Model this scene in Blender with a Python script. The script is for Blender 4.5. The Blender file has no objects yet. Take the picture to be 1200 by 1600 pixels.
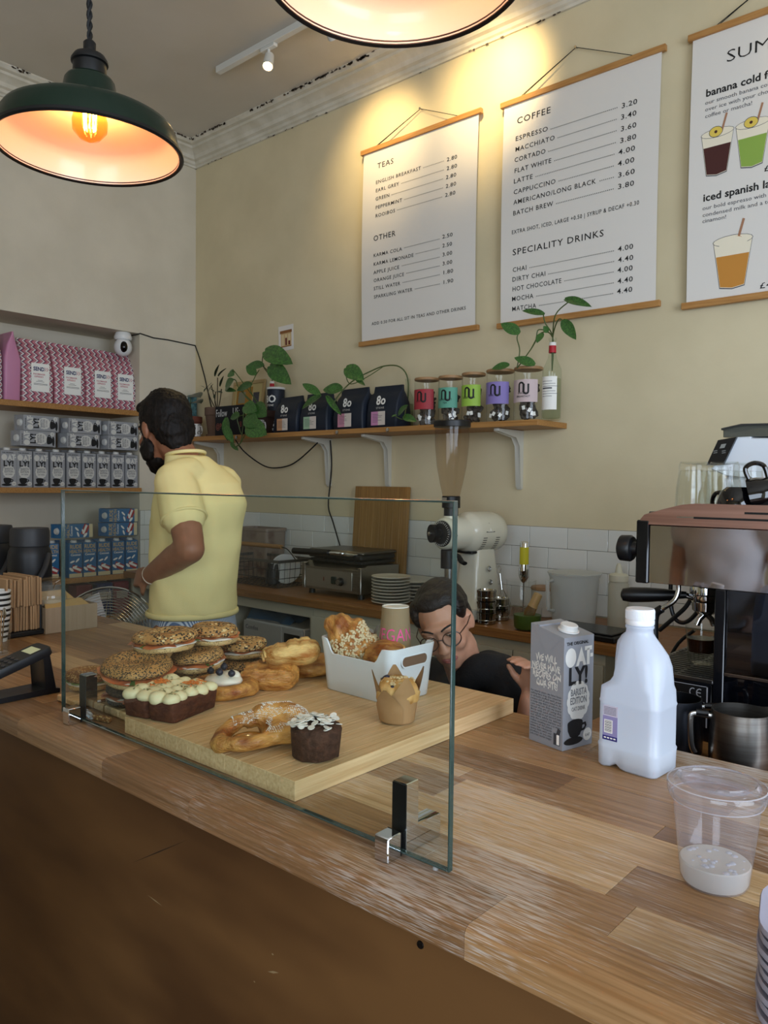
import bpy, math, random
from mathutils import Vector, Matrix, noise, Euler
random.seed(7)
SC = bpy.context.scene
COL = SC.collection
R = math.radians
# ---------------------------------------------------------------- camera
ZC = 1.48
YAW, PITCH, ROLL, F = R(40.92530644), R(-2.08875323), R(0.65150757), 1214.8
_cy, _sy = math.cos(YAW), math.sin(YAW)
FW = Vector((-_sy*math.cos(PITCH), _cy*math.cos(PITCH), math.sin(PITCH)))
_r = Vector((_cy, _sy, 0)); _u = _r.cross(FW)
RT = _r*math.cos(ROLL)+_u*math.sin(ROLL); UPV = -_r*math.sin(ROLL)+_u*math.cos(ROLL)
EYE = Vector((0, 0, ZC))
cd = bpy.data.cameras.new('camera'); cam = bpy.data.objects.new('camera', cd); COL.objects.link(cam)
cd.sensor_fit = 'VERTICAL'; cd.sensor_height = 36.0; cd.lens = F/1600*36.0; cd.clip_start = .02
cam.matrix_world = Matrix(((RT.x, UPV.x, -FW.x, 0), (RT.y, UPV.y, -FW.y, 0), (RT.z, UPV.z, -FW.z, ZC), (0, 0, 0, 1)))
SC.camera = cam
# ---------------------------------------------------------------- light and exposure
W = bpy.data.worlds.new('world'); SC.world = W; W.use_nodes = True
W.node_tree.nodes['Background'].inputs[0].default_value = (.62, .78, 1, 1)
W.node_tree.nodes['Background'].inputs[1].default_value = .8
SC.view_settings.view_transform = 'Standard'; SC.view_settings.look = 'None'
SC.view_settings.gamma = 1; SC.view_settings.exposure = 0.15; SC.view_settings.use_curve_mapping = False
SC.cycles.use_denoising = True; SC.cycles.max_bounces = 10; SC.cycles.transparent_max_bounces = 24
SC.cycles.sample_clamp_indirect = 6; SC.cycles.caustics_reflective = False; SC.cycles.caustics_refractive = False
def area(name, loc, aim, sx, sy, power, col):
    l = bpy.data.lights.new(name, 'AREA'); l.shape = 'RECTANGLE'; l.size = sx; l.size_y = sy; l.energy = power; l.color = col
    o = bpy.data.objects.new(name, l); COL.objects.link(o); o.location = loc
    o.rotation_euler = (Vector(aim)-Vector(loc)).to_track_quat('-Z', 'Y').to_euler(); return o
area('window_daylight', (2.30, .55, 1.80), (-2, .75, 1.45), 2.3, 2.3, 105, (.74, .85, 1))
area('shopfront_daylight', (1.1, -2.35, 1.75), (-.2, 2, 1.3), 2.3, 2.1, 78, (.76, .87, 1))
# ---------------------------------------------------------------- helpers
def at(px, py, x=None, y=None, z=None):
    "the point of the plane x=, y= or z= seen at a point of the photograph"
    d = RT*((px-600)/F)-UPV*((py-800)/F)+FW
    t = (x-EYE.x)/d.x if x is not None else (y-EYE.y)/d.y if y is not None else (z-EYE.z)/d.z
    return EYE+d*t
def lin(h):
    if isinstance(h, (tuple, list)): c = [v/255 for v in h]
    else: c = [int(h[i:i+2], 16)/255 for i in (0, 2, 4)]
    return tuple(v/12.92 if v <= .04045 else ((v+.055)/1.055)**2.4 for v in c)+(1,)
MC = {}
def mat(name, col, rough=.5, metal=0, spec=.5, col2=None, scale=20, stretch=(1, 1, 1), bump=0, trans=0, emit=0, alpha=1, rand=0, detail=4, lo=.35, hi=.65, ior=1.45, coat=0, sub=0, voro=False, bscale=None):
    if name in MC: return MC[name]
    m = bpy.data.materials.new(name); m.use_nodes = True; nt = m.node_tree; N = nt.nodes; L = nt.links
    b = N['Principled BSDF']; I = b.inputs; c = lin(col)
    I['Base Color'].default_value = c; I['Roughness'].default_value = rough; I['Metallic'].default_value = metal
    I['Specular IOR Level'].default_value = spec; I['Transmission Weight'].default_value = trans; I['Alpha'].default_value = alpha; I['IOR'].default_value = ior
    I['Coat Weight'].default_value = coat
    if sub: I['Subsurface Weight'].default_value = sub; I['Subsurface Radius'].default_value = (.02, .012, .008); I['Subsurface Scale'].default_value = .5
    if emit: I['Emission Color'].default_value = c; I['Emission Strength'].default_value = emit
    if col2 or bump or rand:
        tc = N.new('ShaderNodeTexCoord'); mp = N.new('ShaderNodeMapping'); L.new(tc.outputs['Object'], mp.inputs[0]); mp.inputs['Scale'].default_value = stretch
        oi = N.new('ShaderNodeObjectInfo'); ad = N.new('ShaderNodeVectorMath'); ad.operation = 'MULTIPLY_ADD'
        L.new(oi.outputs['Random'], ad.inputs[0]); ad.inputs[1].default_value = (17, 31, 13); L.new(mp.outputs[0], ad.inputs[2])
        if voro: nz = N.new('ShaderNodeTexVoronoi'); nz.inputs['Scale'].default_value = scale; fo = nz.outputs['Distance']
        else: nz = N.new('ShaderNodeTexNoise'); nz.inputs['Scale'].default_value = scale; nz.inputs['Detail'].default_value = detail; fo = nz.outputs[0]
        L.new(ad.outputs[0], nz.inputs['Vector'])
        out = None
        if col2:
            rp = N.new('ShaderNodeValToRGB'); L.new(fo, rp.inputs[0]); e = rp.color_ramp.elements
            e[0].position = lo; e[0].color = c; e[1].position = hi; e[1].color = lin(col2); out = rp.outputs[0]
        if rand:
            hs = N.new('ShaderNodeHueSaturation'); mr = N.new('ShaderNodeMapRange'); L.new(oi.outputs['Random'], mr.inputs[0]); mr.inputs[3].default_value = 1-rand; mr.inputs[4].default_value = 1+rand
            L.new(mr.outputs[0], hs.inputs['Value'])
            if out: L.new(out, hs.inputs['Color'])
            else: hs.inputs['Color'].default_value = c
            out = hs.outputs[0]
        if out: L.new(out, I['Base Color'])
        if bump:
            bo = fo
            if bscale:
                n2 = N.new('ShaderNodeTexNoise'); n2.inputs['Scale'].default_value = bscale; n2.inputs['Detail'].default_value = 5; L.new(ad.outputs[0], n2.inputs['Vector']); bo = n2.outputs[0]
            bp = N.new('ShaderNodeBump'); bp.inputs['Strength'].default_value = bump; bp.inputs['Distance'].default_value = .01; L.new(bo, bp.inputs['Height']); L.new(bp.outputs[0], I['Normal'])
    MC[name] = m; return m
def clear(name, tint='ffffff', refl=1.0, rough=.02, base=.04, haze=0, hazecol='ffffff'):
    "thin clear wall (pane, jar, cup): transmits straight, reflects by Fresnel"
    if name in MC: return MC[name]
    m = bpy.data.materials.new(name); m.use_nodes = True; nt = m.node_tree; N = nt.nodes; L = nt.links
    N.remove(N['Principled BSDF']); o = N['Material Output']
    t = N.new('ShaderNodeBsdfTransparent'); t.inputs[0].default_value = lin(tint)
    g = N.new('ShaderNodeBsdfGlossy'); g.inputs['Roughness'].default_value = rough
    lw = N.new('ShaderNodeLayerWeight'); pw = N.new('ShaderNodeMath'); pw.operation = 'POWER'; pw.inputs[1].default_value = 5; L.new(lw.outputs['Facing'], pw.inputs[0])
    mu = N.new('ShaderNodeMapRange'); mu.inputs[3].default_value = base*refl; mu.inputs[4].default_value = min(1, refl); L.new(pw.outputs[0], mu.inputs[0])
    mx = N.new('ShaderNodeMixShader'); L.new(mu.outputs[0], mx.inputs[0]); L.new(t.outputs[0], mx.inputs[1]); L.new(g.outputs[0], mx.inputs[2]); out = mx.outputs[0]
    if haze:
        d = N.new('ShaderNodeBsdfDiffuse'); d.inputs[0].default_value = lin(hazecol); m2 = N.new('ShaderNodeMixShader'); m2.inputs[0].default_value = haze
        L.new(out, m2.inputs[1]); L.new(d.outputs[0], m2.inputs[2]); out = m2.outputs[0]
    L.new(out, o.inputs[0]); MC[name] = m; return m
I4 = Matrix.Identity(4)
def T(x, y, z): return Matrix.Translation((x, y, z))
def RX(a): return Matrix.Rotation(R(a), 4, 'X')
def RY(a): return Matrix.Rotation(R(a), 4, 'Y')
def RZ(a): return Matrix.Rotation(R(a), 4, 'Z')
def S(x, y, z): return Matrix.Diagonal((x, y, z, 1))
def frame(x, y, z, o=(0, 0, 0)): return Matrix(((x[0], y[0], z[0], o[0]), (x[1], y[1], z[1], o[1]), (x[2], y[2], z[2], o[2]), (0, 0, 0, 1)))
FY = frame((1, 0, 0), (0, 0, 1), (0, -1, 0))   # a flat drawing turned to face -Y
def toward(a, b): return T(*a) @ (Vector(b)-Vector(a)).to_track_quat('Z', 'Y').to_matrix().to_4x4()
class MB:
    def __init__(s, mx=None): s.v = []; s.f = []; s.m = []; s.mx = mx or I4; s.mi = 0
    def add(s, v, f, mx=None):
        k = len(s.v); m = s.mx @ mx if mx else s.mx
        s.v += [m @ Vector(p) for p in v]; s.f += [tuple(i+k for i in q) for q in f]; s.m += [s.mi]*len(f); return s
    def box(s, x0, x1, y0, y1, z0, z1, b=0, mx=None):
        if b <= 0:
            v = [(x, y, z) for x in (x0, x1) for y in (y0, y1) for z in (z0, z1)]
            return s.add(v, [(0, 1, 3, 2), (4, 6, 7, 5), (0, 4, 5, 1), (2, 3, 7, 6), (0, 2, 6, 4), (1, 5, 7, 3)], mx)
        v = []; f = []; X = (x0, x1); Y = (y0, y1); Z = (z0, z1)
        def i(a, b_, c, k): return ((a*2+b_)*2+c)*3+k
        for a in (0, 1):
            for b_ in (0, 1):
                for c in (0, 1):
                    p = (X[a], Y[b_], Z[c]); q = (b*(1-2*a), b*(1-2*b_), b*(1-2*c))
                    for k in range(3): v.append(tuple(p[j] if j == k else p[j]+q[j] for j in range(3)))
        for k in range(3):
            o = [j for j in range(3) if j != k]
            for e in (0, 1):
                q = []
                for s1, s2 in ((0, 0), (1, 0), (1, 1), (0, 1)):
                    t = [0, 0, 0]; t[k] = e; t[o[0]] = s1; t[o[1]] = s2; q.append(i(*t, k))
                f.append(tuple(q))
            for s1 in (0, 1):
                for s2 in (0, 1):
                    t0 = [0, 0, 0]; t0[o[0]] = s1; t0[o[1]] = s2; t1 = list(t0); t1[k] = 1
                    f.append((i(*t0, o[0]), i(*t0, o[1]), i(*t1, o[1]), i(*t1, o[0])))
        for a in (0, 1):
            for b_ in (0, 1):
                for c in (0, 1): f.append((i(a, b_, c, 0), i(a, b_, c, 1), i(a, b_, c, 2)))
        return s.add(v, f, mx)
    def rings(s, rs, closed=True, caps=(True, True), mx=None, loop=False):
        n = len(rs[0]); v = [p for r in rs for p in r]; f = []
        for i in range(len(rs) if loop else len(rs)-1):
            a = i*n; b = ((i+1) % len(rs))*n
            for j in range(n if closed else n-1):
                k = (j+1) % n; f.append((a+j, a+k, b+k, b+j))
        if not loop and closed:
            if caps[0]: f.append(tuple(range(n))[::-1])
            if caps[1]: f.append(tuple(range((len(rs)-1)*n, len(rs)*n)))
        return s.add(v, f, mx)
    def lathe(s, prof, n=24, mx=None, caps=(True, True), sx=1, sy=1, a0=0, a1=360):
        full = a1-a0 >= 360; nn = n if full else n+1
        rs = [[(max(r, 1e-5)*sx*math.cos(R(a0+(a1-a0)*j/n)), max(r, 1e-5)*sy*math.sin(R(a0+(a1-a0)*j/n)), z) for j in range(nn)] for r, z in prof]
        return s.rings(rs, full, caps, mx)
    def cyl(s, a, b, r, r2=None, n=16): L = (Vector(b)-Vector(a)).length; return s.lathe([(r, 0), (r if r2 is None else r2, L)], n, toward(a, b))
    def tube(s, pts, r, n=8, mx=None, loop=False, flat=1):
        P = [Vector(p) for p in pts]; rs = []; up = None; K = len(P)
        for i, p in enumerate(P):
            t = (P[(i+1) % K]-P[i-1]) if loop or 0 < i < K-1 else (P[1]-P[0] if i == 0 else P[-1]-P[-2])
            t.normalize()
            if up is None: up = Vector((0, 0, 1)) if abs(t.z) < .9 else Vector((1, 0, 0))
            x = up.cross(t)
            if x.length < 1e-6: x = Vector((1, 0, 0))
            x.normalize(); y = t.cross(x); up = y
            q = r[i] if isinstance(r, (list, tuple)) else r
            rs.append([p+x*(q*math.cos(2*math.pi*j/n))+y*(q*flat*math.sin(2*math.pi*j/n)) for j in range(n)])
        return s.rings(rs, True, (True, True), mx, loop)
    def prism(s, out, z0, z1, mx=None, b=0):
        if b:
            n = len(out); cx = sum(p[0] for p in out)/n; cy = sum(p[1] for p in out)/n
            def ins(p): d = Vector((cx-p[0], cy-p[1])); l = d.length; return (p[0]+d.x/l*b, p[1]+d.y/l*b)
            i_ = [ins(p) for p in out]; rs = [[(*p, z0) for p in i_], [(*p, z0+b) for p in out], [(*p, z1-b) for p in out], [(*p, z1) for p in i_]]
        else: rs = [[(*p, z0) for p in out], [(*p, z1) for p in out]]
        return s.rings(rs, True, (True, True), mx)
    def ball(s, c, r, n=12, m=8, mx=None):
        if not isinstance(r, (tuple, list)): r = (r, r, r)
        return s.rings([[(c[0]+r[0]*math.sin(t)*math.cos(2*math.pi*j/n), c[1]+r[1]*math.sin(t)*math.sin(2*math.pi*j/n), c[2]-r[2]*math.cos(t)) for j in range(n)] for t in [max(.02, min(math.pi-.02, math.pi*i/m)) for i in range(m+1)]], mx=mx)
    def grid(s, fn, nu, nv, mx=None):
        v = [fn(i/nu, j/nv) for j in range(nv+1) for i in range(nu+1)]
        return s.add(v, [(j*(nu+1)+i, j*(nu+1)+i+1, (j+1)*(nu+1)+i+1, (j+1)*(nu+1)+i) for j in range(nv) for i in range(nu)], mx)
    def text(s, t, size, x=0, y=0, mx=None, align='LEFT', bold=0, sp=1, sx=1, shear=0, lift=0):
        v, f = glyphs(t, size, align, bold, sp, shear)
        k = T(x, y, lift) @ S(sx, 1, 1)
        return s.add(v, f, mx @ k if mx else k)
    def jitter(s, amp, sc, seed=0, off=0):
        for p in s.v:
            q = p*sc+Vector((seed*7.1, seed*3.3, seed*1.7)); p += noise.noise_vector(q)*amp
        return s
    def mesh(s, name, mats, ang=40):
        me = bpy.data.meshes.new(name); me.from_pydata([tuple(p) for p in s.v], [], s.f); me.update()
        for m in (mats if isinstance(mats, (list, tuple)) else [mats]): me.materials.append(m)
        me.polygons.foreach_set('material_index', s.m); me.polygons.foreach_set('use_smooth', [True]*len(s.f))
        me.set_sharp_from_angle(angle=R(ang)); me.update(); return me
    def build(s, name, mats, parent=None, loc=None, rz=0, ang=40, label=None, kind=None):
        return put(name, s.mesh(name, mats, ang), parent, loc, rz, label, kind)
def put(name, me, parent=None, loc=None, rz=0, label=None, kind=None):
    o = bpy.data.objects.new(name, me); COL.objects.link(o); o.parent = parent
    if loc: o.location = loc
    if rz: o.rotation_euler = (0, 0, R(rz))
    if label: o['label'] = label
    if kind: o['kind'] = kind
    return o
TC = {}
def glyphs(t, size, align='LEFT', bold=0, sp=1, shear=0):
    k = (t, align, bold, sp, shear)
    if k not in TC:
        c = bpy.data.curves.new('t', 'FONT'); c.body = t; c.align_x = align; c.size = 1; c.offset = bold; c.space_character = sp; c.resolution_u = 2; c.fill_mode = 'FRONT'; c.shear = shear
        o = bpy.data.objects.new('t', c); COL.objects.link(o); dg = bpy.context.evaluated_depsgraph_get(); me = bpy.data.meshes.new_from_object(o.evaluated_get(dg))
        TC[k] = ([tuple(v.co) for v in me.vertices], [tuple(p.vertices) for p in me.polygons])
        bpy.data.objects.remove(o); bpy.data.curves.remove(c); bpy.data.meshes.remove(me)
    v, f = TC[k]; return [(p[0]*size, p[1]*size, 0) for p in v], f
def thing(name, label, cat, loc=(0, 0, 0), rz=0, group=None, rot=None):
    o = bpy.data.objects.new(name, None); COL.objects.link(o); o.location = loc; o.rotation_euler = rot or (0, 0, R(rz)); o.empty_display_size = .02
    o['label'] = label; o['category'] = cat
    if group: o['group'] = group
    return o
def tag(o, label, cat, group=None):
    o['label'] = label; o['category'] = cat
    if group: o['group'] = group
    return o
def struct(o): o['kind'] = 'structure'; return o
def dup(root, loc, rz=None, label=None, group=None, rot=None):
    r = root.copy(); COL.objects.link(r); r.location = loc
    if rz is not None: r.rotation_euler = (0, 0, R(rz))
    if rot: r.rotation_euler = rot
    if label: r['label'] = label
    if group: r['group'] = group
    for ch in list(root.children):
        c = ch.copy(); COL.objects.link(c); c.parent = r
        for g in list(ch.children):
            d = g.copy(); COL.objects.link(d); d.parent = c
    return r
def remeshed(mb, vox, smooth=4, dec=None):
    "one continuous skin over the volumes in mb"
    me = bpy.data.meshes.new('r'); me.from_pydata([tuple(p) for p in mb.v], [], mb.f); me.update()
    o = bpy.data.objects.new('r', me); COL.objects.link(o)
    a = o.modifiers.new('a', 'REMESH'); a.mode = 'VOXEL'; a.voxel_size = vox; a.use_smooth_shade = True
    b = o.modifiers.new('b', 'SMOOTH'); b.iterations = smooth; b.factor = .5
    if dec: c = o.modifiers.new('c', 'DECIMATE'); c.ratio = dec
    dg = bpy.context.evaluated_depsgraph_get(); out = bpy.data.meshes.new_from_object(o.evaluated_get(dg))
    bpy.data.objects.remove(o); bpy.data.meshes.remove(me)
    r = MB(); r.v = [v.co.copy() for v in out.vertices]; r.f = [tuple(p.vertices) for p in out.polygons]; r.m = [0]*len(r.f); bpy.data.meshes.remove(out); return r
def rrect(w, h, r, n=4, cx=0, cy=0):
    o = []
    for sx, sy, a in ((1, 1, 0), (-1, 1, 90), (-1, -1, 180), (1, -1, 270)):
        for i in range(n+1):
            t = R(a+90*i/n); o.append((cx+sx*(w/2-r)+r*math.cos(t), cy+sy*(h/2-r)+r*math.sin(t)))
    return o
def curve(pts, n=6, loop=False):
    "Catmull-Rom through the points"
    P = [Vector(p) for p in pts]; K = len(P); out = []
    for i in range(K if loop else K-1):
        g = (lambda j: P[j % K]) if loop else (lambda j: P[max(0, min(K-1, j))])
        a, b, c, d = g(i-1), g(i), g(i+1), g(i+2)
        for k in range(n):
            t = k/n; out.append(.5*((2*b)+(c-a)*t+(2*a-5*b+4*c-d)*t*t+(3*b-a-3*c+d)*t**3))
    if not loop: out.append(P[-1])
    return out
def worn_timber(name, a, b, rough=.42, rand=.16, along=0, wear=None, gr=70):
    "timber with long grain; wear = a second, pale scuffed layer"
    if name in MC: return MC[name]
    st = [gr, gr, gr]; st[along] = 1.8
    m = mat(name, a, rough, col2=b, scale=2.2, stretch=tuple(st), rand=rand, detail=7, bump=.12, lo=.32, hi=.68)
    if wear:
        nt = m.node_tree; N = nt.nodes; L = nt.links; P = N['Principled BSDF']; src = P.inputs['Base Color'].links[0].from_socket
        tc = N.new('ShaderNodeNewGeometry'); n1 = N.new('ShaderNodeTexNoise'); n1.inputs['Scale'].default_value = 3.4; n1.inputs['Detail'].default_value = 5; L.new(tc.outputs['Position'], n1.inputs['Vector'])
        mp = N.new('ShaderNodeMapping'); mp.inputs['Scale'].default_value = (9, 170, 170); L.new(tc.outputs['Position'], mp.inputs[0]); n2 = N.new('ShaderNodeTexNoise'); n2.inputs['Scale'].default_value = 3; n2.inputs['Detail'].default_value = 5; L.new(mp.outputs[0], n2.inputs['Vector'])
        mu = N.new('ShaderNodeMath'); mu.operation = 'MULTIPLY'; L.new(n1.outputs[0], mu.inputs[0]); L.new(n2.outputs[0], mu.inputs[1])
        mr = N.new('ShaderNodeMapRange'); mr.inputs[1].default_value = .235; mr.inputs[2].default_value = .33; mr.inputs[4].default_value = .66; L.new(mu.outputs[0], mr.inputs[0])
        sx = N.new('ShaderNodeSeparateXYZ'); L.new(tc.outputs['Position'], sx.inputs[0]); mr2 = N.new('ShaderNodeMapRange'); mr2.inputs[1].default_value = -1.5; mr2.inputs[2].default_value = -.35; mr2.inputs[3].default_value = .08; L.new(sx.outputs[0], mr2.inputs[0])
        m3 = N.new('ShaderNodeMath'); m3.operation = 'MULTIPLY'; L.new(mr.outputs[0], m3.inputs[0]); L.new(mr2.outputs[0], m3.inputs[1])
        mx = N.new('ShaderNodeMixRGB'); L.new(m3.outputs[0], mx.inputs[0]); L.new(src, mx.inputs[1]); mx.inputs[2].default_value = lin(wear); L.new(mx.outputs[0], P.inputs['Base Color'])
    return m
BLACK = mat('black_plastic', '0c0d0f', .4); STEEL = mat('steel', 'c2c2c0', .22, 1); CHROME = mat('chrome', 'dfe2e6', .04, 1); WHITE = mat('white_plastic', 'e6e6e4', .4)
INK = mat('black_ink', '141416', .6); WINK = mat('white_ink', 'f2f0ea', .6); GLASS = clear('clear_glass', 'f4f8f6', 1.2)
# ================================================================ the room
YB, XL, ZCEIL = 3.3, -4.641, 3.79
PLASTER = mat('cream_plaster', 'dbcdaa', .75, col2='d2c4a1', scale=3, bump=.05, bscale=60)
GROUT = mat('grout', '8f8a80', .9)
m = MB(); m.box(-5.2, 2.45, -2.6, 3.5, -.1, 0); struct(m.build('floor', mat('floor_boards', '6b5a48', .6)))
m = MB(); m.box(-5.2, 2.45, -2.6, 3.5, ZCEIL, ZCEIL+.1); struct(m.build('ceiling', mat('ceiling_paint', 'd0c8bb', .85, col2='c6beb0', scale=1.5)))
m = MB(); m.box(-5.2, 2.45, YB, 3.45, 0, ZCEIL); wall_back = struct(m.build('wall_back', PLASTER))
# left wall with an alcove that holds the shelves
A0, A1, AZ, AX = .7, 2.856, 2.457, -5.02
m = MB(); m.box(-5.15, XL, -2.6, A0, 0, ZCEIL); m.box(-5.15, XL, A1, YB, 0, ZCEIL); m.box(-5.15, XL, A0, A1, AZ, ZCEIL); m.box(-5.15, AX, A0, A1, 0, AZ)
wall_left = struct(m.build('wall_left', mat('pale_plaster', 'dad0bc', .75, col2='d1c7b3', scale=3, bump=.05, bscale=60)))
# front and right walls carry the shop windows the daylight comes through
m = MB(); m.box(-5.2, -.1, -2.6, -2.5, 0, ZCEIL); m.box(2.3, 2.45, -2.6, -2.5, 0, ZCEIL); m.box(-.1, 2.3, -2.6, -2.5, 0, .65); m.box(-.1, 2.3, -2.6, -2.5, 2.9, ZCEIL); struct(m.build('wall_front', PLASTER))
m = MB(); m.box(2.4, 2.5, -2.6, -.7, 0, ZCEIL); m.box(2.4, 2.5, 1.8, 3.5, 0, ZCEIL); m.box(2.4, 2.5, -.7, 1.8, 0, .65); m.box(2.4, 2.5, -.7, 1.8, 3.05, ZCEIL); struct(m.build('wall_right', PLASTER))
# cornices
CORN = mat('cornice_paint', 'd9d2c2', .7, col2='c9c1ae', scale=9, bump=.1)
prof = [(0, 3.665), (.012, 3.665), (.014, 3.678), (.026, 3.684), (.03, 3.70), (.05, 3.706), (.06, 3.725), (.085, 3.742), (.108, 3.748), (.112, 3.762), (.135, 3.766), (.15, 3.782), (.152, 3.79), (0, 3.79)]
dirt = mat('flaking_dirt', '4a3d30', .9)
def ragged(f, n, seed, parent):
    random.seed(seed); b = MB()
    for i in range(n):
        t = random.random(); w = random.uniform(.006, .03); h = random.uniform(.003, .014); o = random.uniform(0, .012)
        if noise.noise(Vector((t*9, seed, 0))) < -.12: continue
        b.add([f(t, -o-h*.3, 0), f(t+w*.1, -o-h, w*.3), f(t, -o-h*.6, w), f(t, -o+.002, w*.8), f(t, -o+.001, w*.2)], [(0, 1, 2, 3, 4)])
    b.build('peeling_paint', dirt, parent, kind='stuff')
m = MB(); m.rings([[(x, YB-d, z) for d, z in prof] for x in (XL, 2.4)]); t1 = struct(m.build('trim_1', CORN, ang=25))
ragged(lambda t, o, w: (XL+.15+2.9*t+w, YB-.1535, 3.79+o), 330, 3, t1)
ragged(lambda t, o, w: (XL+.1+2.9*t+w, YB-.013, 3.668+o*.6), 40, 4, t1)
m = MB(); m.rings([[(XL+d, y, z) for d, z in prof] for y in (-2.5, YB)]); t2 = struct(m.build('trim_2', CORN, ang=25))
ragged(lambda t, o, w: (XL+.1535, 1.7+1.45*t+w, 3.79+o), 170, 5, t2)
# wall tiles, one by one
TILE = mat('white_glazed_tile', 'dcdcd6', .12, rand=.05)
tm = {}
def tile(w, h, mx, parent):
    k = (round(w, 3), round(h, 3))
    if k not in tm: b = MB(); b.box(0, w, -.008, 0, 0, h, .0016); tm[k] = b.mesh('tile', TILE)
    o = put('tile', tm[k], parent); o.matrix_world = mx
TW, TH, TG = .2005, .0985, .0022
x0 = at(829.3, 822, y=YB).x; ztop = 1.284
for r_ in range(4):
    x = x0-TW*14+(TW/2 if r_ % 2 else 0)
    while x < -.9:
        a = max(x, XL+.009); b = x+TW
        if b-a > .03: tile(b-a-TG, TH-TG, T(a, YB-.0005, ztop-(r_+1)*TH), wall_back)
        x += TW
m = MB(); m.box(XL, -.85, YB-.004, YB, ztop-4*TH, ztop); m.build('grout_bed', GROUT, wall_back)
for r_ in range(6):
    y = YB-.008-(TW/2 if r_ % 2 else 0)
    while y > A1:
        a = max(y-TW, A1+.002)
        if y-a > .02: tile(y-a-TG, TH-TG, T(XL+.0005, a, ztop-(r_+1)*TH) @ RZ(90), wall_left)
        y -= TW
    if r_ % 2: tile(TW/2-.01, TH-TG, T(XL+.0005, YB-.106, ztop-(r_+1)*TH) @ RZ(90), wall_left)
m = MB(); m.box(XL, XL+.004, A1, YB-.008, ztop-6*TH, ztop); m.build('grout_bed', GROUT, wall_left)

# ================================================================ front counter
ZT, YF, YK = .95, .757, 1.562
OAK = [worn_timber('oiled_oak', '84603a', 'a98359', .36, .2, 0, 'cfc8bf'), worn_timber('pale_oak', 'a88558', 'cfae82', .38, .14, 0, 'dad4cc'), worn_timber('dark_oak', '6d4e30', '8c6846', .36, .14, 0, 'c4bcb2')]
fc = thing('front_counter', 'long butcher block oak counter with plywood front under the pastries', 'counter', (0, 0, 0))
random.seed(11); WR = [.098, .086, .104, .100, .052, .096, .090, .036, .072, .071]; yr = YF; cache = {}
for i, wr in enumerate(WR):
    x = -4.0-random.random()*.4
    while x < .62:
        ln = random.choice((.28, .36, .44, .56, .7)); a = max(x, -4.0); b = min(x+ln, .62)
        if b-a > .02:
            k = random.choice((0, 0, 0, 1, 2)); kk = (round(b-a, 3), k, i)
            if kk not in cache:
                q = MB()
                if i == 0: q.rings([[(x_, y_, z_) for y_, z_ in ((.0, -.04), (.0, -.009), (.003, -.003), (.009, 0), (wr-.0006, 0), (wr-.0006, -.04))] for x_ in (0, b-a-.0006)])
                else: q.box(0, b-a-.0006, 0, wr-.0006, -.04, 0, .0005)
                cache[kk] = q.mesh('stave', OAK[k])
            put('stave', cache[kk], fc, (a, yr, ZT-random.random()*.0003))
        x += ln
    yr += wr
PLY = mat('varnished_plywood', '4c3016', .5, col2='694826', scale=1.8, stretch=(1, 1, 3.2), detail=3, bump=.04)
m = MB(); m.box(-4, .62, YF+.018, YF+.036, 0, ZT-.04); m.build('front_panel', PLY, fc)
m = MB(); m.box(-4, .62, YK-.05, YK-.03, 0, ZT-.04); m.box(.6, .62, YF+.03, YK-.05, 0, ZT-.04); m.box(-4, .6, YF+.036, YK-.05, .3, .32); m.build('carcass', PLY, fc)
m = MB(); p = at(657, 1476, y=YF+.018); m.lathe([(.0055, 0), (.005, .0015), (.001, .0018)], 12, T(*p) @ FY); m.box(-.004, .004, -.0006, .0006, .0017, .0021, mx=T(*p) @ FY); m.build('screw', mat('dull_screw', '2b2622', .4, .8), fc)
SCR = mat('pale_scratch', '8d7450', .7); m = MB()
for a, b, w in (((777, 770, ), None, 0),): pass
for (u0, v0), (u1, v1), w in (((230, 1398), (254, 1416), .0012), ((418, 1518), (436, 1520), .002), ((424, 1490), (428, 1492), .0015), ((396, 1533), (399, 1535), .0014)):
    a = at(u0, v0, y=YF+.0178); b = at(u1, v1, y=YF+.0178); m.add([a, (a+b)/2+Vector((0, 0, w)), b, (a+b)/2-Vector((0, 0, w))], [(0, 1, 2, 3)])
a = at(207, 1348, y=YF+.0178); b = at(294, 1312, y=YF+.0178); m.build('scratch', SCR, fc)
m = MB(); m.add([a, (a+b)/2+Vector((0, 0, .0012)), b, (a+b)/2-Vector((0, 0, .0012))], [(0, 1, 2, 3)]); m.build('dark_gouge', mat('gouge', '241607', .8), fc)

# ================================================================ glass sneeze screen
yg = .845; gl = at(79, 1116, z=ZT+.006).x; gr = at(688, 1374, z=ZT+.004).x
ztl = at(63, 765, y=yg).z; ztr = at(683, 780, y=yg).z; zg = (ztl+ztr)/2
gs = thing('glass_screen', 'upright clear glass sneeze screen standing on the counter in front of the pastries', 'screen', ((gl+gr)/2, yg, ZT))
hw = (gr-gl)/2
m = MB(); m.box(-hw+.003, hw-.003, -.0042, -.0040, .008, zg-ZT-.003); m.box(-hw+.003, hw-.003, .0040, .0042, .008, zg-ZT-.003); m.build('pane', clear('screen_glass', 'fbfdfc', .26, .01), gs)
EDGE = mat('polished_glass_edge', '3e5752', .08, spec=.8, trans=.45, ior=1.5)
m = MB(); m.box(-hw, -hw+.003, -.0045, .0045, .005, zg-ZT, .0008); m.box(hw-.003, hw, -.0045, .0045, .005, zg-ZT, .0008); m.box(-hw+.003, hw-.003, -.0045, .0045, zg-ZT-.003, zg-ZT, .0008); m.box(-hw+.003, hw-.003, -.0045, .0045, .005, .008, .0008); m.build('polished_edge', EDGE, gs)
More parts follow.
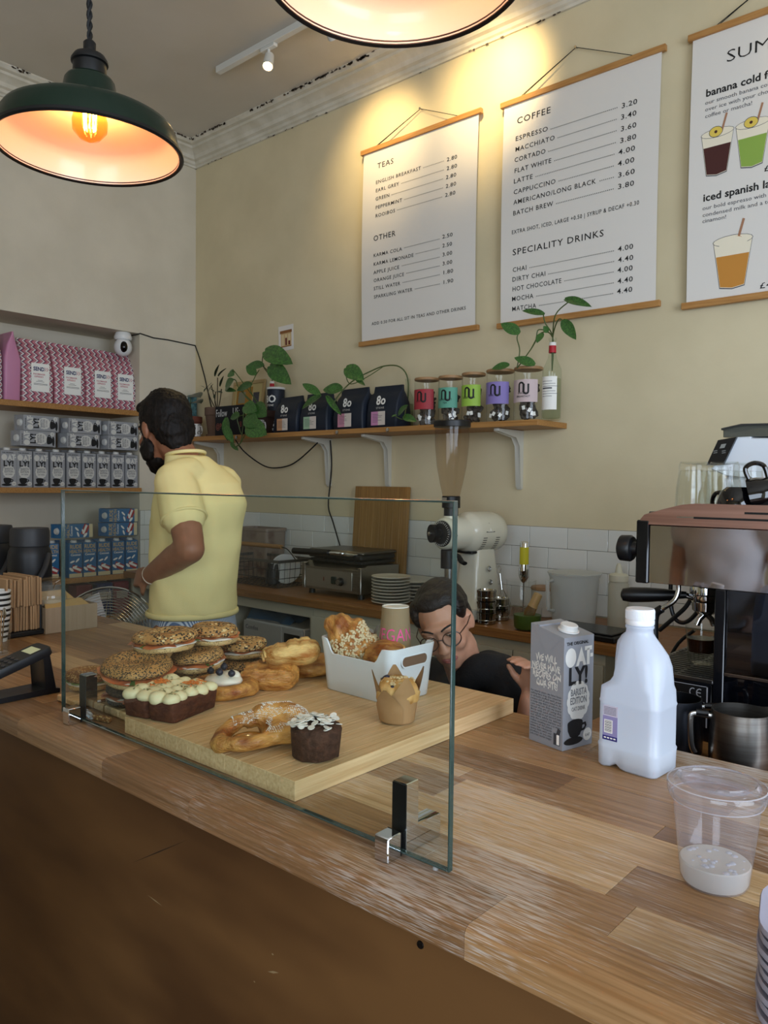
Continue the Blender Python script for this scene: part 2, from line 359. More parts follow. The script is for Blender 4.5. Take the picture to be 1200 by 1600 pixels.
def clamp(px, py, lab, k=1):
    c = at(px, py, z=ZT); t = thing('screen_clamp', lab, 'clamp', (c.x, yg, ZT), 0, 'chrome clamps holding the glass screen')
    b = MB(); b.prism([(.0055, 0), (.088*k, 0), (.088*k, .034*k), (.032, .034*k), (.032, .102*k), (.0055, .102*k)], -.013, .013, frame((0, 1, 0), (0, 0, 1), (1, 0, 0)), b=.0012); b.build('bracket', CHROME, t)
    b = MB(); b.box(-.013, .013, -.034, -.0055, 0, .036*k, .0015); b.build('front_block', CHROME, t)
    b = MB(); b.box(-.0128, .0128, -.0056, -.0043, .002, .036*k); b.box(-.0128, .0128, .0043, .0058, .002, .1*k); b.build('rubber_pad', BLACK, t)
clamp(603, 1342, 'chrome angle clamp at the near right foot of the glass screen')
clamp(121, 1128, 'chrome angle clamp at the far left foot of the glass screen')
m = MB(); q = at(668, 1366, z=ZT+.0); m.lathe([(.004, 0), (.004, .003), (.0015, .005)], 12, T(q.x, yg, ZT)); tag(m.build('bumper_dot', clear('gel', 'e8ecec', 1, .1, haze=.25)), 'tiny clear bumper dot under the right corner of the glass screen', 'bumper')

# ================================================================ bamboo boards on the counter
BAM = worn_timber('bamboo', 'c6a170', 'e2c192', .5, .03, 1)
def board(name, lab, x0, x1, y0, y1, z0, th, n, rz=0, group=None, M=BAM):
    cx, cy = (x0+x1)/2, (y0+y1)/2; t = thing(name, lab, 'board', (cx, cy, z0), rz, group); w = (x1-x0)/n; c = {}
    for i in range(n):
        e = (i == 0)-(i == n-1)
        if e not in c: b = MB(); b.box(0, w-.0003, 0, y1-y0, 0, th, .003 if n < 5 else .0004); c[e] = b.mesh('slat', M)
        put('slat', c[e], t, (x0-cx+i*w, y0-cy, 0))
    return t
board('serving_board', 'large laminated bamboo board under the cakes and pastries', -1.467, -.941, .868, 1.553, ZT+.0005, .034, 14)
# ================================================================ pendant lamps
ENAM = mat('green_enamel', '0d2117', .2, spec=.45); ENIN = mat('cream_enamel_inside', 'ead8cf', .3, coat=.3); CORD = mat('black_cord', '111214', .7)
BULBG = clear('amber_glass', 'ffd9a0', 1.0, .02)
def pendant(loc, lab):
    t = thing('pendant_lamp', lab, 'lamp', loc, 0, 'green enamel pendants over the counter')
    out = [(.184, .004), (.181, .02), (.175, .045), (.168, .056), (.158, .062), (.12, .075), (.068, .092), (.061, .096), (.058, .102), (.05, .142), (.046, .148)]
    b = MB(); b.lathe(out, 64, caps=(False, True)); sh = b.build('shade', ENAM, t, ang=60)
    b = MB(); b.lathe([(r_-.0035, z-.0025) for r_, z in out[:-1]]+[(.03, .142)], 64, caps=(False, True)); b.build('inner_shade', ENIN, sh, ang=60, label='cream enamel inside of the shade')
    b = MB(); b.lathe([(.1795, .006), (.181, .0), (.186, -.003), (.190, .001), (.189, .007), (.184, .009)], 64, caps=(False, False)); b.build('rim', BLACK, sh, label='black rolled rim')
    b = MB(); b.lathe([(.033, .145), (.034, .15), (.033, .178), (.037, .180), (.037, .185), (.031, .195), (.013, .198), (.0125, .222), (.009, .226)], 28); b.build('lamp_holder', BLACK, t)
    top = ZCEIL-loc[2]
    b = MB()
    for ph in (0, 180): b.tube([(.0032*math.cos(R(ph)+z*150), .0032*math.sin(R(ph)+z*150), z) for z in [.22+(top-.24)*i/260 for i in range(261)]], .0034, 5)
    b.build('twisted_cord', CORD, t)
    b = MB(); b.lathe([(.045, top-.022), (.05, top-.018), (.05, top)], 24); b.build('ceiling_rose', BLACK, t)
    b = MB(); b.lathe([(.013, .135), (.014, .11), (.03, .085), (.036, .062), (.034, .042), (.02, .026), (.004, .02)], 24); bu = b.build('bulb', BULBG, t)
    b = MB()
    for i in range(10):
        a = R(36*i); a2 = R(36*i+18); b.tube([(.011*math.cos(a), .011*math.sin(a), .044), (.014*math.cos(a2), .014*math.sin(a2), .088)], .0011, 5)
    fil = mat('glowing_filament', 'ffc07a', emit=70); b.build('filament', fil, bu)
    b = MB(); b.lathe([(.005, .135), (.004, .06), (.006, .04)], 10); b.build('stem', BULBG, bu); b = MB(); b.lathe([(.013, .16), (.013, .132)], 14); b.build('cap', STEEL, bu)
    l = bpy.data.lights.new('bulb_light', 'POINT'); l.energy = .95; l.color = (1, .74, .58); l.shadow_soft_size = .02; o = bpy.data.objects.new('bulb_light', l); COL.objects.link(o); o.parent = t; o.location = (0, 0, .052)
LZ = 2.165
pendant(tuple(EYE+(at(140, 226, y=1)-EYE).normalized()*0+Vector((0, 0, 0))+Vector((-1.55, .838, LZ-ZC))), 'green enamel pendant with glowing bulb hanging at the far left')
pendant((-.725, .845, LZ+.03), 'green enamel pendant cut by the top edge above the menus')
# ================================================================ track lights
TRK = mat('white_track', 'd8d6cf', .45)
p = at(430, 62, z=ZCEIL-.02); ty = p.y
tr = thing('track_light', 'white ceiling track with small spotlights lighting the menus', 'track light', (0, 0, 0))
m = MB(); m.box(-3.62, -.9, ty-.017, ty+.017, ZCEIL-.035, ZCEIL, .002); m.build('rail', TRK, tr)
def spot(x, aim, dim=1, lit=True):
    o = Vector((x, ty, ZCEIL-.035)); h = o+Vector((0, 0, -.075)); d = (Vector(aim)-h).normalized()
    b = MB(); b.box(x-.055, x+.055, ty-.014, ty+.014, o.z-.018, o.z, .003); b.cyl(o+Vector((0, 0, -.015)), h, .008, n=10); a = b.build('arm', TRK, tr)
    b = MB(); b.lathe([(.012, -.05), (.024, -.04), (.027, .0), (.028, .045), (.025, .045), (.022, .02)], 20, toward(h, h+d), caps=(True, False)); s_ = b.build('spot_head', TRK, tr)
    b = MB(); b.lathe([(.0225, 0), (.020, .006), (.001, .008)], 20, toward(h+d*.03, h+d), caps=(True, True)); b.build('lamp_face', mat('lit_spot', 'ffd58c', emit=30), s_)
    l = bpy.data.lights.new('spot_light', 'SPOT'); l.energy = 62*dim; l.color = (1, .74, .36); l.spot_size = R(74); l.spot_blend = 1; l.shadow_soft_size = .06
    q = bpy.data.objects.new('spot_light', l); COL.objects.link(q); q.location = h+d*.06; q.rotation_euler = d.to_track_quat('-Z', 'Y').to_euler(); q.parent = tr
spot(at(420, 66, y=ty).x, (-2.45, 1.7, 1.25), .45)
spot(at(515, 20, y=ty).x, at(600, 235, y=YB), .48)
spot(at(690, -60, y=ty).x+.1, at(772, 140, y=YB), .8)
spot(-1.0, (-.3, 3.3, 2.9), .15)
# ================================================================ menus hanging on the back wall
PAPER = mat('menu_paper', 'e4dfd8', .6); ROD = mat('menu_rod_oak', 'a9763f', .5, col2='bb8a50', scale=30, stretch=(.3, 4, 4))
YM = 3.272
def textfit(b, s, p0, p1, size, mx, bold=.006, sp=1.15):
    v, f = glyphs(s, 1, 'LEFT', bold, sp); w = max(q[0] for q in v)-min(q[0] for q in v)
    wanted = p1-p0[0]; b.text(s, size, p0[0], p0[1], mx, bold=bold, sp=sp, sx=wanted/(w*size))
def menu(lab, tl, tr, bl, prints, width=None, hook=None):
    a = at(*tl, y=YM); c = at(*bl, y=YM); w = width or (at(*tr, y=YM).x-a.x); h = a.z-c.z
    t = thing('menu_poster', lab, 'menu', (a.x, YM, a.z))
    b = MB(); n = 12
    b.grid(lambda u, v: (.018+(w-.036)*u, -.010*math.sin(v*math.pi)+.004*math.sin(u*5)*v, -.004-(h-.004)*v), 6, 14); b.grid(lambda u, v: (w-.018-(w-.036)*u, .0008-.010*math.sin(v*math.pi)+.004*math.sin((1-u)*5)*v, -.004-(h-.004)*v), 6, 14)
    b.build('paper', PAPER, t, ang=80)
    rb = MB(); rb.box(0, w, -.011, .011, -.013, .013, .0015); me = rb.mesh('rod', ROD)
    put('rod', me, t, (0, 0, 0)); put('rod', me, t, (0, 0, -h))
    if hook:
        q = at(*hook, y=YB-.012); k = (q.x-a.x, YB-.012-YM, q.z-a.z); b = MB()
        for e in (.13*w, .145*w, .83*w): b.tube([(e, -.002, .012), (e+(k[0]-e)*.5, .006, .012+(k[2]-.012)*.5), k], .0017, 5)
        b.build('hanging_string', CORD, t)
        b = MB(); b.lathe([(.002, 0), (.002, .016), (.006, .017), (.006, .02)], 10, T(k[0], k[1]+.011, k[2]) @ FY); b.build('hook', STEEL, t)
    b = MB(); b.mi = 0
    O = Vector((a.x, YM, a.z))
    def loc(px, py): q = at(px, py, y=YM-.012); return (q.x-O.x, q.z-O.z)
    def mx(z): # drawing plane just proud of the curved sheet
        v = min(1, max(0, -z/h)); return FY
    prints(b, loc, mx)
    for p in b.v: u_ = (p.x-.018)/(w-.036); v_ = min(1, max(0, -p.z/h)); p.y += -.010*math.sin(v_*math.pi)+.004*math.sin(u_*5)*v_-.0012
    b.build('print', [INK, mat('drink_brown', '4a2420', .7), mat('drink_green', '8fae4c', .7), mat('foam_cream', 'e8dcb0', .7), mat('banana', 'e6c95a', .7), mat('caramel', 'c98a3a', .7), mat('straw_tan', 'a97a5c', .7), mat('grey_ink', '55555c', .7), mat('pale_ink', 'f1e7cf', .7)], t, kind='stuff', label='black lettering on the menu')
    return t
def rows(b, loc, mx, items, px0, dots0=8, size=.03):
    for name, (x0_, y0_), x1_, (q0, q1), q2, price in items:
        p = loc(x0_, y0_); slope = -.36+.00068*(y0_-205); e = loc(x1_, y0_+(x1_-x0_)*slope); m_ = mx(p[1]); textfit(b, name, p, e[0], size, m_)
        g = loc(q0, q1); e2 = loc(q2, q1-(q2-q0)*.3); textfit(b, price, g, e2[0], size*1.02, m_, sp=1.1)
        d0 = e[0]+.02; d1 = g[0]-.02; n = max(2, int((d1-d0)/.0085)); y = (p[1]+g[1])/2
        for i in range(n+1): x = d0+(d1-d0)*i/n; b.box(x-.0016, x+.0016, y+.0045, y+.0085, 0, .0002, mx=m_)
def pr1(b, loc, mx):
    for s, p0, x1_ in (('TEAS', (588, 263), 613), ('OTHER', (583, 377), 617)): p = loc(*p0); textfit(b, s, p, loc(x1_, p0[1]-7)[0], .042, mx(p[1]))
    A = 'ENGLISH BREAKFAST,656 EARL GREY,622 GREEN,607 PEPPERMINT,627 ROOIBOS,616'
    rows(b, loc, mx, [('ENGLISH BREAKFAST', (586, 287.5), 656, (697, 252), 713, '2.80'), ('EARL GREY', (586, 300.5), 622, (697, 266), 713, '2.80'), ('GREEN', (586, 313.5), 607, (696, 280), 712, '2.80'), ('PEPPERMINT', (586, 327), 627, (696, 294), 712, '2.80'), ('ROOIBOS', (586, 340), 616, (695, 308), 711, '2.80')], 0, size=.027)
    rows(b, loc, mx, [('KARMA COLA', (583, 402), 627, (691, 373), 707, '2.50'), ('KARMA LEMONADE', (583, 415.5), 645, (691, 387), 706, '2.50'), ('APPLE JUICE', (583, 428.5), 623, (691, 401), 706, '3.00'), ('ORANGE JUICE', (583, 441), 630, (691, 415), 706, '3.00'), ('STILL WATER', (583, 453.5), 624, (691, 429), 706, '1.80'), ('SPARKLING WATER', (583, 466.5), 643, (691, 444), 706, '1.90')], 0, size=.027)
    p = loc(579, 508); textfit(b, 'ADD 0.50 FOR ALL SIT IN TEAS AND OTHER DRINKS', p, loc(727, 481)[0], .024, mx(p[1]))
def pr2(b, loc, mx):
    for s, p0, x1_ in (('COFFEE', (806, 193), 858), ('SPECIALITY DRINKS', (800, 399), 942)): p = loc(*p0); textfit(b, s, p, loc(x1_, p0[1]-14)[0], .042, mx(p[1]))
    rows(b, loc, mx, [('ESPRESSO', (804, 220), 854, (970, 169), 994, '3.20'), ('MACCHIATO', (804, 237), 865, (969, 187), 993, '3.40'), ('CORTADO', (803, 253.5), 851, (969, 205.5), 993, '3.60'), ('FLAT WHITE', (803, 270.5), 860, (968, 224), 993, '3.80'), ('LATTE', (802, 287), 831, (966, 242), 992, '4.00'), ('CAPPUCCINO', (802, 304), 867, (965, 260), 991, '4.00'), ('AMERICANO/LONG BLACK', (802, 320), 931, (965, 278), 991, '3.60'), ('BATCH BREW', (801, 337), 863, (965, 296), 990, '3.80')], 0, size=.031)
    p = loc(799, 366); textfit(b, 'EXTRA SHOT, ICED, LARGE +0.50 | SYRUP & DECAF +0.30', p, loc(998, 322)[0], .026, mx(p[1]))
    rows(b, loc, mx, [('CHAI', (800, 425), 821, (965, 393), 989, '4.00'), ('DIRTY CHAI', (799, 440), 850, (965, 410), 989, '4.40'), ('HOT CHOCOLATE', (799, 455), 875, (964, 426), 988, '4.00'), ('MOCHA', (798, 470.5), 831, (964, 443), 988, '4.40'), ('MATCHA', (798, 486), 835, (963, 459), 987, '4.40')], 0, size=.031)
def cupdraw(b, c, w, h, mx, liq, straw, foam=8, top=3):
    def pol(pts, mi, z): b.mi = mi; b.add([(p[0], p[1], z) for p in pts], [tuple(range(len(pts)))], mx)
    def ell(cx, cy, rx, ry): return [(cx+rx*math.cos(i*math.pi/8), cy+ry*math.sin(i*math.pi/8)) for i in range(16)]
    x, y = c; hw = w/2
    pol([(x-hw*1.02, y+h*.97), (x-hw*.66, y-.004), (x, y-.012), (x+hw*.66, y-.004), (x+hw*1.02, y+h*.97)], 7, 0)
    pol([(x-hw, y+h*.97), (x-hw*.64, y), (x, y-.008), (x+hw*.64, y), (x+hw, y+h*.97)], foam, .0001)
    pol([(x-hw*.87, y+h*.68), (x-hw*.63, y+.002), (x, y-.006), (x+hw*.63, y+.002), (x+hw*.87, y+h*.68)], liq, .0002)
    pol(ell(x, y+h, hw*1.06, hw*.3), 7, .0002); pol(ell(x, y+h, hw*1.03, hw*.27), foam, .0003)
    pol([(x+hw*.2, y+h), (x+hw*.33, y+h*.99), (x+hw*.62, y+h*1.42), (x+hw*.5, y+h*1.44)], straw, .0004)
    if top == 4: pol(ell(x-hw*.1, y+h*1.03, hw*.45, hw*.36), 7, .0004); pol(ell(x-hw*.1, y+h*1.03, hw*.41, hw*.32), 4, .0005); pol(ell(x-hw*.1, y+h*1.03, hw*.1, hw*.1), 1, .0006)
    else: pol(ell(x, y+h*1.02, hw*.5, hw*.16), 5, .0004)
    b.mi = 0
def pr3(b, loc, mx):
    p = loc(1133, 97); textfit(b, 'SUMMER', p, p[0]+.33, .068, mx(p[1]), bold=-.008, sp=1)
    p = loc(1102, 151); textfit(b, 'banana cold foam', p, p[0]+.305, .042, mx(p[1]), bold=.022, sp=1)
    p = loc(1098, 315); textfit(b, 'iced spanish latte', p, p[0]+.302, .042, mx(p[1]), bold=.022, sp=1)
    b.mi = 7
    for s, q, w in (('our smooth banana cold foam', (1101, 163.5), .31), ('over ice with your choice of', (1101, 174), .295), ('coffee or matcha!', (1101, 184.5), .178), ('our bold espresso with sweet', (1097, 328.5), .31), ('condensed milk and a touch of', (1097, 339), .325), ('cinamon!', (1096.5, 348.5), .092)):
        p = loc(*q); textfit(b, s, p, p[0]+w, .022, mx(p[1]), bold=0, sp=1)
    b.mi = 0
    p = loc(1193, 268); textfit(b, '£4.50', p, p[0]+.1, .032, mx(p[1])); p = loc(1185, 450); textfit(b, '£4.50', p, p[0]+.1, .032, mx(p[1]))
    p = loc(1119, 270); cupdraw(b, p, .122, .16, mx(p[1]), 1, 6, top=4); p = loc(1174, 257); cupdraw(b, p, .122, .16, mx(p[1]), 2, 6, top=4); p = loc(1142, 446); cupdraw(b, p, .145, .18, mx(p[1]), 5, 6)
menu('white TEAS and OTHER menu on bamboo rods, smallest of the three hanging menus', (565, 241), (753, 174), (566, 538), pr1, hook=(657, 170))
menu('white COFFEE and SPECIALITY DRINKS menu hanging on bamboo rods, middle one', (783, 167), (1041, 75), (773, 511), pr2, hook=(900, 74))
menu('SUMMER drinks menu with painted iced cups, cut by the right edge', (1076, 62), None, (1061, 480), pr3, width=.80, hook=(1190, -18))
# ================================================================ wall shelf and brackets
SHW = worn_timber('shelf_oak', '9c6c38', 'b9884e', .5, .06, 0)
YS, ZS = 3.03, 1.771; xs1 = -1.739
m = MB(); m.box(XL+.001, -3.0, YS, YB-.001, ZS-.027, ZS, .0015); m2 = MB(); m2.box(-2.999, xs1, YS, YB-.001, ZS-.026, ZS, .0015)
sh = thing('wall_shelf', 'long oak shelf on white brackets carrying plants, bags and jars', 'shelf', ((XL+xs1)/2, YB, ZS))
def wp(o, root): o.matrix_parent_inverse = Matrix.Translation(-root.location); return o
wp(m.build('board', SHW, sh), sh); wp(m2.build('board', SHW, sh), sh)
BRK = mat('white_bracket', 'cfccc0', .4)
def bracket(px, k, i):
    x = at(px, 738, y=YB-.01).x
    b = MB(); b.prism([(0, 0), (.225, 0), (.225, -.012), (.07, -.034), (.036, -.075), (.022, -.27), (.011, -.285), (0, -.28)], -.014, .014, T(x, YB, ZS-.0275) @ frame((0, -1, 0), (0, 0, 1), (1, 0, 0)), b=.002)
    b.mi = 1
    for z in (-.1, -.245): b.lathe([(.005, 0), (.004, .002), (.0005, .0022)], 10, T(x, YB-.03+.01*(z < -.2)-.003, ZS+z) @ FY)
    wp(b.build('bracket', [BRK, BLACK], sh), sh)
for i, px in enumerate((812, 607, 514, 346)): bracket(px, 1, i)
m = MB()
for px in (606, 527, 370): q = at(px, 672, y=YS); m.lathe([(.010, 0), (.011, .004), (.007, .006), (.003, .006)], 14, T(q.x, YS, ZS-.016) @ FY)
wp(m.build('cable_clip', STEEL, sh), sh)
# ---------------------------------------------------------------- things standing on it
NAVY = mat('navy_bag', '17202e', .55, bump=.12, scale=40); YO = 3.12
def px_at(px, y=YO): return at(px, 640, y=y).x
def coffee_bag(w, h, d):
    b = MB(); rs = []
    for z, k, dd in ((0, .97, .95), (.01, 1, 1), (.3, 1, 1.0), (.6, .97, .85), (.78, .93, .5), (.86, .92, .16), (1, .91, .10)):
        rs.append([(x*k, y*dd, z*h) for x, y in rrect(w, d, min(.012, d*.3*max(.2, dd)), 3)])
    b.rings(rs); b.jitter(.004, 14, w*100); return b
def navy(px0, px1, py_top, tint, lab, rz=-4):
    xa, xb = px_at(px0), px_at(px1); w = xb-xa; h = at((px0+px1)/2, py_top, y=YO).z-ZS
    t = thing('coffee_bag', lab, 'bag', ((xa+xb)/2, YO, ZS+.0005), rz, 'navy coffee bags on the wall shelf')
    coffee_bag(w, h, .12).build('pouch', NAVY, t, ang=60)
    f = T(0, -.066, 0) @ FY
    b = MB(); b.text('8', .064, -.03, h*.54, f, 'LEFT', .03, shear=.18); b.text('o', .064, .003, h*.54, f, 'LEFT', .03, shear=.18); b.text('STONE', .014, 0, h*.44, f, 'CENTER', sp=1.5)
    b.build('logo', WINK, t)
    b = MB(); b.box(-w*.29, w*.17, h*.06, h*.38, 0, .001, mx=f); b.mi = 1; b.box(-w*.29, -w*.06, h*.06, h*.38, .001, .0013, mx=f); b.mi = 2
    for i in range(6): b.box(-w*.24, -w*.24+w*random.uniform(.15, .34), h*(.31-.035*i), h*(.318-.035*i), .0013, .0016, mx=f)
    b.build('label', [mat('label_paper', 'd8cdc4', .6), mat('tint_'+tint, tint, .6), mat('grey_ink', '55555c', .7)], t)
    return t
random.seed(5)
navy(438, 477, 620, 'cf9a72', 'navy coffee bag with an orange tinted label beside the stacked cups')
navy(478, 524, 615, '9fc0a0', 'navy coffee bag with a green tinted label under trailing leaves')
navy(531, 580, 607, 'c98aa0', 'navy coffee bag with a rose label, third along the shelf')
b4 = navy(583, 633, 603, 'c98ab4', 'navy coffee bag with a pink label next to the bottle cutting')
for px, lab in ((574, 'plain navy coffee bag peeping out behind the third and fourth bags'), (524, 'plain navy coffee bag tucked behind the green and rose labels')):
    b = coffee_bag(.17, .2, .05); t = b.build('coffee_bag', NAVY, None, (px_at(px)+.02, YO+.10, ZS+.0005), 2); tag(t, lab, 'bag', 'navy coffee bags on the wall shelf')
# tea jars
JG = clear('jar_glass', 'fbfcfb', .8, .03); LIDW = mat('beech_lid', '9c7650', .5, col2='ae8860', scale=15)
TEAB = mat('tea_sachets', '38302a', .8, col2='5e564c', scale=60, rand=.1)
def jar(px0, px1, py_top, colr, lines, lab):
    ra = (px_at(px1, 3.1)-px_at(px0, 3.1))/2; x = (px_at(px0, 3.1)+px_at(px1, 3.1))/2; h = at((px0+px1)/2, py_top, y=3.1).z-ZS; ra *= .90
    t = thing('tea_jar', lab, 'jar', (x, 3.115, ZS+.0005), 0, 'glass tea jars with wooden lids')
    b = MB(); b.lathe([(ra*.9, .001), (ra, .008), (ra, h-.012), (ra*.98, h-.008)], 36, caps=(True, False)); b.build('glass', JG, t)
    b = MB(); b.lathe([(ra*.98, h-.010), (ra*1.02, h-.006), (ra*1.02, h), (ra*.98, h+.003), (.001, h+.004)], 36); b.build('lid', LIDW, t)
    b = MB()
    for i in range(60):
        a = random.random()*6.28; q = ra*.60*math.sqrt(random.random()); z = .016+h*.62*random.random()
        b.box(-.016, .016, -.015, .015, -.006, .006, .004, T(q*math.cos(a)*.95, q*math.sin(a)*.95, z) @ Euler((random.random()*3, random.random()*3, random.random()*3)).to_matrix().to_4x4())
    b.build('tea_bags', TEAB, t, kind='stuff')
    b = MB()
    for i in range(4):
        a = -1.9+random.random()*1.6; z = h*(.08+.16*random.random()); b.box(-.007, .007, -.009, .009, 0, .001, 0, T((ra-.004)*math.cos(a), (ra-.004)*math.sin(a), z) @ RZ(math.degrees(a)+90) @ RX(90) @ RZ(random.uniform(-40, 40)))
    b.build('paper_tags', WINK, t)
    # wrap-around label
    b = MB(); n = 14; span = 1.15
    def wrap(u, v, e=.0012): a = -math.pi/2+.16+(u-.5)*2*span*.92; return ((ra+e)*math.cos(a), (ra+e)*math.sin(a), v)
    b.grid(lambda u, v: wrap(u, h*(.34+.42*v)), n, 1); b.build('label', mat('label_'+colr, colr, .6), t)
    b = MB()
    def onl(s, size, zc, bold=0):
        v, f = glyphs(s, size, 'CENTER', bold); k = 2*span*.92*ra; b.add([wrap(.5+p[0]/k, zc+p[1], .002) for p in v], f)
    # the arch monogram of the brand: two uprights joined by curves
    for dx in (-.014, .014):
        o = [(dx+(.0145 if dx < 0 else -.0145)+.0, 0)]
    k = 2*span*.92*ra
    def arch(cx, flip):
        n_ = 8; r0, r1 = .006, .014
        p = [(-r1, -.034)]+[(r1*math.cos(math.pi-math.pi*i/n_), r1*math.sin(math.pi-math.pi*i/n_)) for i in range(n_+1)]+[(r1, -.034)]
        q = [(-r0, -.034)]+[(r0*math.cos(math.pi-math.pi*i/n_), r0*math.sin(math.pi-math.pi*i/n_)) for i in range(n_+1)]+[(r0, -.034)]
        for i in range(len(p)-1):
            quad = [p[i], p[i+1], q[i+1], q[i]]
            if flip: quad = [(-a_, -c_-.03) for a_, c_ in quad]
            b.add([wrap(.5+(cx+a_)/k, h*.66+c_, .002) for a_, c_ in quad], [(0, 1, 2, 3)])
    arch(-.008, False); arch(.014, True)
    for i, s in enumerate(lines): onl(s, .0125, h*.49-.015*i, .01)
    b.build('lettering', INK, t)
    return t
jar(647, 681, 592, 'a5343c', ['ROOIBOS'], 'tea jar with a red ROOIBOS label, first of the five tea jars'); jar(684, 718, 589, '62a58e', ['PEPPERMINT', 'TEA'], 'tea jar with a mint green PEPPERMINT label')
jar(720, 754, 584, '9cc24a', ['GREEN TEA'], 'tea jar with a lime GREEN TEA label in the middle'); jar(758, 799, 579, '8a7ab8', ['EARL GREY'], 'tea jar with a lilac EARL GREY label'); jar(801, 844, 575, 'cdb8b8', ['ENGLISH', 'BREAKFAST'], 'tea jar with a pale pink ENGLISH BREAKFAST label, widest')
# plants: leaves and stems
LEAF = mat('pothos_leaf', '33542a', .35, col2='4d7a36', scale=18, rand=.15, lo=.4, hi=.7); STEM = mat('plant_stem', '4c5a2c', .5); DARKLEAF = mat('dark_leaf', '1f3220', .35, rand=.2)
LM = {}
def leafmesh(w, droop, mt):
    k = (w, droop, mt.name)
    if k not in LM:
        b = MB(); n = 9; v = []
        for i in range(n+1):
            t = i/n; ww = w*(math.sin(math.pi*min(1, t*.93+.05))**.75)*(1.15-.45*t) if i < n else 0
            z = -droop*t*t
            v += [(-ww/2, t, z+.04*ww/w), (-ww/4, t, z+.055*ww/w*.4), (0, t, z-.02), (ww/4, t, z+.055*ww/w*.4), (ww/2, t, z+.04*ww/w)]
        b.add(v, [(i*5+j, i*5+j+1, i*5+j+6, i*5+j+5) for i in range(n) for j in range(4)]); LM[k] = b.mesh('leaf', mt, 80)
    return LM[k]
def leaf(parent, base, tip, w=.55, droop=.18, roll=0, mt=LEAF, nrm=(0, -.35, 1)):
    a = Vector(base); d = Vector(tip)-a; y = d.normalized(); z = Vector(nrm); z = (z-y*z.dot(y)).normalized(); x = y.cross(z); L = d.length
    M = frame(x*L, y*L, z*L, a) @ RY(roll); o = put('leaf', leafmesh(w, droop, mt), parent); o.matrix_world = M; o.matrix_parent_inverse = parent_inv(parent); o.matrix_basis = M; return o
def parent_inv(p): return (Matrix.Translation(p.location) @ p.rotation_euler.to_matrix().to_4x4()).inverted()
def P(px, py, y): return at(px, py, y=y)
def plant_part(t, b, name, mt): o = b.build(name, mt, t); o.matrix_parent_inverse = parent_inv(t); return o
def pot(loc, r0, r1, h, col, t):
    b = MB(); b.lathe([(r0, 0), (r1*.93, h*.72), (r1*.94, h*.73), (r1, h*.74), (r1, h), (r1*.9, h), (r1*.86, h*.8), (.001, h*.8)], 28); o = b.build('pot', mat('pot_'+col, col, .8, col2=col, bump=.1, scale=30), t); return o
# small rear planter with leaves, by the corner
q = P(292, 640, 3.1); t = thing('potted_plant', 'small two-leaved plant in a rust terracotta pot at the shelf corner', 'plant', (q.x, 3.13, ZS+.0005)); pot(0, .05, .078, .145, '6e3a28', t)
c = Vector((q.x, 3.13, ZS+.145)); b = MB(); b.tube([c, P(298, 620, 3.1)], .003, 6); b.tube([c, P(290, 622, 3.1)], .003, 6); plant_part(t, b, 'stem', STEM)
leaf(t, P(296, 618, 3.1), P(311, 614, 3.06), .75, mt=DARKLEAF); leaf(t, P(298, 630, 3.1), P(312, 622, 3.04), .6, mt=DARKLEAF); leaf(t, P(288, 622, 3.1), P(278, 612, 3.08), .6, mt=DARKLEAF)
b = MB(); x = P(291, 620, 3.24).x; b.box(x-.1, x+.07, 3.235, 3.28, ZS+.0005, P(291, 618, 3.24).z, .002); o = b.build('tin_box', mat('teal_box', '1f4450', .5, col2='5d8a90', scale=40)); tag(o, 'teal patterned box behind the rust terracotta pot', 'box')
# brown pot with dark upright plant
q = P(325, 660, 3.1); t = thing('potted_plant', 'dark upright houseplant in a dusty brown pot on the shelf', 'plant', (q.x, 3.175, ZS+.0005)); pot(0, .058, .083, .195, '6b5446', t)
b = MB(); b.lathe([(.06, 0), (.074, .006), (.074, .02), (.068, .02)], 24); b.build('saucer', mat('pot_6b5446', '6b5446', .8), t)
c = Vector((q.x, 3.175, ZS+.17)); b = MB()
for tp, lf in (((340, 590), [((336, 588), (341, 568), .3)]), ((330, 602), [((333, 600), (324, 611), .5), ((331, 598), (323, 604), .4)]), ((346, 608), [((341, 588), (352, 573), .22), ((344, 604), (348, 586), .3)]), ((322, 604), [((320, 606), (314, 602), .5), ((322, 606), (318, 612), .6)]), ((337, 612), [((335, 612), (328, 606), .4), ((338, 612), (347, 612), .35), ((336, 616), (334, 622), .5)])):
    e = P(*tp, 3.11); b.tube(curve([c, (c+e)/2+Vector((random.uniform(-.02, .02), 0, 0)), e], 4), .0034, 5)
    for a_, z_, w_ in lf: leaf(t, P(*a_, 3.11), P(*z_, 3.09), w_, .1, mt=DARKLEAF)
plant_part(t, b, 'stem', mat('brown_stem', '4c4030', .6))
# picture in a pale frame leaning on the wall
t = thing('framed_picture', 'pale framed artwork leaning on the wall behind the pothos', 'picture', (P(382, 600, 3.24).x, 3.235, ZS+.0005)); x0, x1 = -.165, .155; hh = .375; mx = RX(-7); b = MB()
for a in ((x0, x1, 0, .022), (x0, x1, hh-.022, hh), (x0, x0+.022, .022, hh-.022), (x1-.022, x1, .022, hh-.022)): b.box(a[0], a[1], 0, .015, a[2], a[3], .002, mx)
b.build('frame', mat('pale_frame', 'b39a6a', .5), t)
b = MB(); b.box(x0+.022, x1-.022, .008, .012, .022, hh-.022, mx=mx); b.mi = 1; b.box(x0+.04, x1-.12, .0075, .0079, .19, hh-.04, mx=mx); b.mi = 2; b.box(x0+.06, x1-.19, .0071, .0074, .23, hh-.07, mx=mx); b.mi = 3; b.box(x1-.11, x1-.05, .0075, .0079, .22, hh-.08, mx=mx); b.mi = 2
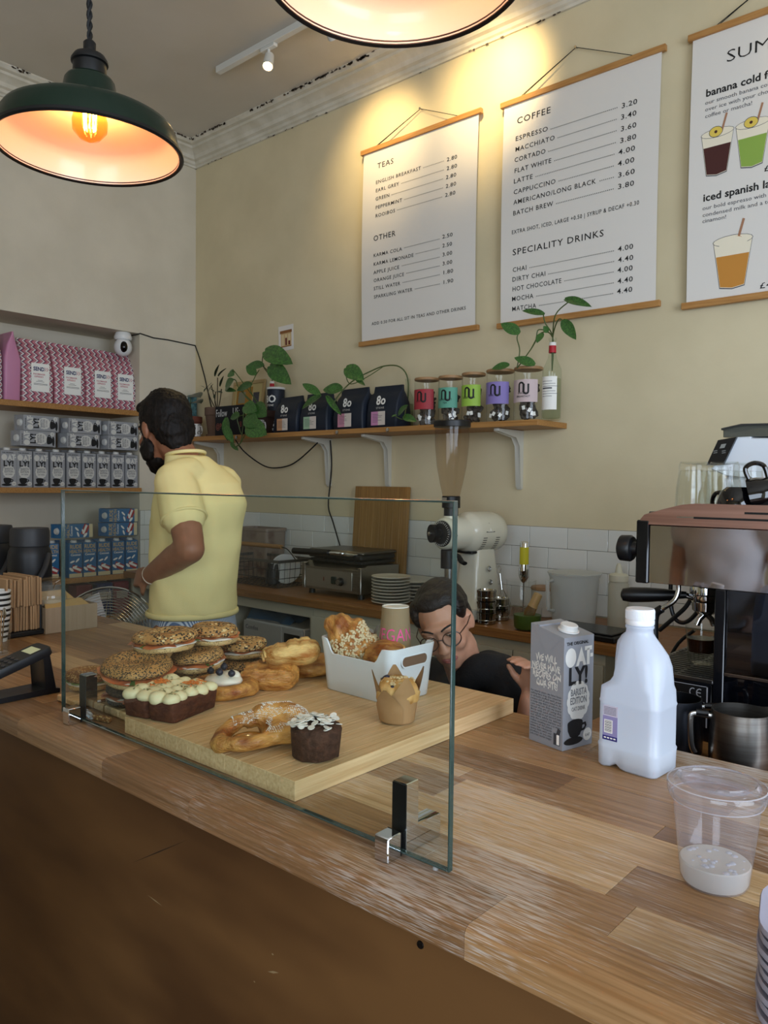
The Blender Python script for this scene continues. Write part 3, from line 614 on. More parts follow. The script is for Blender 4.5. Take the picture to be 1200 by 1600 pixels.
for i in range(4): b.box(x0+.04, x1-.05, .0075, .0079, .05+.03*i, .056+.03*i, mx=mx)
b.build('print', [mat('art_cream', 'c9b880', .6), mat('art_ochre', 'a9792c', .6), mat('art_grey', '8b8a70', .6), mat('art_ink', '4a4a50', .6)], t)
# chalkboard sign
xa, xb = px_at(337, 3.07), px_at(382, 3.07); zt = at(359, 634, y=3.07).z
t = thing('chalkboard', 'small black chalkboard sign reading Follow US on the shelf', 'sign', ((xa+xb)/2, 3.065, ZS+.0005)); b = MB(); b.box(xa-t.location.x, xb-t.location.x, 0, .012, 0, zt-ZS, .002); b.build('board', mat('chalk_black', '15151a', .8), t)
f = T(0, -.001, 0) @ FY; b = MB(); b.text('Follow', .068, xa-t.location.x+.01, zt-ZS-.066, f, bold=.0, sx=.62); b.text('US:', .068, .035, zt-ZS-.062, f, bold=-.005, sx=.75); b.build('lettering', mat('chalk_white', 'd8d8d8', .9), t, label='white chalk lettering')
b = MB(); b.text('@P', .05, xa-t.location.x+.01, .045, f, sx=.8); b.text('18', .05, .09, .05, f, sx=.7); b.build('lettering', mat('chalk_red', '9c5a4c', .9), t, label='reddish chalk lettering')
# trailing pothos in a dark pot behind the sign
q = P(398, 650, 3.1); t = thing('potted_plant', 'trailing pothos in a dark pot spilling over the shelf edge beside the chalkboard', 'plant', (q.x, 3.195, ZS+.0005)); pot(0, .06, .085, .15, '3a2620', t)
c = Vector((q.x, 3.195, ZS+.13)); b = MB()
def vine(pts, ys=3.06): pp = [c]+[P(a_, b_, ys) for a_, b_ in pts]; b.tube(curve(pp, 5), .0032, 6)
vine([(376, 610), (368, 594), (356, 592)]); vine([(384, 620), (380, 604)]); vine([(392, 612), (398, 590), (405, 578)]); vine([(384, 640), (380, 665), (377, 688), (372, 697)], 3.0); vine([(386, 650), (386, 670), (376, 692), (368, 698)], 3.0); vine([(374, 650), (374, 668), (378, 680)], 3.0); vine([(370, 585), (364, 580)])
plant_part(t, b, 'vine', STEM)
for a_, z_, w_, y_ in (((352, 606), (362, 592), .9, 3.05), ((394, 601), (366, 607), .45, 3.05), ((400, 585), (383, 570), .6, 3.05), ((381, 634), (398, 640), .7, 3.0), ((396, 634), (413, 648), .8, 3.02), ((374, 648), (358, 652), .8, 2.98), ((354, 652), (352, 688), .5, 2.97), ((352, 666), (362, 690), .45, 2.96), ((384, 650), (400, 664), .8, 2.98), ((386, 664), (412, 676), .7, 2.97), ((358, 582), (364, 585), .9, 3.06), ((352, 609), (366, 609), .3, 3.06), ((361, 690), (367, 702), .35, 2.98), ((368, 698), (371, 703), .4, 2.98)):
    leaf(t, P(*a_, y_), P(*z_, y_-.02), w_, .15, nrm=(.1, -1, .45))
# mugs
def mug(px, lab, y=3.055):
    x = px_at(px, y); t = thing('mug', lab, 'mug', (x, y, ZS+.0005), 10); b = MB(); b.lathe([(.026, 0), (.033, .004), (.034, .085), (.031, .085), (.03, .008), (.001, .006)], 24); b.build('cup', mat('speckled_mug', 'b9b4ac', .3, col2='6a6660', scale=50, lo=.55, hi=.6), t)
    b = MB(); b.tube([(.033, 0, .07), (.05, 0, .068), (.056, 0, .045), (.05, 0, .022), (.033, 0, .02)], .005, 8); b.build('handle', mat('speckled_mug', 'b9b4ac'), t)
mug(306, 'small speckled mug hanging about beside the dusty brown pot'.replace('hanging about beside', 'standing before')); mug(404, 'pale mug half hidden behind trailing leaves and stacked cups', 3.062)
# bottle with cutting, paper cups in front of it
BOT = clear('bottle_glass', 'f6faf6', .9, .03); WATER = clear('greenish_water', 'eef0e6', .3, .05, haze=.08, hazecol='b4b8a4')
def bottle(loc, h, r, lab, col='e9e6de', label=True, neckred=True, rz=0):
    t = thing('glass_bottle', lab, 'bottle', loc, rz); b = MB(); b.lathe([(r*.9, 0), (r, .006), (r, h*.58), (r*.96, h*.62), (r*.5, h*.74), (r*.38, h*.80), (r*.36, h*.96), (r*.43, h*.965), (r*.43, h)], 28, caps=(True, False)); b.build('glass', BOT, t)
    b = MB(); b.lathe([(r*.85, .008), (r*.92, .012), (r*.92, h*.5)], 24); b.build('water', WATER, t)
    if neckred: b = MB(); b.lathe([(r*.40, h*.815), (r*.385, h*.9)], 20, caps=(False, False)); b.mi = 1; b.lathe([(r*.385, h*.9), (r*.37, h*.94)], 20, caps=(False, False)); b.build('neck_band', [mat('red_band', 'b5202c', .5), WINK], t)
    if label:
        b = MB(); b.lathe([(r+.0008, h*.12), (r+.0008, h*.52)], 14, caps=(False, False), a0=-140, a1=-30); b.mi = 1
        for i in range(7): b.lathe([(r+.0014, h*(.46-.03*i)), (r+.0014, h*(.465-.03*i+.012*(i == 3)))], 8, caps=(False, False), a0=-125, a1=-60+20*(i % 3))
        b.build('label', [WINK, mat('grey_ink', '55555c', .7)], t)
    return t
hb = at(857, 527, y=3.1).z-ZS; bx = px_at(858, 3.1)
t = bottle((bx, 3.12, ZS+.0005), hb, .042, 'clear syrup bottle with a white label and red neck band holding a pothos cutting'); b = MB(); c = Vector((bx, 3.12, ZS+hb*.6)); tp = Vector((bx, 3.12, ZS+hb))
def vine2(pts, ys=3.08, r=.0028): b.tube(curve([c, tp]+[P(a_, b_, ys) for a_, b_ in pts], 5), r, 6)
vine2([(868, 492), (888, 472)]); vine2([(852, 505), (849, 492)]); vine2([(842, 515), (836, 535), (818, 562), (808, 575)], 3.05); vine2([(872, 500), (880, 501)]); vine2([(846, 520), (830, 545)], 3.05); b.tube(curve([P(808, 574, 3.05), P(812, 548, 3.05), P(808, 530, 3.05), P(809, 523, 3.05)], 5), .0028, 6); plant_part(t, b, 'vine', STEM)
for a_, z_, w_ in (((882, 467), (921, 474), .3), ((851, 491), (815, 482), .32), ((812, 521), (782, 503), .55), ((879, 500), (898, 527), .45), ((848, 520), (838, 534), .7), ((836, 570), (803, 556), .45), ((796, 570), (767, 574), .5), ((856, 519), (850, 510), .8)): leaf(t, P(*a_, 3.05), P(*z_, 3.02), w_, .16, nrm=(.1, -1, .5))
t = bottle((px_at(630, 3.2), 3.235, ZS+.0005), .27, .034, 'slim clear bottle with a trailing cutting behind the tea jars', label=False, neckred=False); b = MB()
c = Vector((px_at(630, 3.2), 3.235, ZS+.12)); tp = c+Vector((0, 0, .15)); b.tube(curve([c, tp, P(624, 573, 3.2), P(600, 572, 3.18), P(575, 582, 3.15), P(556, 592, 3.1), P(540, 605, 3.02), P(526, 622, 3.0), P(520, 636, 2.99)], 5), .0036, 6); b.tube(curve([P(600, 572, 3.18), P(572, 590, 3.1), P(548, 600, 3.05), P(541, 585, 3.04), P(553, 576, 3.04)], 5), .0026, 6)
b.tube(curve([c, P(634, 640, 3.0), P(630, 655, 2.99), P(617, 650, 2.99)], 5), .0024, 6); plant_part(t, b, 'vine', STEM)
for a_, z_, w_ in (((540, 574), (565, 590), .55), ((535, 608), (502, 606), .55), ((500, 616), (470, 597), .35), ((502, 618), (467, 636), .35), ((530, 610), (512, 606), .8), ((510, 618), (530, 646), .22), ((622, 648), (634, 632), .5), ((630, 650), (648, 656), .4), ((620, 648), (612, 650), .5), ((556, 590), (568, 600), .3)): leaf(t, P(*a_, 3.0), P(*z_, 2.97), w_, .15, nrm=(.1, -1, .5))
t = bottle((px_at(421, 3.2), 3.22, ZS+.0005), .36, .036, 'clear bottle with a red neck band and tall pothos leaves behind the navy cups', label=False); b = MB(); c = Vector((px_at(421, 3.2), 3.22, ZS+.2)); tp = c+Vector((0, 0, .16))
b.tube(curve([c, tp, P(417, 578, 3.2), P(410, 570, 3.18), P(411, 552, 3.16)], 5), .003, 6); b.tube(curve([c, tp, P(424, 575, 3.2), P(422, 570, 3.18)], 5), .003, 6); b.tube(curve([tp, P(414, 577, 3.18), P(412, 570, 3.15)], 4), .003, 6); plant_part(t, b, 'vine', STEM)
for a_, z_, w_ in (((413, 548), (450, 562), .46), ((421, 571), (449, 595), .48), ((412, 571), (383, 569), .5)): leaf(t, P(*a_, 3.12), P(*z_, 3.08), w_, .16, nrm=(.1, -1, .5))
# two stacked paper tubs printed 80
xc = px_at(431, 3.235); hz = (at(430, 606, y=3.235).z-ZS)/2
def tub(z, lab):
    t = thing('paper_tub', lab, 'cup', (xc, 3.235, ZS+z+.0005), 0, 'navy paper tubs in a stack'); b = MB(); b.lathe([(.05, 0), (.053, .002), (.055, hz-.012)], 32); b.build('tub', NAVY, t)
    b = MB(); b.lathe([(.056, hz-.014), (.0585, hz-.012), (.0585, hz-.004), (.055, hz), (.001, hz)], 32); b.build('lid', WHITE, t)
    b = MB()
    def on(s, size, u0, zc, bold):
        v, f_ = glyphs(s, size, 'CENTER', bold); b.add([((.0566)*math.cos(-math.pi/2+.12+p[0]/.055), .0566*math.sin(-math.pi/2+.12+p[0]/.055), zc+p[1]) for p in v], f_)
    on('8O', .062, 0, hz*.36, .03); on('STONE', .017, 0, hz*.2, .01); b.build('logo', WINK, t)
tub(0, 'navy paper tub marked 80, lower of the stacked pair'); tub(hz, 'navy paper tub marked 80 with a white lid, upper of the stacked pair')
# postcard
q = at(447, 528, y=YB-.002); t = thing('postcard', 'small white card with a drawn shopfront stuck on the wall', 'card', (q.x, YB-.002, q.z)); mx = RY(-2) @ FY; w, h = .069, .078
b = MB(); b.box(-w, w, -h, h, 0, .0012, mx=mx); b.build('card', PAPER, t)
b = MB(); b.box(-.047, .05, -.05, .045, .0012, .0015, mx=mx); b.mi = 1; b.box(-.055, .055, .03, .048, .0015, .0018, mx=mx); b.box(-.047, .05, -.056, -.05, .0015, .0018, mx=mx); b.mi = 2
for a, c_ in ((-.04, -.018), (-.008, .012), (.02, .042)): b.box(a, c_, -.046, .022, .0015, .0018, mx=mx)
b.mi = 3; b.box(-.006, .01, -.046, 0, .0018, .002, mx=mx); b.box(.022, .04, -.046, -.02, .0018, .002, mx=mx); b.build('drawing', [mat('sketch_tan', 'c9a878', .7), mat('sketch_brown', '8a5a30', .7), mat('sketch_pale', 'd9c49a', .7), mat('sketch_red', '6a2a20', .7)], t)
# security camera and cables
q = at(197, 548, y=2.76); t = thing('security_camera', 'white dome security camera under the alcove edge', 'camera', (-4.70, 2.77, 0)); zc = at(197, 543, x=-4.7).z
b = MB(); b.ball((0, 0, zc), (.058, .058, .062), 24, 16); b.build('head', WHITE, t); b = MB(); b.lathe([(.052, zc+.045), (.058, zc+.06), (.05, zc+.085), (.045, AZ-.001)], 24); b.build('base', WHITE, t)
b = MB(); b.ball((.034, -.016, zc-.004), (.03, .027, .038), 16, 10); b.build('lens', mat('lens_black', '050506', .08), t)
b = MB(); w = XL+.004; b.tube([(-4.7, 2.83, AZ-.01), (XL-.002, 2.83, AZ-.012), at(219, 521, x=w), at(240, 528, x=w), at(262, 531, x=w), at(305, 540, x=w), at(312, 560, y=YB-.004), at(320, 590, y=YB-.004), at(331, 640, y=YB-.004)], .0042, 6); tag(b.build('camera_cable', CORD), 'thin black cable running from the security camera round the corner', 'cable')
b = MB(); w = YB-.03; b.tube(curve([at(366, 684, y=YS+.02), at(380, 704, y=3.2), at(404, 723, y=3.25), at(424, 731, y=3.26), at(450, 728, y=3.26), at(470, 716, y=3.25), at(496, 692, y=3.15)], 6), .0042, 6); tag(b.build('slack_cable', CORD), 'slack black cable drooping under the wall shelf', 'cable')
b = MB(); b.tube(curve([at(516, 688, y=3.27), at(518, 720, y=3.27), at(517, 745, y=3.275), at(513, 790, y=3.27), at(520, 815, y=3.26), at(531, 852, y=3.22), at(536, 866, y=3.15)], 6), .0042, 6); tag(b.build('hanging_cable', CORD), 'black cable hanging down the wall to the panini grill', 'cable')
# ================================================================ alcove shelves on the left
for i, (zt, th, lab) in enumerate(((1.945, .034, 'upper oak alcove shelf holding the pink patterned bags'), (1.433, .032, 'middle oak alcove shelf holding the grey oat cartons'), (.868, .034, 'lower oak alcove shelf holding the blue coconut cartons'))):
    b = MB(); b.box(AX+.001, XL+(.004 if i != 1 else .03), A0+.001, A1-.001, zt-th, zt, .0015); o = tag(b.build('alcove_shelf', SHW), lab, 'shelf')
GREYC = mat('oat_carton_grey', 'a0a1a5', .35, spec=.4); CW = mat('carton_cap_white', 'd9d9d6', .4); LG = mat('pale_print', 'd5d3cd', .5)
CWD, CDP, CH = .086, .088, .232
def cup_print(b, f, x, y, s):
    n = 16; pts = [(-.5, .32)]+[(-.5+.02*i, .32-.0*i) for i in range(1)]
    o = [(-.5, .35), (-.47, .05), (-.33, -.22), (-.15, -.3), (.15, -.3), (.33, -.22), (.47, .05), (.5, .35)]
    b.add([(x+p*s, y+q*s, 0) for p, q in o], [tuple(range(8))], f)
    e = [(x+.5*s*math.cos(a*math.pi/8), y+.35*s+.16*s*math.sin(a*math.pi/8), .0001) for a in range(16)]; b.add(e, [tuple(range(16))], f)
    h = [(.46, .28), (.7, .3), (.76, .12), (.62, -.05), (.4, -.08), (.42, .02), (.58, .05), (.64, .13), (.6, .2), (.46, .18)]; b.add([(x+p*s, y+q*s, 0) for p, q in h], [tuple(range(10))], f)
    u = [(x-.1*s+.62*s*math.cos(a*math.pi/8), y-.43*s+.17*s*math.sin(a*math.pi/8), 0) for a in range(16)]; b.add(u, [tuple(range(16))], f)
def carton(name, lab, loc, col, prints, group=None, rz=0, rot=None):
    t = thing(name, lab, 'carton', loc, rz, group, rot); w, d, h = CWD/2, CDP/2, CH
    b = MB(); z0 = h-.017
    b.rings([[(x*k, y*k, z) for x, y in ((-w, -d), (w, -d), (w, d), (-w, d))] for k, z in ((.985, 0), (1, .003))]+[[(-w, -d, z0), (w, -d, z0), (w, d, h), (-w, d, h)]]); b.build('carton_body', col, t, ang=20)
    f = frame((1, 0, 0), (0, math.cos(.19), math.sin(.19)), (0, -math.sin(.19), math.cos(.19)), (0, -.004, h-.0085))
    b = MB(); b.lathe([(.021, 0), (.021, .003), (.0175, .0035), (.0175, .012), (.016, .0135), (.001, .0135)], 20, f @ T(0, -.012, 0)); b.build('cap', CW, t)
    b = MB(); b.box(-w*.98, w*.98, .026, .032, -.001, .002, mx=f); b.add([(-w-.0006, -d*.9, z0+.001), (-w-.0006, d*.9, h-.001), (-w-.0006, 0, h-.055)], [(0, 1, 2)]); b.add([(w+.0006, -d*.9, z0+.001), (w+.0006, d*.9, h-.001), (w+.0006, 0, h-.055)], [(0, 2, 1)]); b.build('top_fold', col, t)
    F = T(0, -d-.0006, 0) @ FY; prints(t, F, w, d, h); return t
def oat_print(t, F, w, d, h):
    b = MB(F); b.ball((-.024, .176, 0), (.0155, .0185, .0003), 18, 4); b.add([(.006, .195, 0), (-.009, .158, 0), (-.001, .158, 0), (.002, .166, 0), (.010, .166, 0), (.013, .158, 0), (.021, .158, 0)], [(0, 1, 2, 3), (0, 3, 4), (0, 4, 5, 6)]); b.box(.016, .037, .186, .194, -.0001, .0001); b.box(.0225, .0305, .158, .19, -.0001, .0001); b.box(.0325, .040, .172, .179, -.0001, .0001)
    n = 13; pts = []
    for i in range(n*6): a = 2*math.pi*i/(n*6); k = 1+.07*abs(math.sin(n*a/2)); pts.append((.031*k*math.cos(a), .091+.036*k*math.sin(a), 0))
    b.add(pts, [tuple(range(len(pts)))]); b.ball((.028, .022, .0002), (.0125, .0125, .0003), 14, 4); b.build('white_print', LG, t, kind='stuff')
    b = MB(F); b.text('THE ORIGINAL', .0085, -.036, .2, sx=1.1, bold=.03); b.text('LY!', .046, -.03, .124, bold=.035, sp=.95, sx=.95); cup_print(b, T(0, 0, .0001), -.008, .034, .044); b.build('black_print', INK, t, kind='stuff')
    b = MB(F); 
    for i, (s, z) in enumerate((('BARISTA', .102), ('EDITION', .086), ('OAT DRINK', .0725))): b.text(s, .0185 if i < 2 else .011, 0, z, align='CENTER', bold=.02, sx=.66, lift=.0006)
    b.text('0.47', .008, .028, .018, align='CENTER', bold=.02, lift=.0008); b.build('grey_print', mat('print_grey', '77777a', .5), t, kind='stuff')
# standing row
ed = [1.3, 25.9, 50.7, 77.3, 103, 127.5, 150.7, 173, 195.5, 215.5]; proto = None; row = 'oat drink cartons stored on the middle alcove shelf'
ORD = ['first', 'second', 'third', 'fourth', 'fifth', 'sixth', 'seventh', 'eighth', 'ninth']
xf = XL-.002
for i in range(9):
    y0, y1 = at(ed[i], 730, x=xf).y, at(ed[i+1], 730, x=xf).y; lab = 'grey oat drink carton standing on the middle alcove shelf, %s from the left' % ORD[i]; loc = (xf-CDP/2, (y0+y1)/2, 1.4335)
    if not proto: proto = carton('oat_carton', lab, loc, GREYC, oat_print, row, 90); proto.scale.x = 1.05
    else: dup(proto, loc, 90, lab)
zr = 1.4335+CH+.016
# lying rows: the cap end faces the room's front
def lying(px0, px1, z, x, lab, src=None, grp=None):
    y0 = at(px0, 700, x=x).y; L = (Vector((0, 0, 0))).copy(); e = (Matrix.Rotation(R(90), 3, 'X') @ Matrix.Rotation(R(90), 3, 'Z'))
    y1 = at(px1, 700, x=x).y
    return dup(src or proto, (x-CDP/2, y1, z+CWD*.526), label=lab, rot=e.to_euler(), group=grp)
for px1, lab in ((87, 'grey oat carton lying on the standing row, leftmost of that layer'), (155.5, 'grey oat carton lying on the standing row, middle one of that layer'), (215.5, 'grey oat carton lying on the standing row, last before the alcove edge')): lying(0, px1, zr, xf, lab)
for px1, lab in ((92, 'grey oat carton in the topmost layer, leftmost with a bright glint'), (158, 'grey oat carton in the topmost layer, middle one'), (215.5, 'grey oat carton in the topmost layer, last before the alcove edge')): lying(0, px1, zr+CDP+.0045, xf, lab)
for k, z in enumerate((zr, zr+CDP+.0045)):
    lying(0, (87, 92)[k], z, xf-.095, 'grey oat carton lying behind, cap showing at left of the %s layer' % ('lower', 'topmost')[k])
# blue coconut cartons
BLUE = mat('coconut_carton_blue', '2a6c9e', .35); TANP = mat('tan_print', 'c0a878', .5); REDP = mat('red_print', 'a3282c', .5); CRP = mat('cream_print', 'd8c9a0', .5)
def coco_print(t, F, w, d, h):
    b = MB(F); b.text('RUDE', .0345, 0, .183, align='CENTER', bold=.03, sx=.86); b.text('HEALTH', .0285, 0, .155, align='CENTER', bold=.03, sx=.78); b.text('ALMOND-FREE', .008, 0, .1275, align='CENTER', sx=.8) if 0 else None; b.build('tan_print', TANP, t, kind='stuff')
    b = MB(F); b.text('Coconut', .019, 0, .137, align='CENTER', bold=.02, sx=.95)
    for cx, cy, rx, ry, a in ((-.022, .1, .017, .006, 20), (.012, .108, .017, .006, 45), (-.028, .052, .018, .008, -40), (.0, .07, .012, .005, 10)): b.ball((0, 0, 0), (rx, ry, .0003), 12, 4, T(cx, cy, .0002) @ RZ(a))
    b.box(-.03, .03, -.007, .007, 0, .0004, mx=T(.008, .055, .0004) @ RZ(-24)); b.build('white_print', WINK, t, kind='stuff')
    b = MB(F); b.box(-.034, .034, -.019, .019, 0, .0002, .0, T(.006, .052, 0) @ RZ(-24)); b.build('red_print', REDP, t, kind='stuff')
    b = MB(F); b.box(-.042, .042, .002, .026, 0, .0003); b.build('cream_print', CRP, t, kind='stuff')
ed = [107, 129.3, 151.5, 174, 196, 215.5]; cp = None; cg = 'coconut drink cartons stored on the lower alcove shelf'
for i in range(5):
    y0, y1 = at(ed[i], 870, x=xf).y, at(ed[i+1], 870, x=xf).y; lab = 'blue coconut drink carton standing on the lower alcove shelf, %s of the clear five' % ORD[i]; loc = (xf-CDP/2, (y0+y1)/2, .8685)
    if not cp: cp = carton('coconut_carton', lab, loc, BLUE, coco_print, cg, 90)
    else: dup(cp, loc, 90, lab)
y_ = at(107, 870, x=xf).y
dup(cp, (xf-.06-CDP/2, y_-.055, .8685), 60, 'blue coconut carton turned sideways left of the standing five'); dup(cp, (xf-.16-CDP/2, y_-.16, .8685), 40, 'blue coconut carton at the shadowed left end of its shelf')
zr2 = .8685+CH+.016
lying(0, 145, zr2, xf, 'blue coconut carton lying on the standing row, left one', cp, cg); lying(0, 214.5, zr2, xf, 'blue coconut carton lying on the standing row, right one', cp, cg); lying(0, 215.5, zr2+CDP+.002, xf, 'topmost blue coconut carton lying under the middle alcove shelf', cp, cg)
lying(0, 215.5, zr2+CDP+.002, xf-.1, 'blue coconut carton behind the topmost one with its cap showing', cp, cg)
# a dark store box and packs below that shelf
for i, (y, c_, lab) in enumerate(((2.48, '6a1a24', 'red pack under the lower alcove shelf behind the fan'), (2.62, '1d2c5a', 'navy blue pack under the lower alcove shelf by the man'), (2.74, '7a2030', 'dark red pack under the lower alcove shelf nearest the tiles'))):
    b = MB(); b.box(-.06, .06, -.055, .055, 0, .21, .008); b.mi = 1; b.box(.0602, .0606, -.04, .04, .1, .15); o = b.build('snack_pack', [mat('pack_'+c_, c_, .35), mat('pack_band', 'b0a090', .5)], None, (XL-.08, y, .605)); tag(o, lab, 'pack')
b = MB(); b.box(AX+.001, XL, A0+.001, A1-.001, .57, .604, .0015); tag(b.build('alcove_shelf', SHW), 'bottom oak alcove shelf with red and blue packs by the floor fan', 'shelf')
# pink patterned bags
def zigzag():
    m = mat('pink_zigzag_print', 'c9808f', .45); nt = m.node_tree; N = nt.nodes; L = nt.links
    tc = N.new('ShaderNodeTexCoord'); sp = N.new('ShaderNodeSeparateXYZ'); L.new(tc.outputs['Object'], sp.inputs[0])
    def M(op, a, b=None):
        n = N.new('ShaderNodeMath'); n.operation = op
        for i, v in enumerate((a, b)):
            if v is None: continue
            if isinstance(v, (int, float)): n.inputs[i].default_value = v
            else: L.new(v, n.inputs[i])
        return n.outputs[0]
    u = M('MULTIPLY', sp.outputs[0], 1/.040); v = M('MULTIPLY', sp.outputs[2], 1/.034)
    fv = M('FRACT', v); tri = M('ABSOLUTE', M('SUBTRACT', fv, .5)); row = M('FLOOR', v)
    t = M('FRACT', M('ADD', M('ADD', u, M('MULTIPLY', tri, 1.1)), M('MULTIPLY', row, .0)))
    rp = N.new('ShaderNodeValToRGB'); rp.color_ramp.interpolation = 'CONSTANT'; L.new(t, rp.inputs[0]); e = rp.color_ramp.elements
    e[0].position = 0; e[0].color = lin('e4dcd8'); e[1].position = .27; e[1].color = lin('2c2858')
    for p_, c_ in ((.42, 'b0606a'), (.66, 'c98896'), (.88, 'a05560')): q = e.new(p_); q.color = lin(c_)
    L.new(rp.outputs[0], N['Principled BSDF'].inputs['Base Color']); return m
ZIG = zigzag(); PINK = mat('pink_foil', 'c987a8', .4, bump=.15, scale=20)
def pinkbag(py, px0, px1, lab, rz=90, dx=0):
    y0, y1 = at(px0, 580, x=XL-.06).y, at(px1, 580, x=XL-.06).y; w = y1-y0; h = .385
    t = thing('patterned_bag', lab, 'bag', (XL-.10+dx, (y0+y1)/2, 1.9455), rz, 'pink patterned coffee bags on the upper alcove shelf')
    b = MB(); rs = []
    for z, k, dd, oy in ((0, .98, .95, 0), (.015, 1, 1, 0), (.4, 1, 1, 0), (.7, .98, .75, .01), (.9, .96, .34, .02), (.93, .95, .12, .025), (1, .94, .08, .027)): rs.append([(x*k, y*dd+oy, z*h) for x, y in rrect(w*.97, .14, .014, 3)])
    b.rings(rs); b.jitter(.006, 9, py); b.build('pouch', ZIG, t, ang=60)
    f = T(0, -.0765, 0) @ FY; b = MB(f); b.box(-.048, .062, .065, .235, 0, .001); b.mi = 1; b.text('SEND', .032, -.036, .19, bold=.035, sx=.85, lift=.0014); b.mi = 2
    for dx_ in (.03, .043): b.add([(dx_, .213, .0014), (dx_+.004, .213, .0014), (dx_+.014, .2015, .0014), (dx_+.004, .19, .0014), (dx_, .19, .0014), (dx_+.010, .2015, .0014)], [(0, 1, 2, 5), (5, 2, 3, 4)])
    b.text('PACEMAKER', .0135, -.036, .165, bold=.02, sx=.95, lift=.0014); b.text('ESPRESSO', .0135, -.03, .15, bold=.02, sx=.95, lift=.0014); b.mi = 3
    for i, (a, c_, z) in enumerate(((-.01, .02, .132), (-.02, .03, .124), (-.034, .05, .112), (-.034, .05, .106))): b.box(a, c_, z, z+.0022, .001, .0014)
    b.build('label', [WINK, mat('label_navy', '242a60', .5), mat('label_pink', 'c0606e', .5), mat('grey_ink', '55555c', .7)], t); return t
pinkbag(1, 31, 82, 'pink zigzag bag on the upper alcove shelf, first with its label showing'); pinkbag(2, 81, 132, 'pink zigzag bag on the upper alcove shelf, second with its label showing', 91); pinkbag(3, 131, 177, 'pink zigzag bag on the upper alcove shelf, third with its label showing'); pinkbag(4, 173, 212, 'pink zigzag bag on the upper alcove shelf, fourth, under the camera', 89, -.02)
def plainbag(px0, px1, lab, mt, d=.1, dx=0):
    y0, y1 = at(px0, 580, x=XL-.04).y, at(px1, 580, x=XL-.04).y; w = y1-y0; h = .40; t = thing('side_on_bag', lab, 'bag', (XL-.12+dx, (y0+y1)/2, 1.9455), 90); b = MB(); rs = []
    for z, k, dd in ((0, .95, .97), (.02, 1, 1), (.6, 1, 1), (.82, .62, .98), (.95, .16, .97), (1, .1, .96)): rs.append([(x*k, y*dd, z*h) for x, y in rrect(w*.96, .2, .014, 3)])
    b.rings(rs); b.jitter(.008, 11, px0); b.build('gusset', mt, t, ang=60)
plainbag(4, 31, 'plain pink gusset of a bag turned side on, left end of the upper alcove shelf', PINK); plainbag(-24, 3, 'patterned bag cut by the left edge of the upper alcove shelf', ZIG)

# ================================================================ left end of the front counter
AIR = mat('black_airpot', '1b1c1f', .45)
def airpot(x, y, lab, r=.083, h=.335):
    t = thing('airpot', lab, 'flask', (x, y, ZT+.0005), 30, 'black insulated flasks'); b = MB(); b.lathe([(r*.94, 0), (r, .006), (r, h*.66), (r*.97, h*.72), (r*.86, h*.78)], 36); b.build('flask_body', AIR, t)
    b = MB(); b.lathe([(r*.86, h*.78), (r*.9, h*.79), (r*.9, h*.96), (r*.85, h), (.001, h)], 36); b.build('lid', mat('airpot_lid', '2c2d30', .5), t)
    b = MB(); b.tube(curve([(r*1.0, 0, h*.7), (r*1.16, -r*.5, h*.55), (r*1.05, -r*1.0, h*.40), (r*.35, -r*1.15, h*.33)], 5), .011, 8, flat=.5); b.build('handle', mat('airpot_lid', '2c2d30', .5), t)
airpot(-3.13, 1.43, 'black insulated flask with grey handle behind the napkin holder'); airpot(-3.40, 1.40, 'second black insulated flask standing further left behind the napkins')
# napkin holder
KRAFT = mat('kraft_napkin', '9c7b58', .85, rand=.14)
t = thing('napkin_holder', 'black wire holder packed with brown paper napkins on the counter', 'napkins', (-2.70, 1.172, ZT+.0005), 4)
b = MB(); b.box(-.085, .085, -.07, .07, 0, .018, .004); b.build('base', BLACK, t)
b = MB()
for y in (-.062, .062): b.tube(curve([(-.07, y, .018), (-.07, y, .12), (-.06, y, .15), (.0, y, .158), (.06, y, .15), (.07, y, .12), (.07, y, .018)], 4), .0042, 8)
b.build('wire_loop', BLACK, t)
random.seed(21)
for i in range(15):
    y = -.056+.112*i/14; dx = random.uniform(-.004, .008); b = MB(); b.box(-.078+dx, .082+dx, y-.0034, y+.0034, .100+random.random()*.006, .2+random.uniform(-.008, .004), .0015); b.jitter(.003, 20, i); b.build('napkin', KRAFT, t)
    dx = random.uniform(-.006, .006); b = MB(); b.box(-.078+dx, .078+dx, y-.0034, y+.0034, .019, .1+random.random()*.004, .0025); b.jitter(.003, 20, i+40); b.build('napkin', KRAFT, t)
# striped paper cups, nested
STR = mat('black_stripe', '151515', .5); CUPW = mat('paper_cup_white', 'd6d4ce', .5)
def nested(px, py, n, who):
    c = at(px, py, z=ZT)
    for i in range(n):
        t = thing('striped_cup', 'black and white striped paper cup, %s in the %s nested stack' % (ORD[i]+' from the bottom', who), 'cup', (c.x, c.y, ZT+.0006+i*.0175), 0, 'nested striped paper cups')
        b = MB(); b.lathe([(.029, 0), (.040, .092), (.0415, .094), (.0415, .097), (.039, .097), (.0275, .004), (.001, .004)], 28); b.build('cup', CUPW, t)
        b = MB()
        for k in range(5 if i == 0 else 1): z = .09-.0175*k; b.lathe([(.0293+.011*(z-.008)/.092, z-.008), (.0293+.011*z/.092, z)], 28, caps=(False, False))
        b.build('stripe', STR, t)
nested(-4, 1002, 5, 'near'); nested(-22, 975, 8, 'rear')
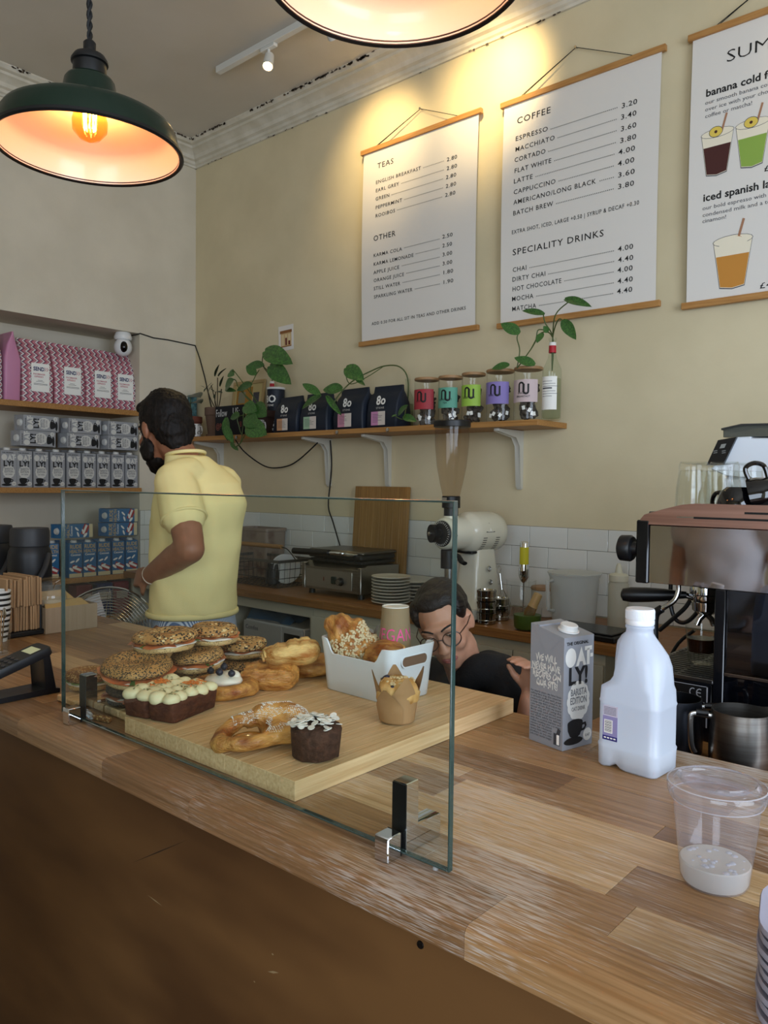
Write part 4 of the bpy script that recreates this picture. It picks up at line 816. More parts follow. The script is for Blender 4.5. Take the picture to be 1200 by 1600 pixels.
# tumbler with wooden stirrers
c = at(-3, 1022, z=ZT); t = thing('stirrer_glass', 'small glass of wooden stirrers and a spoon at the left edge', 'glass', (c.x, c.y, ZT+.0005)); b = MB(); b.lathe([(.031, 0), (.038, .09)], 24, caps=(True, False)); b.lathe([(.028, .006), (.0355, .09)], 24, caps=(True, False)); b.build('glass', JG, t)
b = MB()
for i in range(5): a = i*1.2; b.box(-.003, .003, -.0008, .0008, .008, .135, 0, T(.012*math.cos(a), .012*math.sin(a), 0) @ RY(6*math.cos(a)) @ RX(8*math.sin(a)) @ RZ(40*i))
b.build('stirrer', mat('birch', 'a5835a', .7), t); b = MB(); b.tube([(0, .01, .01), (.014, .012, .11)], .002, 6); b.ball((.017, .012, .125), (.011, .004, .018), 10, 6); b.build('spoon', STEEL, t)
# card reader on a stand; keypad faces the customer
cx = at(34, 1049, z=1.035); RBK = mat('reader_black', '17191d', .45); kx = -1.905
t = thing('card_reader', 'dark card reader with a small lit screen and green key on a black stand', 'card reader', (kx, .83, ZT+.0005))
side = frame((0, 1, 0), (0, 0, 1), (1, 0, 0))
b = MB(); b.prism([(-.085, 0), (.098, 0), (.098, .010), (.088, .012), (.072, .1), (.056, .096), (.062, .014), (-.072, .012), (-.074, .052), (-.085, .05)], -.038, .038, side, b=.002); b.build('stand', mat('stand_black', '121317', .35), t)
fr = T(0, -.012, .0835) @ RX(17); b = MB(fr); b.prism(rrect(.076, .19, .014), -.013, .008, b=.003); b.build('terminal', RBK, t)
b = MB(fr); b.box(-.024, .024, .045, .072, .008, .0086); b.build('screen', mat('lcd_screen', 'b7bd95', .3, emit=.25), t, label='pale green screen')
for r_ in range(4):
    for c_ in range(3):
        b = MB(fr); b.prism(rrect(.0145, .0095, .004, 2, (c_-1)*.0205, .012-r_*.0165), .008, .0105, b=.001)
        g = r_ == 3 and c_ == 2; b.build('key', mat('green_key', '3f8a5a', .4) if g else mat('key_grey', '3c3a3a', .5), t, label='green enter key' if g else None)
b = MB(fr); b.text('0', .001, 0, 0) if 0 else None
# cardboard box with a clip jar on it
KR2 = mat('corrugated_card', '8f7b62', .9, col2='9c8870', scale=1, stretch=(1, 60, 1), bump=.1)
t = thing('cardboard_box', 'open brown cardboard box on the counter behind the napkin holder', 'box', (-2.695, 1.335, ZT+.0005)); b = MB(); X0, X1, Y0, Y1, h = -.085, .085, -.09, .1, .088
for a in ((X0, X1, Y0, Y0+.004, 0, h), (X0, X1, Y1-.004, Y1, 0, h), (X0, X0+.004, Y0+.004, Y1-.004, 0, h), (X1-.004, X1, Y0+.004, Y1-.004, 0, h), (X0+.004, X1-.004, Y0+.004, Y1-.004, 0, .004), (X0+.004, X1-.004, Y0+.004, Y1-.004, h-.012, h-.008)): b.box(*a)
b.build('carton_walls', KR2, t); b = MB(); b.add([(X1, Y0, h), (X1, Y1-.03, h), (X1-.03, Y1-.05, h+.022), (X1-.05, Y0+.02, h+.012)], [(0, 1, 2, 3)]); b.add([(X0, Y0, h), (X0, Y1, h), (X0-.04, Y1-.02, h+.03), (X0-.04, Y0+.02, h+.03)], [(0, 3, 2, 1)]); b.build('flap', mat('kraft_flap', 'b3925c', .9), t)
t = thing('clip_jar', 'open glass clip top jar standing in the cardboard box', 'jar', (-2.685, 1.30, ZT+.0005+.0805)); b = MB(); b.lathe([(.04, 0), (.05, .008), (.054, .03), (.05, .055), (.042, .064), (.042, .076), (.045, .078), (.045, .083)], 32, caps=(True, False)); b.build('jar_body', clear('highlight_haze_jar', 'f6f8f6', 1.3, .04, haze=.10, hazecol='e4e6e0'), t)  # pale haze mixed into the jar glass in place of white highlights
b = MB(); b.lathe([(.044, 0), (.048, .004), (.046, .009), (.03, .014), (.001, .015)], 28, T(-.005, 0, .089) @ RY(-14)); b.build('lid', JG, t); b = MB(); b.tube([(.045, -.012, .07), (.062, -.012, .092), (.065, .0, .1), (.062, .012, .092), (.045, .012, .07)], .0016, 6); b.build('wire_clip', STEEL, t)
b = MB(); b.lathe([(.038, .004), (.047, .01), (.05, .03), (.001, .034)], 24); b.build('contents', mat('pale_sugar', 'b9a88a', .9), t)
# fan behind the counter
fcn = Vector((-3.12, 1.76, .80)); fx = toward(fcn, fcn+Vector((.75, -.62, .30))); t = thing('floor_fan', 'chrome wire floor fan behind the counter beside the man', 'fan', (fcn.x, fcn.y, 0))
fm = T(-fcn.x, -fcn.y, 0) @ fx; b = MB(fm)
def ringpts(r, z, n=40): return [(r*math.cos(2*math.pi*i/n), r*math.sin(2*math.pi*i/n), z) for i in range(n)]
b.tube(ringpts(.215, 0), .0055, 8, loop=True); b.build('guard_rim', CHROME, t)
for sg, nm in ((1, 'front_guard'), (-1, 'rear_guard')):
    b = MB(fm)
    for k in range(13): r_ = .05+.0125*k; b.tube(ringpts(r_, sg*(.058-.05*(r_/.215)**2.5), 32), .0013, 4, loop=True)
    for k in range(8): a = math.pi*k/4; b.tube([(q*math.cos(a), q*math.sin(a), sg*(.06-.058*(q/.215)**2.5)) for q in (.03, .08, .13, .18, .214)], .0016, 4)
    b.build(nm, CHROME, t)
b = MB(fm); b.lathe([(.05, -.16), (.055, -.15), (.055, -.08), (.03, -.055), (.02, .0), (.035, .06), (.001, .066)], 20); b.build('motor', mat('dark_motor', '2a2b2e', .4), t)
for k in range(3):
    b = MB(fm @ RZ(120*k)); b.grid(lambda u, v: (.03+.16*u, (-.05+.11*v)*(.5+.7*u), .02*(v-.5)+.012*u), 8, 6); b.build('blade', mat('alu_blade', '8a8c90', .3, .8), t)
b = MB(); e = fx @ Vector((0, 0, -.12)); e = Vector((e.x-fcn.x, e.y-fcn.y, e.z)); b.cyl((e.x, e.y, .02), e, .014); b.lathe([(.17, 0), (.17, .012), (.05, .026), (.001, .028)], 28, T(e.x, e.y, 0)); b.build('pedestal', mat('dark_motor', '2a2b2e', .4), t)
# ================================================================ back counter
ZB, YBF = .885, 2.735
WT = worn_timber('worktop_oak', '7a4f28', '996a38', .4, .12, 0)
bk = thing('back_counter', 'oak worktop along the tiled wall carrying the grill and grinder', 'counter', (0, 0, 0))
random.seed(3)
for r_ in range(6):
    x = XL+.002; w = (YB-.012-YBF)/6
    while x < -.9:
        e = min(x+random.uniform(.45, .9), -.9); b = MB(); b.box(x, e-.0006, YBF+r_*w, YBF+(r_+1)*w-.0006, ZB-.04, ZB, .001); b.build('stave', WT, bk); x = e
CAB = mat('cream_cabinet', 'bdb7a2', .45)
def cabinet(lab, x0, x1, kind):
    t = thing('base_cabinet', lab, 'cabinet', ((x0+x1)/2, 2.77, 0), 0); w = (x1-x0)/2; zt = ZB-.0405
    b = MB(); b.box(-w, -w+.018, 0, .5, 0, zt); b.box(w-.018, w, 0, .5, 0, zt); b.box(-w+.018, w-.018, .482, .5, 0, zt); b.box(-w+.018, w-.018, 0, .482, .40, .418); b.box(-w+.018, w-.018, 0, .02, zt-.075 if kind else zt-.06, zt); b.build('carcass', CAB, t)
    if kind:
        for s_ in (-1, 1): b = MB(); b.box(min(s_*.003, s_*(w-.002)), max(s_*.003, s_*(w-.002)), -.019, -.001, .1, zt-.045, .002); d = b.build('door', CAB, t); b = MB(); b.cyl((s_*.04, -.04, .62), (s_*.04, -.04, .72), .005, n=8); b.cyl((s_*.04, -.04, .63), (s_*.04, -.019, .63), .004, n=8); b.cyl((s_*.04, -.04, .71), (s_*.04, -.019, .71), .004, n=8); b.build('handle', STEEL, d)
    return t
cabinet('open cream base unit holding the microwave', -3.62, -2.88, 0); cabinet('cream base unit with doors under the worktop behind the crouching woman', -2.875, -2.08, 1); cabinet('cream base unit with doors below the grinder', -2.075, -1.28, 1); cabinet('open cream base unit hidden behind the man', -4.6, -3.625, 0)
# microwave with a cloth on it
t = thing('microwave', 'pale grey microwave in the open base unit below the grill', 'microwave', (-3.235, 2.815, .4185)); b = MB(); b.box(-.245, .245, 0, .34, .012, .285, .006)
b.build('casing', mat('microwave_grey', 'c6c4bd', .4), t); b = MB(); b.box(-.243, .08, -.012, -.0005, .016, .281, .003); b.build('door', mat('microwave_door', 'aeaca6', .35), t)
b = MB(); b.box(.083, .243, -.012, -.0005, .016, .281, .003); p_ = b.build('control_panel', mat('microwave_door', 'aeaca6', .35), t); b = MB(); b.box(.10, .225, -.0135, -.012, .15, .25, .001); b.mi = 1; b.box(.18, .212, -.0141, -.0135, .222, .236); b.build('display', [BLACK, mat('lcd_dim', '8a8f8a', .4)], p_)
b = MB(T(0, -.0124, 0) @ FY); b.text('Comfee', .034, -.225, .235, bold=.01); b.build('lettering', mat('grey_ink', '55555c'), t, kind='stuff')
b = MB()
for x in (-.2, .2):
    for y in (.04, .3): b.lathe([(.014, 0), (.012, .012)], 10, T(x, y, 0))
b.build('foot', BLACK, t, kind='stuff')
def cloth(u, v):
    x = -.2+.36*u; y = -.03+.26*v; z = .030+.016*math.sin(u*9+v*3)+.014*math.sin(v*8-u*4)+.02*noise.noise(Vector((u*4, v*4, 1)))
    if v < .2: z -= (.2-v)*.3
    return (x, y, z)
b = MB(); b.grid(cloth, 26, 20); k = len(b.v); b.grid(lambda u, v: tuple(Vector(cloth(1-u, v))-Vector((0, 0, .004))), 26, 20); o = b.build('folded_cloth', mat('blue_cloth', '2d5878', .9, bump=.1, scale=200), None, (-3.30, 2.86, .4185+.285), 0, ang=80); tag(o, 'crumpled blue cloth lying on the microwave', 'cloth')
# wire basket with wooden handle
t = thing('wire_basket', 'dark wire basket with a wooden handle left of the grill', 'basket', (-3.52, 3.0, ZB+.0005)); WIRE = mat('dark_wire', '3a3834', .4, .6); b = MB(); X, Y, H = .26, .13, .16
for z, k in ((.006, .96), (.055, .97), (.105, .985)): b.tube([(-X*k, -Y*k, z), (X*k, -Y*k, z), (X*k, Y*k, z), (-X*k, Y*k, z)], .0022, 5, loop=True)
for i in range(15): x = -X*.96+2*X*.96*i/14; b.tube([(x*1.02, -Y, H), (x, -Y*.96, .006), (x, Y*.96, .006), (x*1.02, Y, H)], .0017, 4)
for i in range(7): y = -Y*.9+1.8*Y*i/6; b.tube([(-X, y*1.02, H), (-X*.96, y, .006), (X*.96, y, .006), (X, y*1.02, H)], .0017, 4)
b.build('wires', WIRE, t, kind='stuff'); b = MB(); 
for a in ((-X-.006, X+.006, -Y-.006, -Y), (-X-.006, X+.006, Y, Y+.006), (-X-.006, -X, -Y, Y), (X, X+.006, -Y, Y)): b.box(*a, H-.016, H)
b.build('rim', mat('galvanised', '6c6a64', .4, .7), t)
b = MB(); b.tube([(-.22, 0, .222), (.14, 0, .222)], .013, 12); b.build('wooden_handle', mat('turned_beech', '9b7446', .5), t); b = MB(); b.tube(curve([(.13, 0, .222), (.18, 0, .215), (.22, 0, .19), (X, 0, H-.005)], 4), .003, 6); b.tube(curve([(-.21, 0, .222), (-.24, 0, .2), (-X, 0, H-.005)], 4), .003, 6); b.build('handle_wire', WIRE, t)
for i, (dx, dy, rr, cc, lab) in enumerate(((.10, -.03, 28, 'black_cup', 'dark cup upside down in the wire basket'), (.185, -.04, 0, 'glass', 'clear tumbler standing upside down in the wire basket by the grill'))):
    t = thing('drained_cup', lab, 'cup', (-3.52+dx, 3.0+dy, ZB+.012)); b = MB(); b.lathe([(.043, .0), (.034, .11), (.032, .115), (.001, .115)] if i == 0 else [(.041, 0), (.04, .03), (.033, .118), (.001, .118)], 24, caps=(False, True)); b.build('cup', AIR if i == 0 else JG, t)
t = thing('plate', 'white plate rim standing on edge in the wire basket', 'plate', (-3.40, 3.03, ZB+.095)); b = MB(); b.lathe([(.001, 0), (.06, 0), (.085, .012), (.085, .015), (.058, .004), (.001, .004)], 32, RY(90) @ RX(20)); b.build('dish', WHITE, t); dup(t, (-3.375, 3.03, ZB+.095), None, 'second white plate rim on edge in the wire basket, right of the first')
# stained bin behind
t = thing('food_bin', 'stained clear food bin against the tiles behind the wire basket', 'bin', (-3.80, 3.20, ZB+.0005)); b = MB(); rs = [[(x*k, y*k, z) for x, y in rrect(.30, .17, .02, 3)] for k, z in ((.9, 0), (.98, .29), (1.03, .292), (1.03, .31), (.97, .31), (.89, .02))]; b.rings(rs, caps=(True, True)); b.build('bin', mat('stained_bin', '8a7a6c', .4, col2='5a3e34', scale=9, lo=.5, hi=.7), t)
# panini grill
t = thing('panini_grill', 'stainless panini grill with a black lid and handle on the back counter', 'grill', (-2.865, 2.885, ZB+.0005)); SS = mat('brushed_steel', 'a5a199', .3, 1, col2='958f86', scale=3, stretch=(1, 60, 60))
b = MB(); b.prism([(-.0, .03), (.30, .03), (.30, .165), (.045, .175), (0, .15)], -.215, .215, frame((0, 1, 0), (0, 0, 1), (1, 0, 0)), b=.003); b.build('body', SS, t)
b = MB(); b.prism(rrect(.34, .095, .004), 0, .004, T(-.015, -.0005, .09) @ FY, b=.001); b.build('front_plate', mat('satin_plate', 'b2ada2', .35, .9), t)
for x in (-.205, .205): b = MB(); b.box(x-.012, x+.012, -.004, .04, .03, .165, .002); b.build('side_post', SS, t)
for x in (-.18, .18):
    for y in (.04, .29): b = MB(); b.lathe([(.018, 0), (.016, .03)], 12, T(x, y, 0)); b.build('foot', BLACK, t)
b = MB(); b.lathe([(.022, 0), (.022, .004), (.018, .006), (.017, .022), (.016, .024), (.001, .024)], 20, T(.078, -.0055, .085) @ FY); b.mi = 1; b.lathe([(.0145, .0241), (.001, .0243)], 20, T(.078, -.0055, .085) @ FY, caps=(False, True)); b.build('thermostat_knob', [BLACK, STEEL], t)
b = MB(); b.prism(rrect(.034, .04, .006), .004, .012, T(.028, -.0005, .088) @ FY, b=.002); b.build('switch', mat('green_black_switch', '142420', .3), t)
b = MB(T(-.0, -.0052, 0) @ FY); b.text('GRILL', .012, -.16, .125) if 0 else b.box(-.05, -.044, .08, .1, 0, .0006); b.build('pilot_lamp', mat('dull_red_lamp', '7a3a24', .4), t)
b = MB(); b.box(-.19, .19, .03, .30, .176, .192, .004); b.build('lower_plate', mat('cast_black', '1a1918', .6), t); b = MB(); b.box(-.195, .195, .02, .295, .197, .225, .008); b.mi = 1; b.box(-.20, .20, .03, .30, .2255, .242, .006); b.build('lid', [mat('cast_black', '1a1918', .6), mat('lid_steel', '6a645c', .35, .9)], t)
b = MB(); b.tube([(-.205, -.075, .232), (.06, -.075, .238)], .017, 14); b.build('grip', BLACK, t); b = MB(); b.tube(curve([(.06, -.075, .238), (.13, -.075, .24), (.155, -.06, .238), (.16, .03, .225)], 5), .009, 10); b.tube(curve([(-.2, -.075, .232), (-.215, -.05, .232), (-.205, .03, .22)], 5), .008, 10); b.build('handle_arm', CHROME, t)
# chopping board leaning on the tiles
q0 = at(556, 770, y=3.25); q1 = at(639, 770, y=3.25); t = thing('chopping_board', 'tall bamboo chopping board leaning on the tiles behind the grill', 'board', ((q0.x+q1.x)/2, 3.205, ZB+.0005), 0, rot=(R(-4), 0, 0)); w = q1.x-q0.x; h = at(598, 760, y=3.25).z-ZB
for i in range(8): b = MB(); b.box(-w/2+w/8*i, -w/2+w/8*(i+1)-.0003, 0, .022, .002, h, .002); b.build('slat', worn_timber('bamboo_upright', '8a6434', 'a07a46', .5, .08, 2), t)
# plates
CER = mat('stoneware', 'cfcabb', .3)
def plates(px, py, y, r, n, who, dz, name):
    c = at(px, py, y=y); me = None
    for i in range(n):
        if not me: b = MB(); b.lathe([(r*.6, 0), (r*.63, .001), (r*.97, .011), (r, .0125), (r*.985, .015), (r*.62, .006), (.001, .005)], 40); me = b.mesh('plate', CER)
        o = put('plate', me, None, (c.x, y, ZB+.0006+i*dz)); tag(o, '%s, %s from the bottom' % (who, ORD[i]), 'plate', name)
plates(611, 900, 2.93, .098, 9, 'small stoneware plate in the nearer stack', .0155, 'small plates in a stack'); plates(648, 900, 3.13, .135, 6, 'large stoneware plate in the taller stack by the grinder', .018, 'large plates in a stack')
t = thing('plate_riser', 'dark stand lifting the large plates behind the small ones', 'stand', (at(648, 900, y=3.13).x, 3.13, ZB)) if 0 else None
# grinder
IV = mat('ivory_enamel', 'd9d6c4', .22, coat=.3); gx, gy = -2.045, 2.75
t = thing('coffee_grinder', 'tall ivory shop coffee grinder with a clear hopper on the back counter', 'grinder', (gx, gy, ZB+.0005), -8); A = RX(-90); zc = 1.262-ZB
def ax(y): return T(0, y, zc) @ A
b = MB(); b.lathe([(.001, 0), (.062, 0), (.07, .008), (.072, .02), (.072, .12), (.078, .135), (.092, .15), (.095, .17), (.095, .30), (.088, .34), (.065, .365), (.001, .37)], 48, ax(.0)); b.build('motor_housing', IV, t)
b = MB(); b.lathe([(.0, -.022), (.02, -.022), (.022, -.012), (.052, -.010), (.058, -.004), (.058, .004)], 40, ax(0)); b.build('grind_dial', BLACK, t); b = MB(); b.lathe([(.045, -.035), (.045, -.018)], 24, ax(0) @ T(-.035, .0, 0), sx=.55, sy=.9); b.build('dial_knob', BLACK, t)
b = MB()
for k in range(32): b.box(.046, .055, -.0007, .0007, -.0112, -.0104, mx=ax(0) @ RZ(360/32*k))
b.build('dial_marks', WINK, t, kind='stuff'); b = MB(); b.lathe([(.009, -.036), (.008, -.046), (.001, -.047)], 14, ax(0) @ T(-.035, 0, 0)); b.build('dial_screw', STEEL, t)
b = MB(); b.rings([[(x*k+ox, y*k2+.235, z) for x, y in rrect(.15, .16, .03, 4)] for k, k2, z, ox in ((1.12, 1.25, 0, 0), (1.12, 1.25, .012, 0), (1.05, 1.15, .022, 0), (.98, 1.05, .12, 0), (.78, .8, zc-.085, 0), (.7, .7, zc-.06, 0))]); b.build('column', IV, t)
b = MB(); b.rings([[(x, y+.09, z) for x, y in rrect(.15*k, .17*k, .02, 3)] for k, z in ((1, .012), (1, .03), (.92, .036))]); b.build('base_tray', IV, t); b = MB(); b.rings([[(x, y+.17, z) for x, y in rrect(.17, .33, .03, 3)] for z in (0, .0115)]); b.build('rubber_base', BLACK, t)
b = MB(); b.box(-.05, .05, .14, .29, zc-.094, zc-.082, .004); b.build('saddle', BLACK, t)
b = MB(); b.lathe([(.036, -.155), (.036, -.075), (.03, -.068)], 20, T(0, .045, zc)); b.build('spout', BLACK, t); b = MB(); b.lathe([(.022, .035), (.022, zc-.156)], 18, T(0, .05, 0)); b.build('spout_tube', STEEL, t)
b = MB(); b.tube(curve([(.02, .04, zc-.088), (.07, .03, zc-.092), (.1, .02, zc-.115), (.125, .015, zc-.122)], 5), [.012]*8+[.014]*8, 10, flat=.6); b.build('bag_clamp', BLACK, t)
b = MB(); b.lathe([(.034, .062), (.034, .078)], 24, T(0, .055, zc)); b.build('collar', IV, t); zh = zc+.078; b = MB(); b.lathe([(.032, 0), (.032, .034), (.041, .036), (.041, .085), (.038, .088)], 28, T(0, .055, zh)); b.build('hopper_neck', BLACK, t)
b = MB(); b.box(-.014, .014, -.003, 0, .062, .082, mx=T(0, .055-.0415, zh)); b.build('catch', STEEL, t)
hz = 1.735-ZB; b = MB(); b.lathe([(.037, zh+.085), (.05, zh+.14), (.066, zh+.22), (.075, zh+.31), (.077, hz)], 40, T(0, .055, 0), caps=(False, False)); b.build('hopper', clear('smoky_plastic', 'efe8e0', .7, .05), t); b = MB(); b.lathe([(.078, hz-.004), (.082, hz-.002), (.082, hz+.022), (.078, hz+.026), (.001, hz+.028)], 40, T(0, .055, 0)); b.build('hopper_lid', BLACK, t)
def onside(b, fn_pts, r=.0956):
    for pts in fn_pts: b.add([(r*math.cos(a), y, zc+r*math.sin(a)) for a, y in pts], [tuple(range(len(pts)))])
b = MB(); onside(b, [[(.05, .185), (.05, .245), (.52, .215)]]); b.build('badge', BLACK, t); b = MB(); onside(b, [[(.12, .21), (.12, .222), (.27, .216)]], .0961); onside(b, [[(.09, .196), (.09, .235), (.075, .235), (.075, .196)]], .0961); b.build('badge_print', WINK, t)
b = MB()
for y in (.17, .255):
    for k in range(7): a = -.2-.11*k; onside(b, [[(a, y), (a, y+.026), (a-.035, y+.026), (a-.035, y)]], .0957)
b.build('vent_slots', mat('vent_dark', '3a3832', .7), t, kind='stuff')
for z in (.155, .215): b = MB(); b.lathe([(.013, 0), (.013, .003), (.010, .004), (.010, .002), (.001, .002)], 16, T(.086-.16*(z-.12)*.9+.002, .23, z) @ RY(82)); b.build('push_button', STEEL, t)
b = MB(); b.lathe([(.005, 0), (.004, .002), (.001, .0022)], 10, T(.0705, .02, zc-.005) @ RY(90)); b.build('side_screw', BLACK, t)
b = MB(); b.prism([(0, 0), (.055, 0), (.055, .022), (.025, .036), (0, .03)], -.04, .04, T(.09, .06, .012) @ frame((1, 0, 0), (0, 0, 1), (0, -1, 0)), b=.002) if 0 else None
t = thing('shop_scale', 'small ivory weighing scale beside the grinder foot', 'scale', (-1.925, 2.80, ZB+.0005), -12); b = MB(); b.prism([(0, .012), (.1, .012), (.1, .03), (.045, .055), (0, .055)], -.05, .05, frame((0, 1, 0), (0, 0, 1), (1, 0, 0)) @ T(-.05, 0, 0), b=.003); b.build('casing', IV, t); b = MB(); b.box(-.045, .045, -.045, .045, 0, .012, .002); b.build('base', STEEL, t)
# stacked tins
TINM = mat('polished_tin', 'b9b6ae', .12, 1)
def tin(px, y, i, lab):
    c = at(px, 950, y=y); t = thing('dosing_tin', lab, 'tin', (c.x, y, ZB+.0005+i*.0485), 0, 'small steel dosing tins'); b = MB(); b.lathe([(.036, 0), (.0405, .003), (.0405, .016), (.0385, .018), (.0405, .020), (.0405, .036), (.0425, .037), (.0425, .047), (.0385, .048), (.037, .042), (.001, .042)], 32); b.build('tin', TINM, t)
for i in range(3): tin(760, 2.80, i, 'steel dosing tin, %s of the front stack of three' % ('bottom', 'middle', 'top')[i])
for i in range(2): tin(781, 2.92, i, 'steel dosing tin, %s of the rear stack of two' % ('bottom', 'top')[i])
# jug of tools
t = thing('measuring_jug', 'clear plastic measuring jug behind the matcha glass', 'jug', (at(814, 940, y=3.02).x, 3.02, ZB+.0005)); b = MB(); b.lathe([(.055, 0), (.058, .004), (.066, .17), (.069, .172)], 32, caps=(True, False)); b.build('jug_body', JG, t)
jx = t.location.x
t = thing('milk_frother', 'steel hand frother with a yellow label standing in the clear jug', 'frother', (jx+.012, 3.02, ZB+.16), 0, rot=(R(3), R(2), 0)); b = MB(); b.lathe([(.003, -.14), (.003, 0), (.012, .006), (.023, .03), (.024, .06), (.020, .075), (.0195, .18), (.017, .184), (.001, .184)], 24); b.build('body', CHROME, t); b = MB(); b.lathe([(.0202, .085), (.02, .162)], 24, caps=(False, False)); b.build('yellow_label', mat('yellow_label', 'c9bf2a', .5), t); b = MB(); b.tube([(.012*math.cos(a*.5), .012*math.sin(a*.5), -.14+.0015*a) for a in range(26)], .0012, 5); b.build('whisk_head', STEEL, t)
t = thing('wire_whisk', 'wire tongs leaning between the steel tins and the clear jug', 'whisk', (at(790, 950, y=2.98).x, 2.98, ZB+.0005), 0, rot=(R(-4), R(-12), 0)); b = MB()
for k in range(5): a = math.pi*k/5; b.tube(curve([(.004*math.cos(a), .004*math.sin(a), .13), (.03*math.cos(a), .03*math.sin(a), .06), (.018*math.cos(a), .018*math.sin(a), .012), (-.018*math.cos(a), -.018*math.sin(a), .012), (-.03*math.cos(a), -.03*math.sin(a), .06), (-.004*math.cos(a), -.004*math.sin(a), .13)], 4), .0013, 5)
b.build('wires', STEEL, t); b = MB(); b.tube([(0, 0, .125), (0, 0, .2)], .007, 10); b.tube(curve([(0, 0, .2), (.008, 0, .22), (0, 0, .235), (-.008, 0, .22), (0, 0, .2)], 4), .0014, 5); b.build('handle', STEEL, t)
# matcha in a glass mug with a bamboo whisk
mx_, my_ = at(824, 960, y=2.80).x, 2.80; t = thing('matcha_mug', 'glass mug of green matcha near the counter edge', 'mug', (mx_, my_, ZB+.0005), 165); b = MB(); b.lathe([(.05, 0), (.055, .006), (.06, .09)], 36, caps=(True, False)); b.build('glass', JG, t); b = MB(); b.lathe([(.048, .005), (.054, .012), (.056, .062), (.001, .062)], 32); b.build('matcha', mat('matcha_green', '4c6322', .5), t); b = MB(); b.tube(curve([(.058, 0, .078), (.082, 0, .075), (.088, 0, .045), (.078, 0, .02), (.056, 0, .02)], 5), .006, 8); b.build('handle', JG, t)
t = thing('bamboo_whisk', 'bamboo tea whisk leaning in the matcha mug', 'whisk', (mx_+.01, my_, ZB+.07), 0, rot=(R(-8), R(22), 0)); b = MB(); b.lathe([(.022, .03), (.019, .036), (.018, .085), (.016, .088), (.001, .088)], 20); b.build('handle', mat('bamboo_pale', 'b29462', .5), t); b = MB()
for k in range(36): a = 2*math.pi*k/36; b.tube([(.018*math.cos(a), .018*math.sin(a), .036), (.022*math.cos(a), .022*math.sin(a), .0), (.017*math.cos(a), .017*math.sin(a), -.02)], .001, 4)
b.build('tines', mat('bamboo_tines', '8f6b3c', .6), t, kind='stuff')
t = thing('canister', 'white ceramic canister with a wooden lid behind the matcha', 'canister', (at(851, 950, y=3.16).x, 3.16, ZB+.0005)); b = MB(); b.lathe([(.058, 0), (.062, .004), (.062, .118)], 36); b.build('body', mat('white_ceramic', 'cdc9bf', .25), t); b = MB(); b.lathe([(.06, .1185), (.064, .12), (.064, .13), (.061, .134), (.001, .134)], 36); b.build('lid', LIDW, t)
# translucent jug and squeeze bottle
FRO = clear('frosted_plastic', 'eef0ee', .5, .3, haze=.42, hazecol='e4e6e4'); jx = at(897, 930, y=3.06).x
t = thing('plastic_jug', 'large frosted plastic jug with a handle by the tiles', 'jug', (jx, 3.06, ZB+.0005)); b = MB(); b.lathe([(.082, 0), (.09, .004), (.105, .2), (.112, .215), (.108, .218)], 40, caps=(True, False)); b.build('jug_body', FRO, t); b = MB(); b.tube([(-.055, -.088, .19), (-.055, -.135, .188), (-.052, -.13, .07), (-.05, -.086, .06)], .009, 8); b.build('handle', FRO, t); b = MB(); b.lathe([(.115, .2185), (.115, .223), (.001, .224)], 32); b.build('flat_lid', FRO, t)
t = thing('squeeze_bottle', 'pale squeeze bottle with a nozzle cap beside the frosted jug', 'bottle', (at(966, 930, y=3.1).x, 3.1, ZB+.0005)); b = MB(); b.lathe([(.04, 0), (.042, .004), (.042, .185), (.036, .195), (.036, .2)], 28); b.build('body', clear('milky_plastic', 'eceadf', .5, .3, haze=.5, hazecol='d2cfc0'), t); b = MB(); b.lathe([(.038, .196), (.040, .198), (.040, .222), (.034, .228), (.016, .232), (.011, .26), (.006, .272), (.001, .273)], 24); b.build('cap', mat('ivory_cap', 'cdc9b4', .4), t)
t = thing('tray_scale', 'flat black drip tray at the counter edge behind the oat carton', 'tray', (at(918, 972, y=2.88).x, 2.88, ZB+.0005), -3); b = MB(); b.box(-.17, .17, -.1, .1, 0, .022, .004); b.build('base', BLACK, t); b = MB(); b.box(-.15, .15, -.085, .085, .0225, .03, .003); b.build('plate', mat('black_plate', '1c1d1f', .25), t)
# ================================================================ espresso machine side
ZP = .87
b = MB(); b.box(-.90, .60, 1.66, 2.60, ZP-.04, ZP, .002); o = tag(b.build('machine_bench', WT), 'low oak bench top under the espresso machine and milk pitchers', 'bench')
b = MB(); b.box(-.88, .58, 1.70, 2.58, 0, ZP-.0405); o = tag(b.build('bench_cabinet', mat('dark_cabinet', '2a2624', .5)), 'dark cabinet under the machine bench', 'cabinet')
ym = 1.90; BM = mat('machine_black', '0b0c10', .2, spec=.6); MIR = mat('polished_panel', 'c4bcc0', .035, 1); DMIR = mat('dark_glass_panel', '05060a', .03, spec=.8, coat=1); COP = mat('copper_brushed', 'c09a8c', .42, 1, col2='aa8578', scale=2, stretch=(1, 30, 50)); DK = mat('machine_dark', '141518', .4)
em = thing('espresso_machine', 'large black and chrome espresso machine with a copper top at right', 'espresso machine', (0, 0, 0))
b = MB(); b.box(-.768, .5, ym, ym+.006, 1.240, 1.384, .001); b.build('mirror_panel', MIR, em)
b = MB(); b.box(-.79, .5, ym+.006, 2.52, 1.245, 1.385, .006); b.build('boiler_housing', DK, em)
b = MB(); b.box(-.801, -.769, ym-.006, ym+.02, 1.238, 1.396, .003); b.build('end_cap', BM, em)
b = MB(); b.lathe([(.001, -.002), (.022, 0), (.033, .006), (.034, .03), (.03, .036), (.018, .038), (.016, .05)], 24, T(-.852, ym+.012, 1.322) @ RY(90)); b.build('steam_knob', BLACK, em)
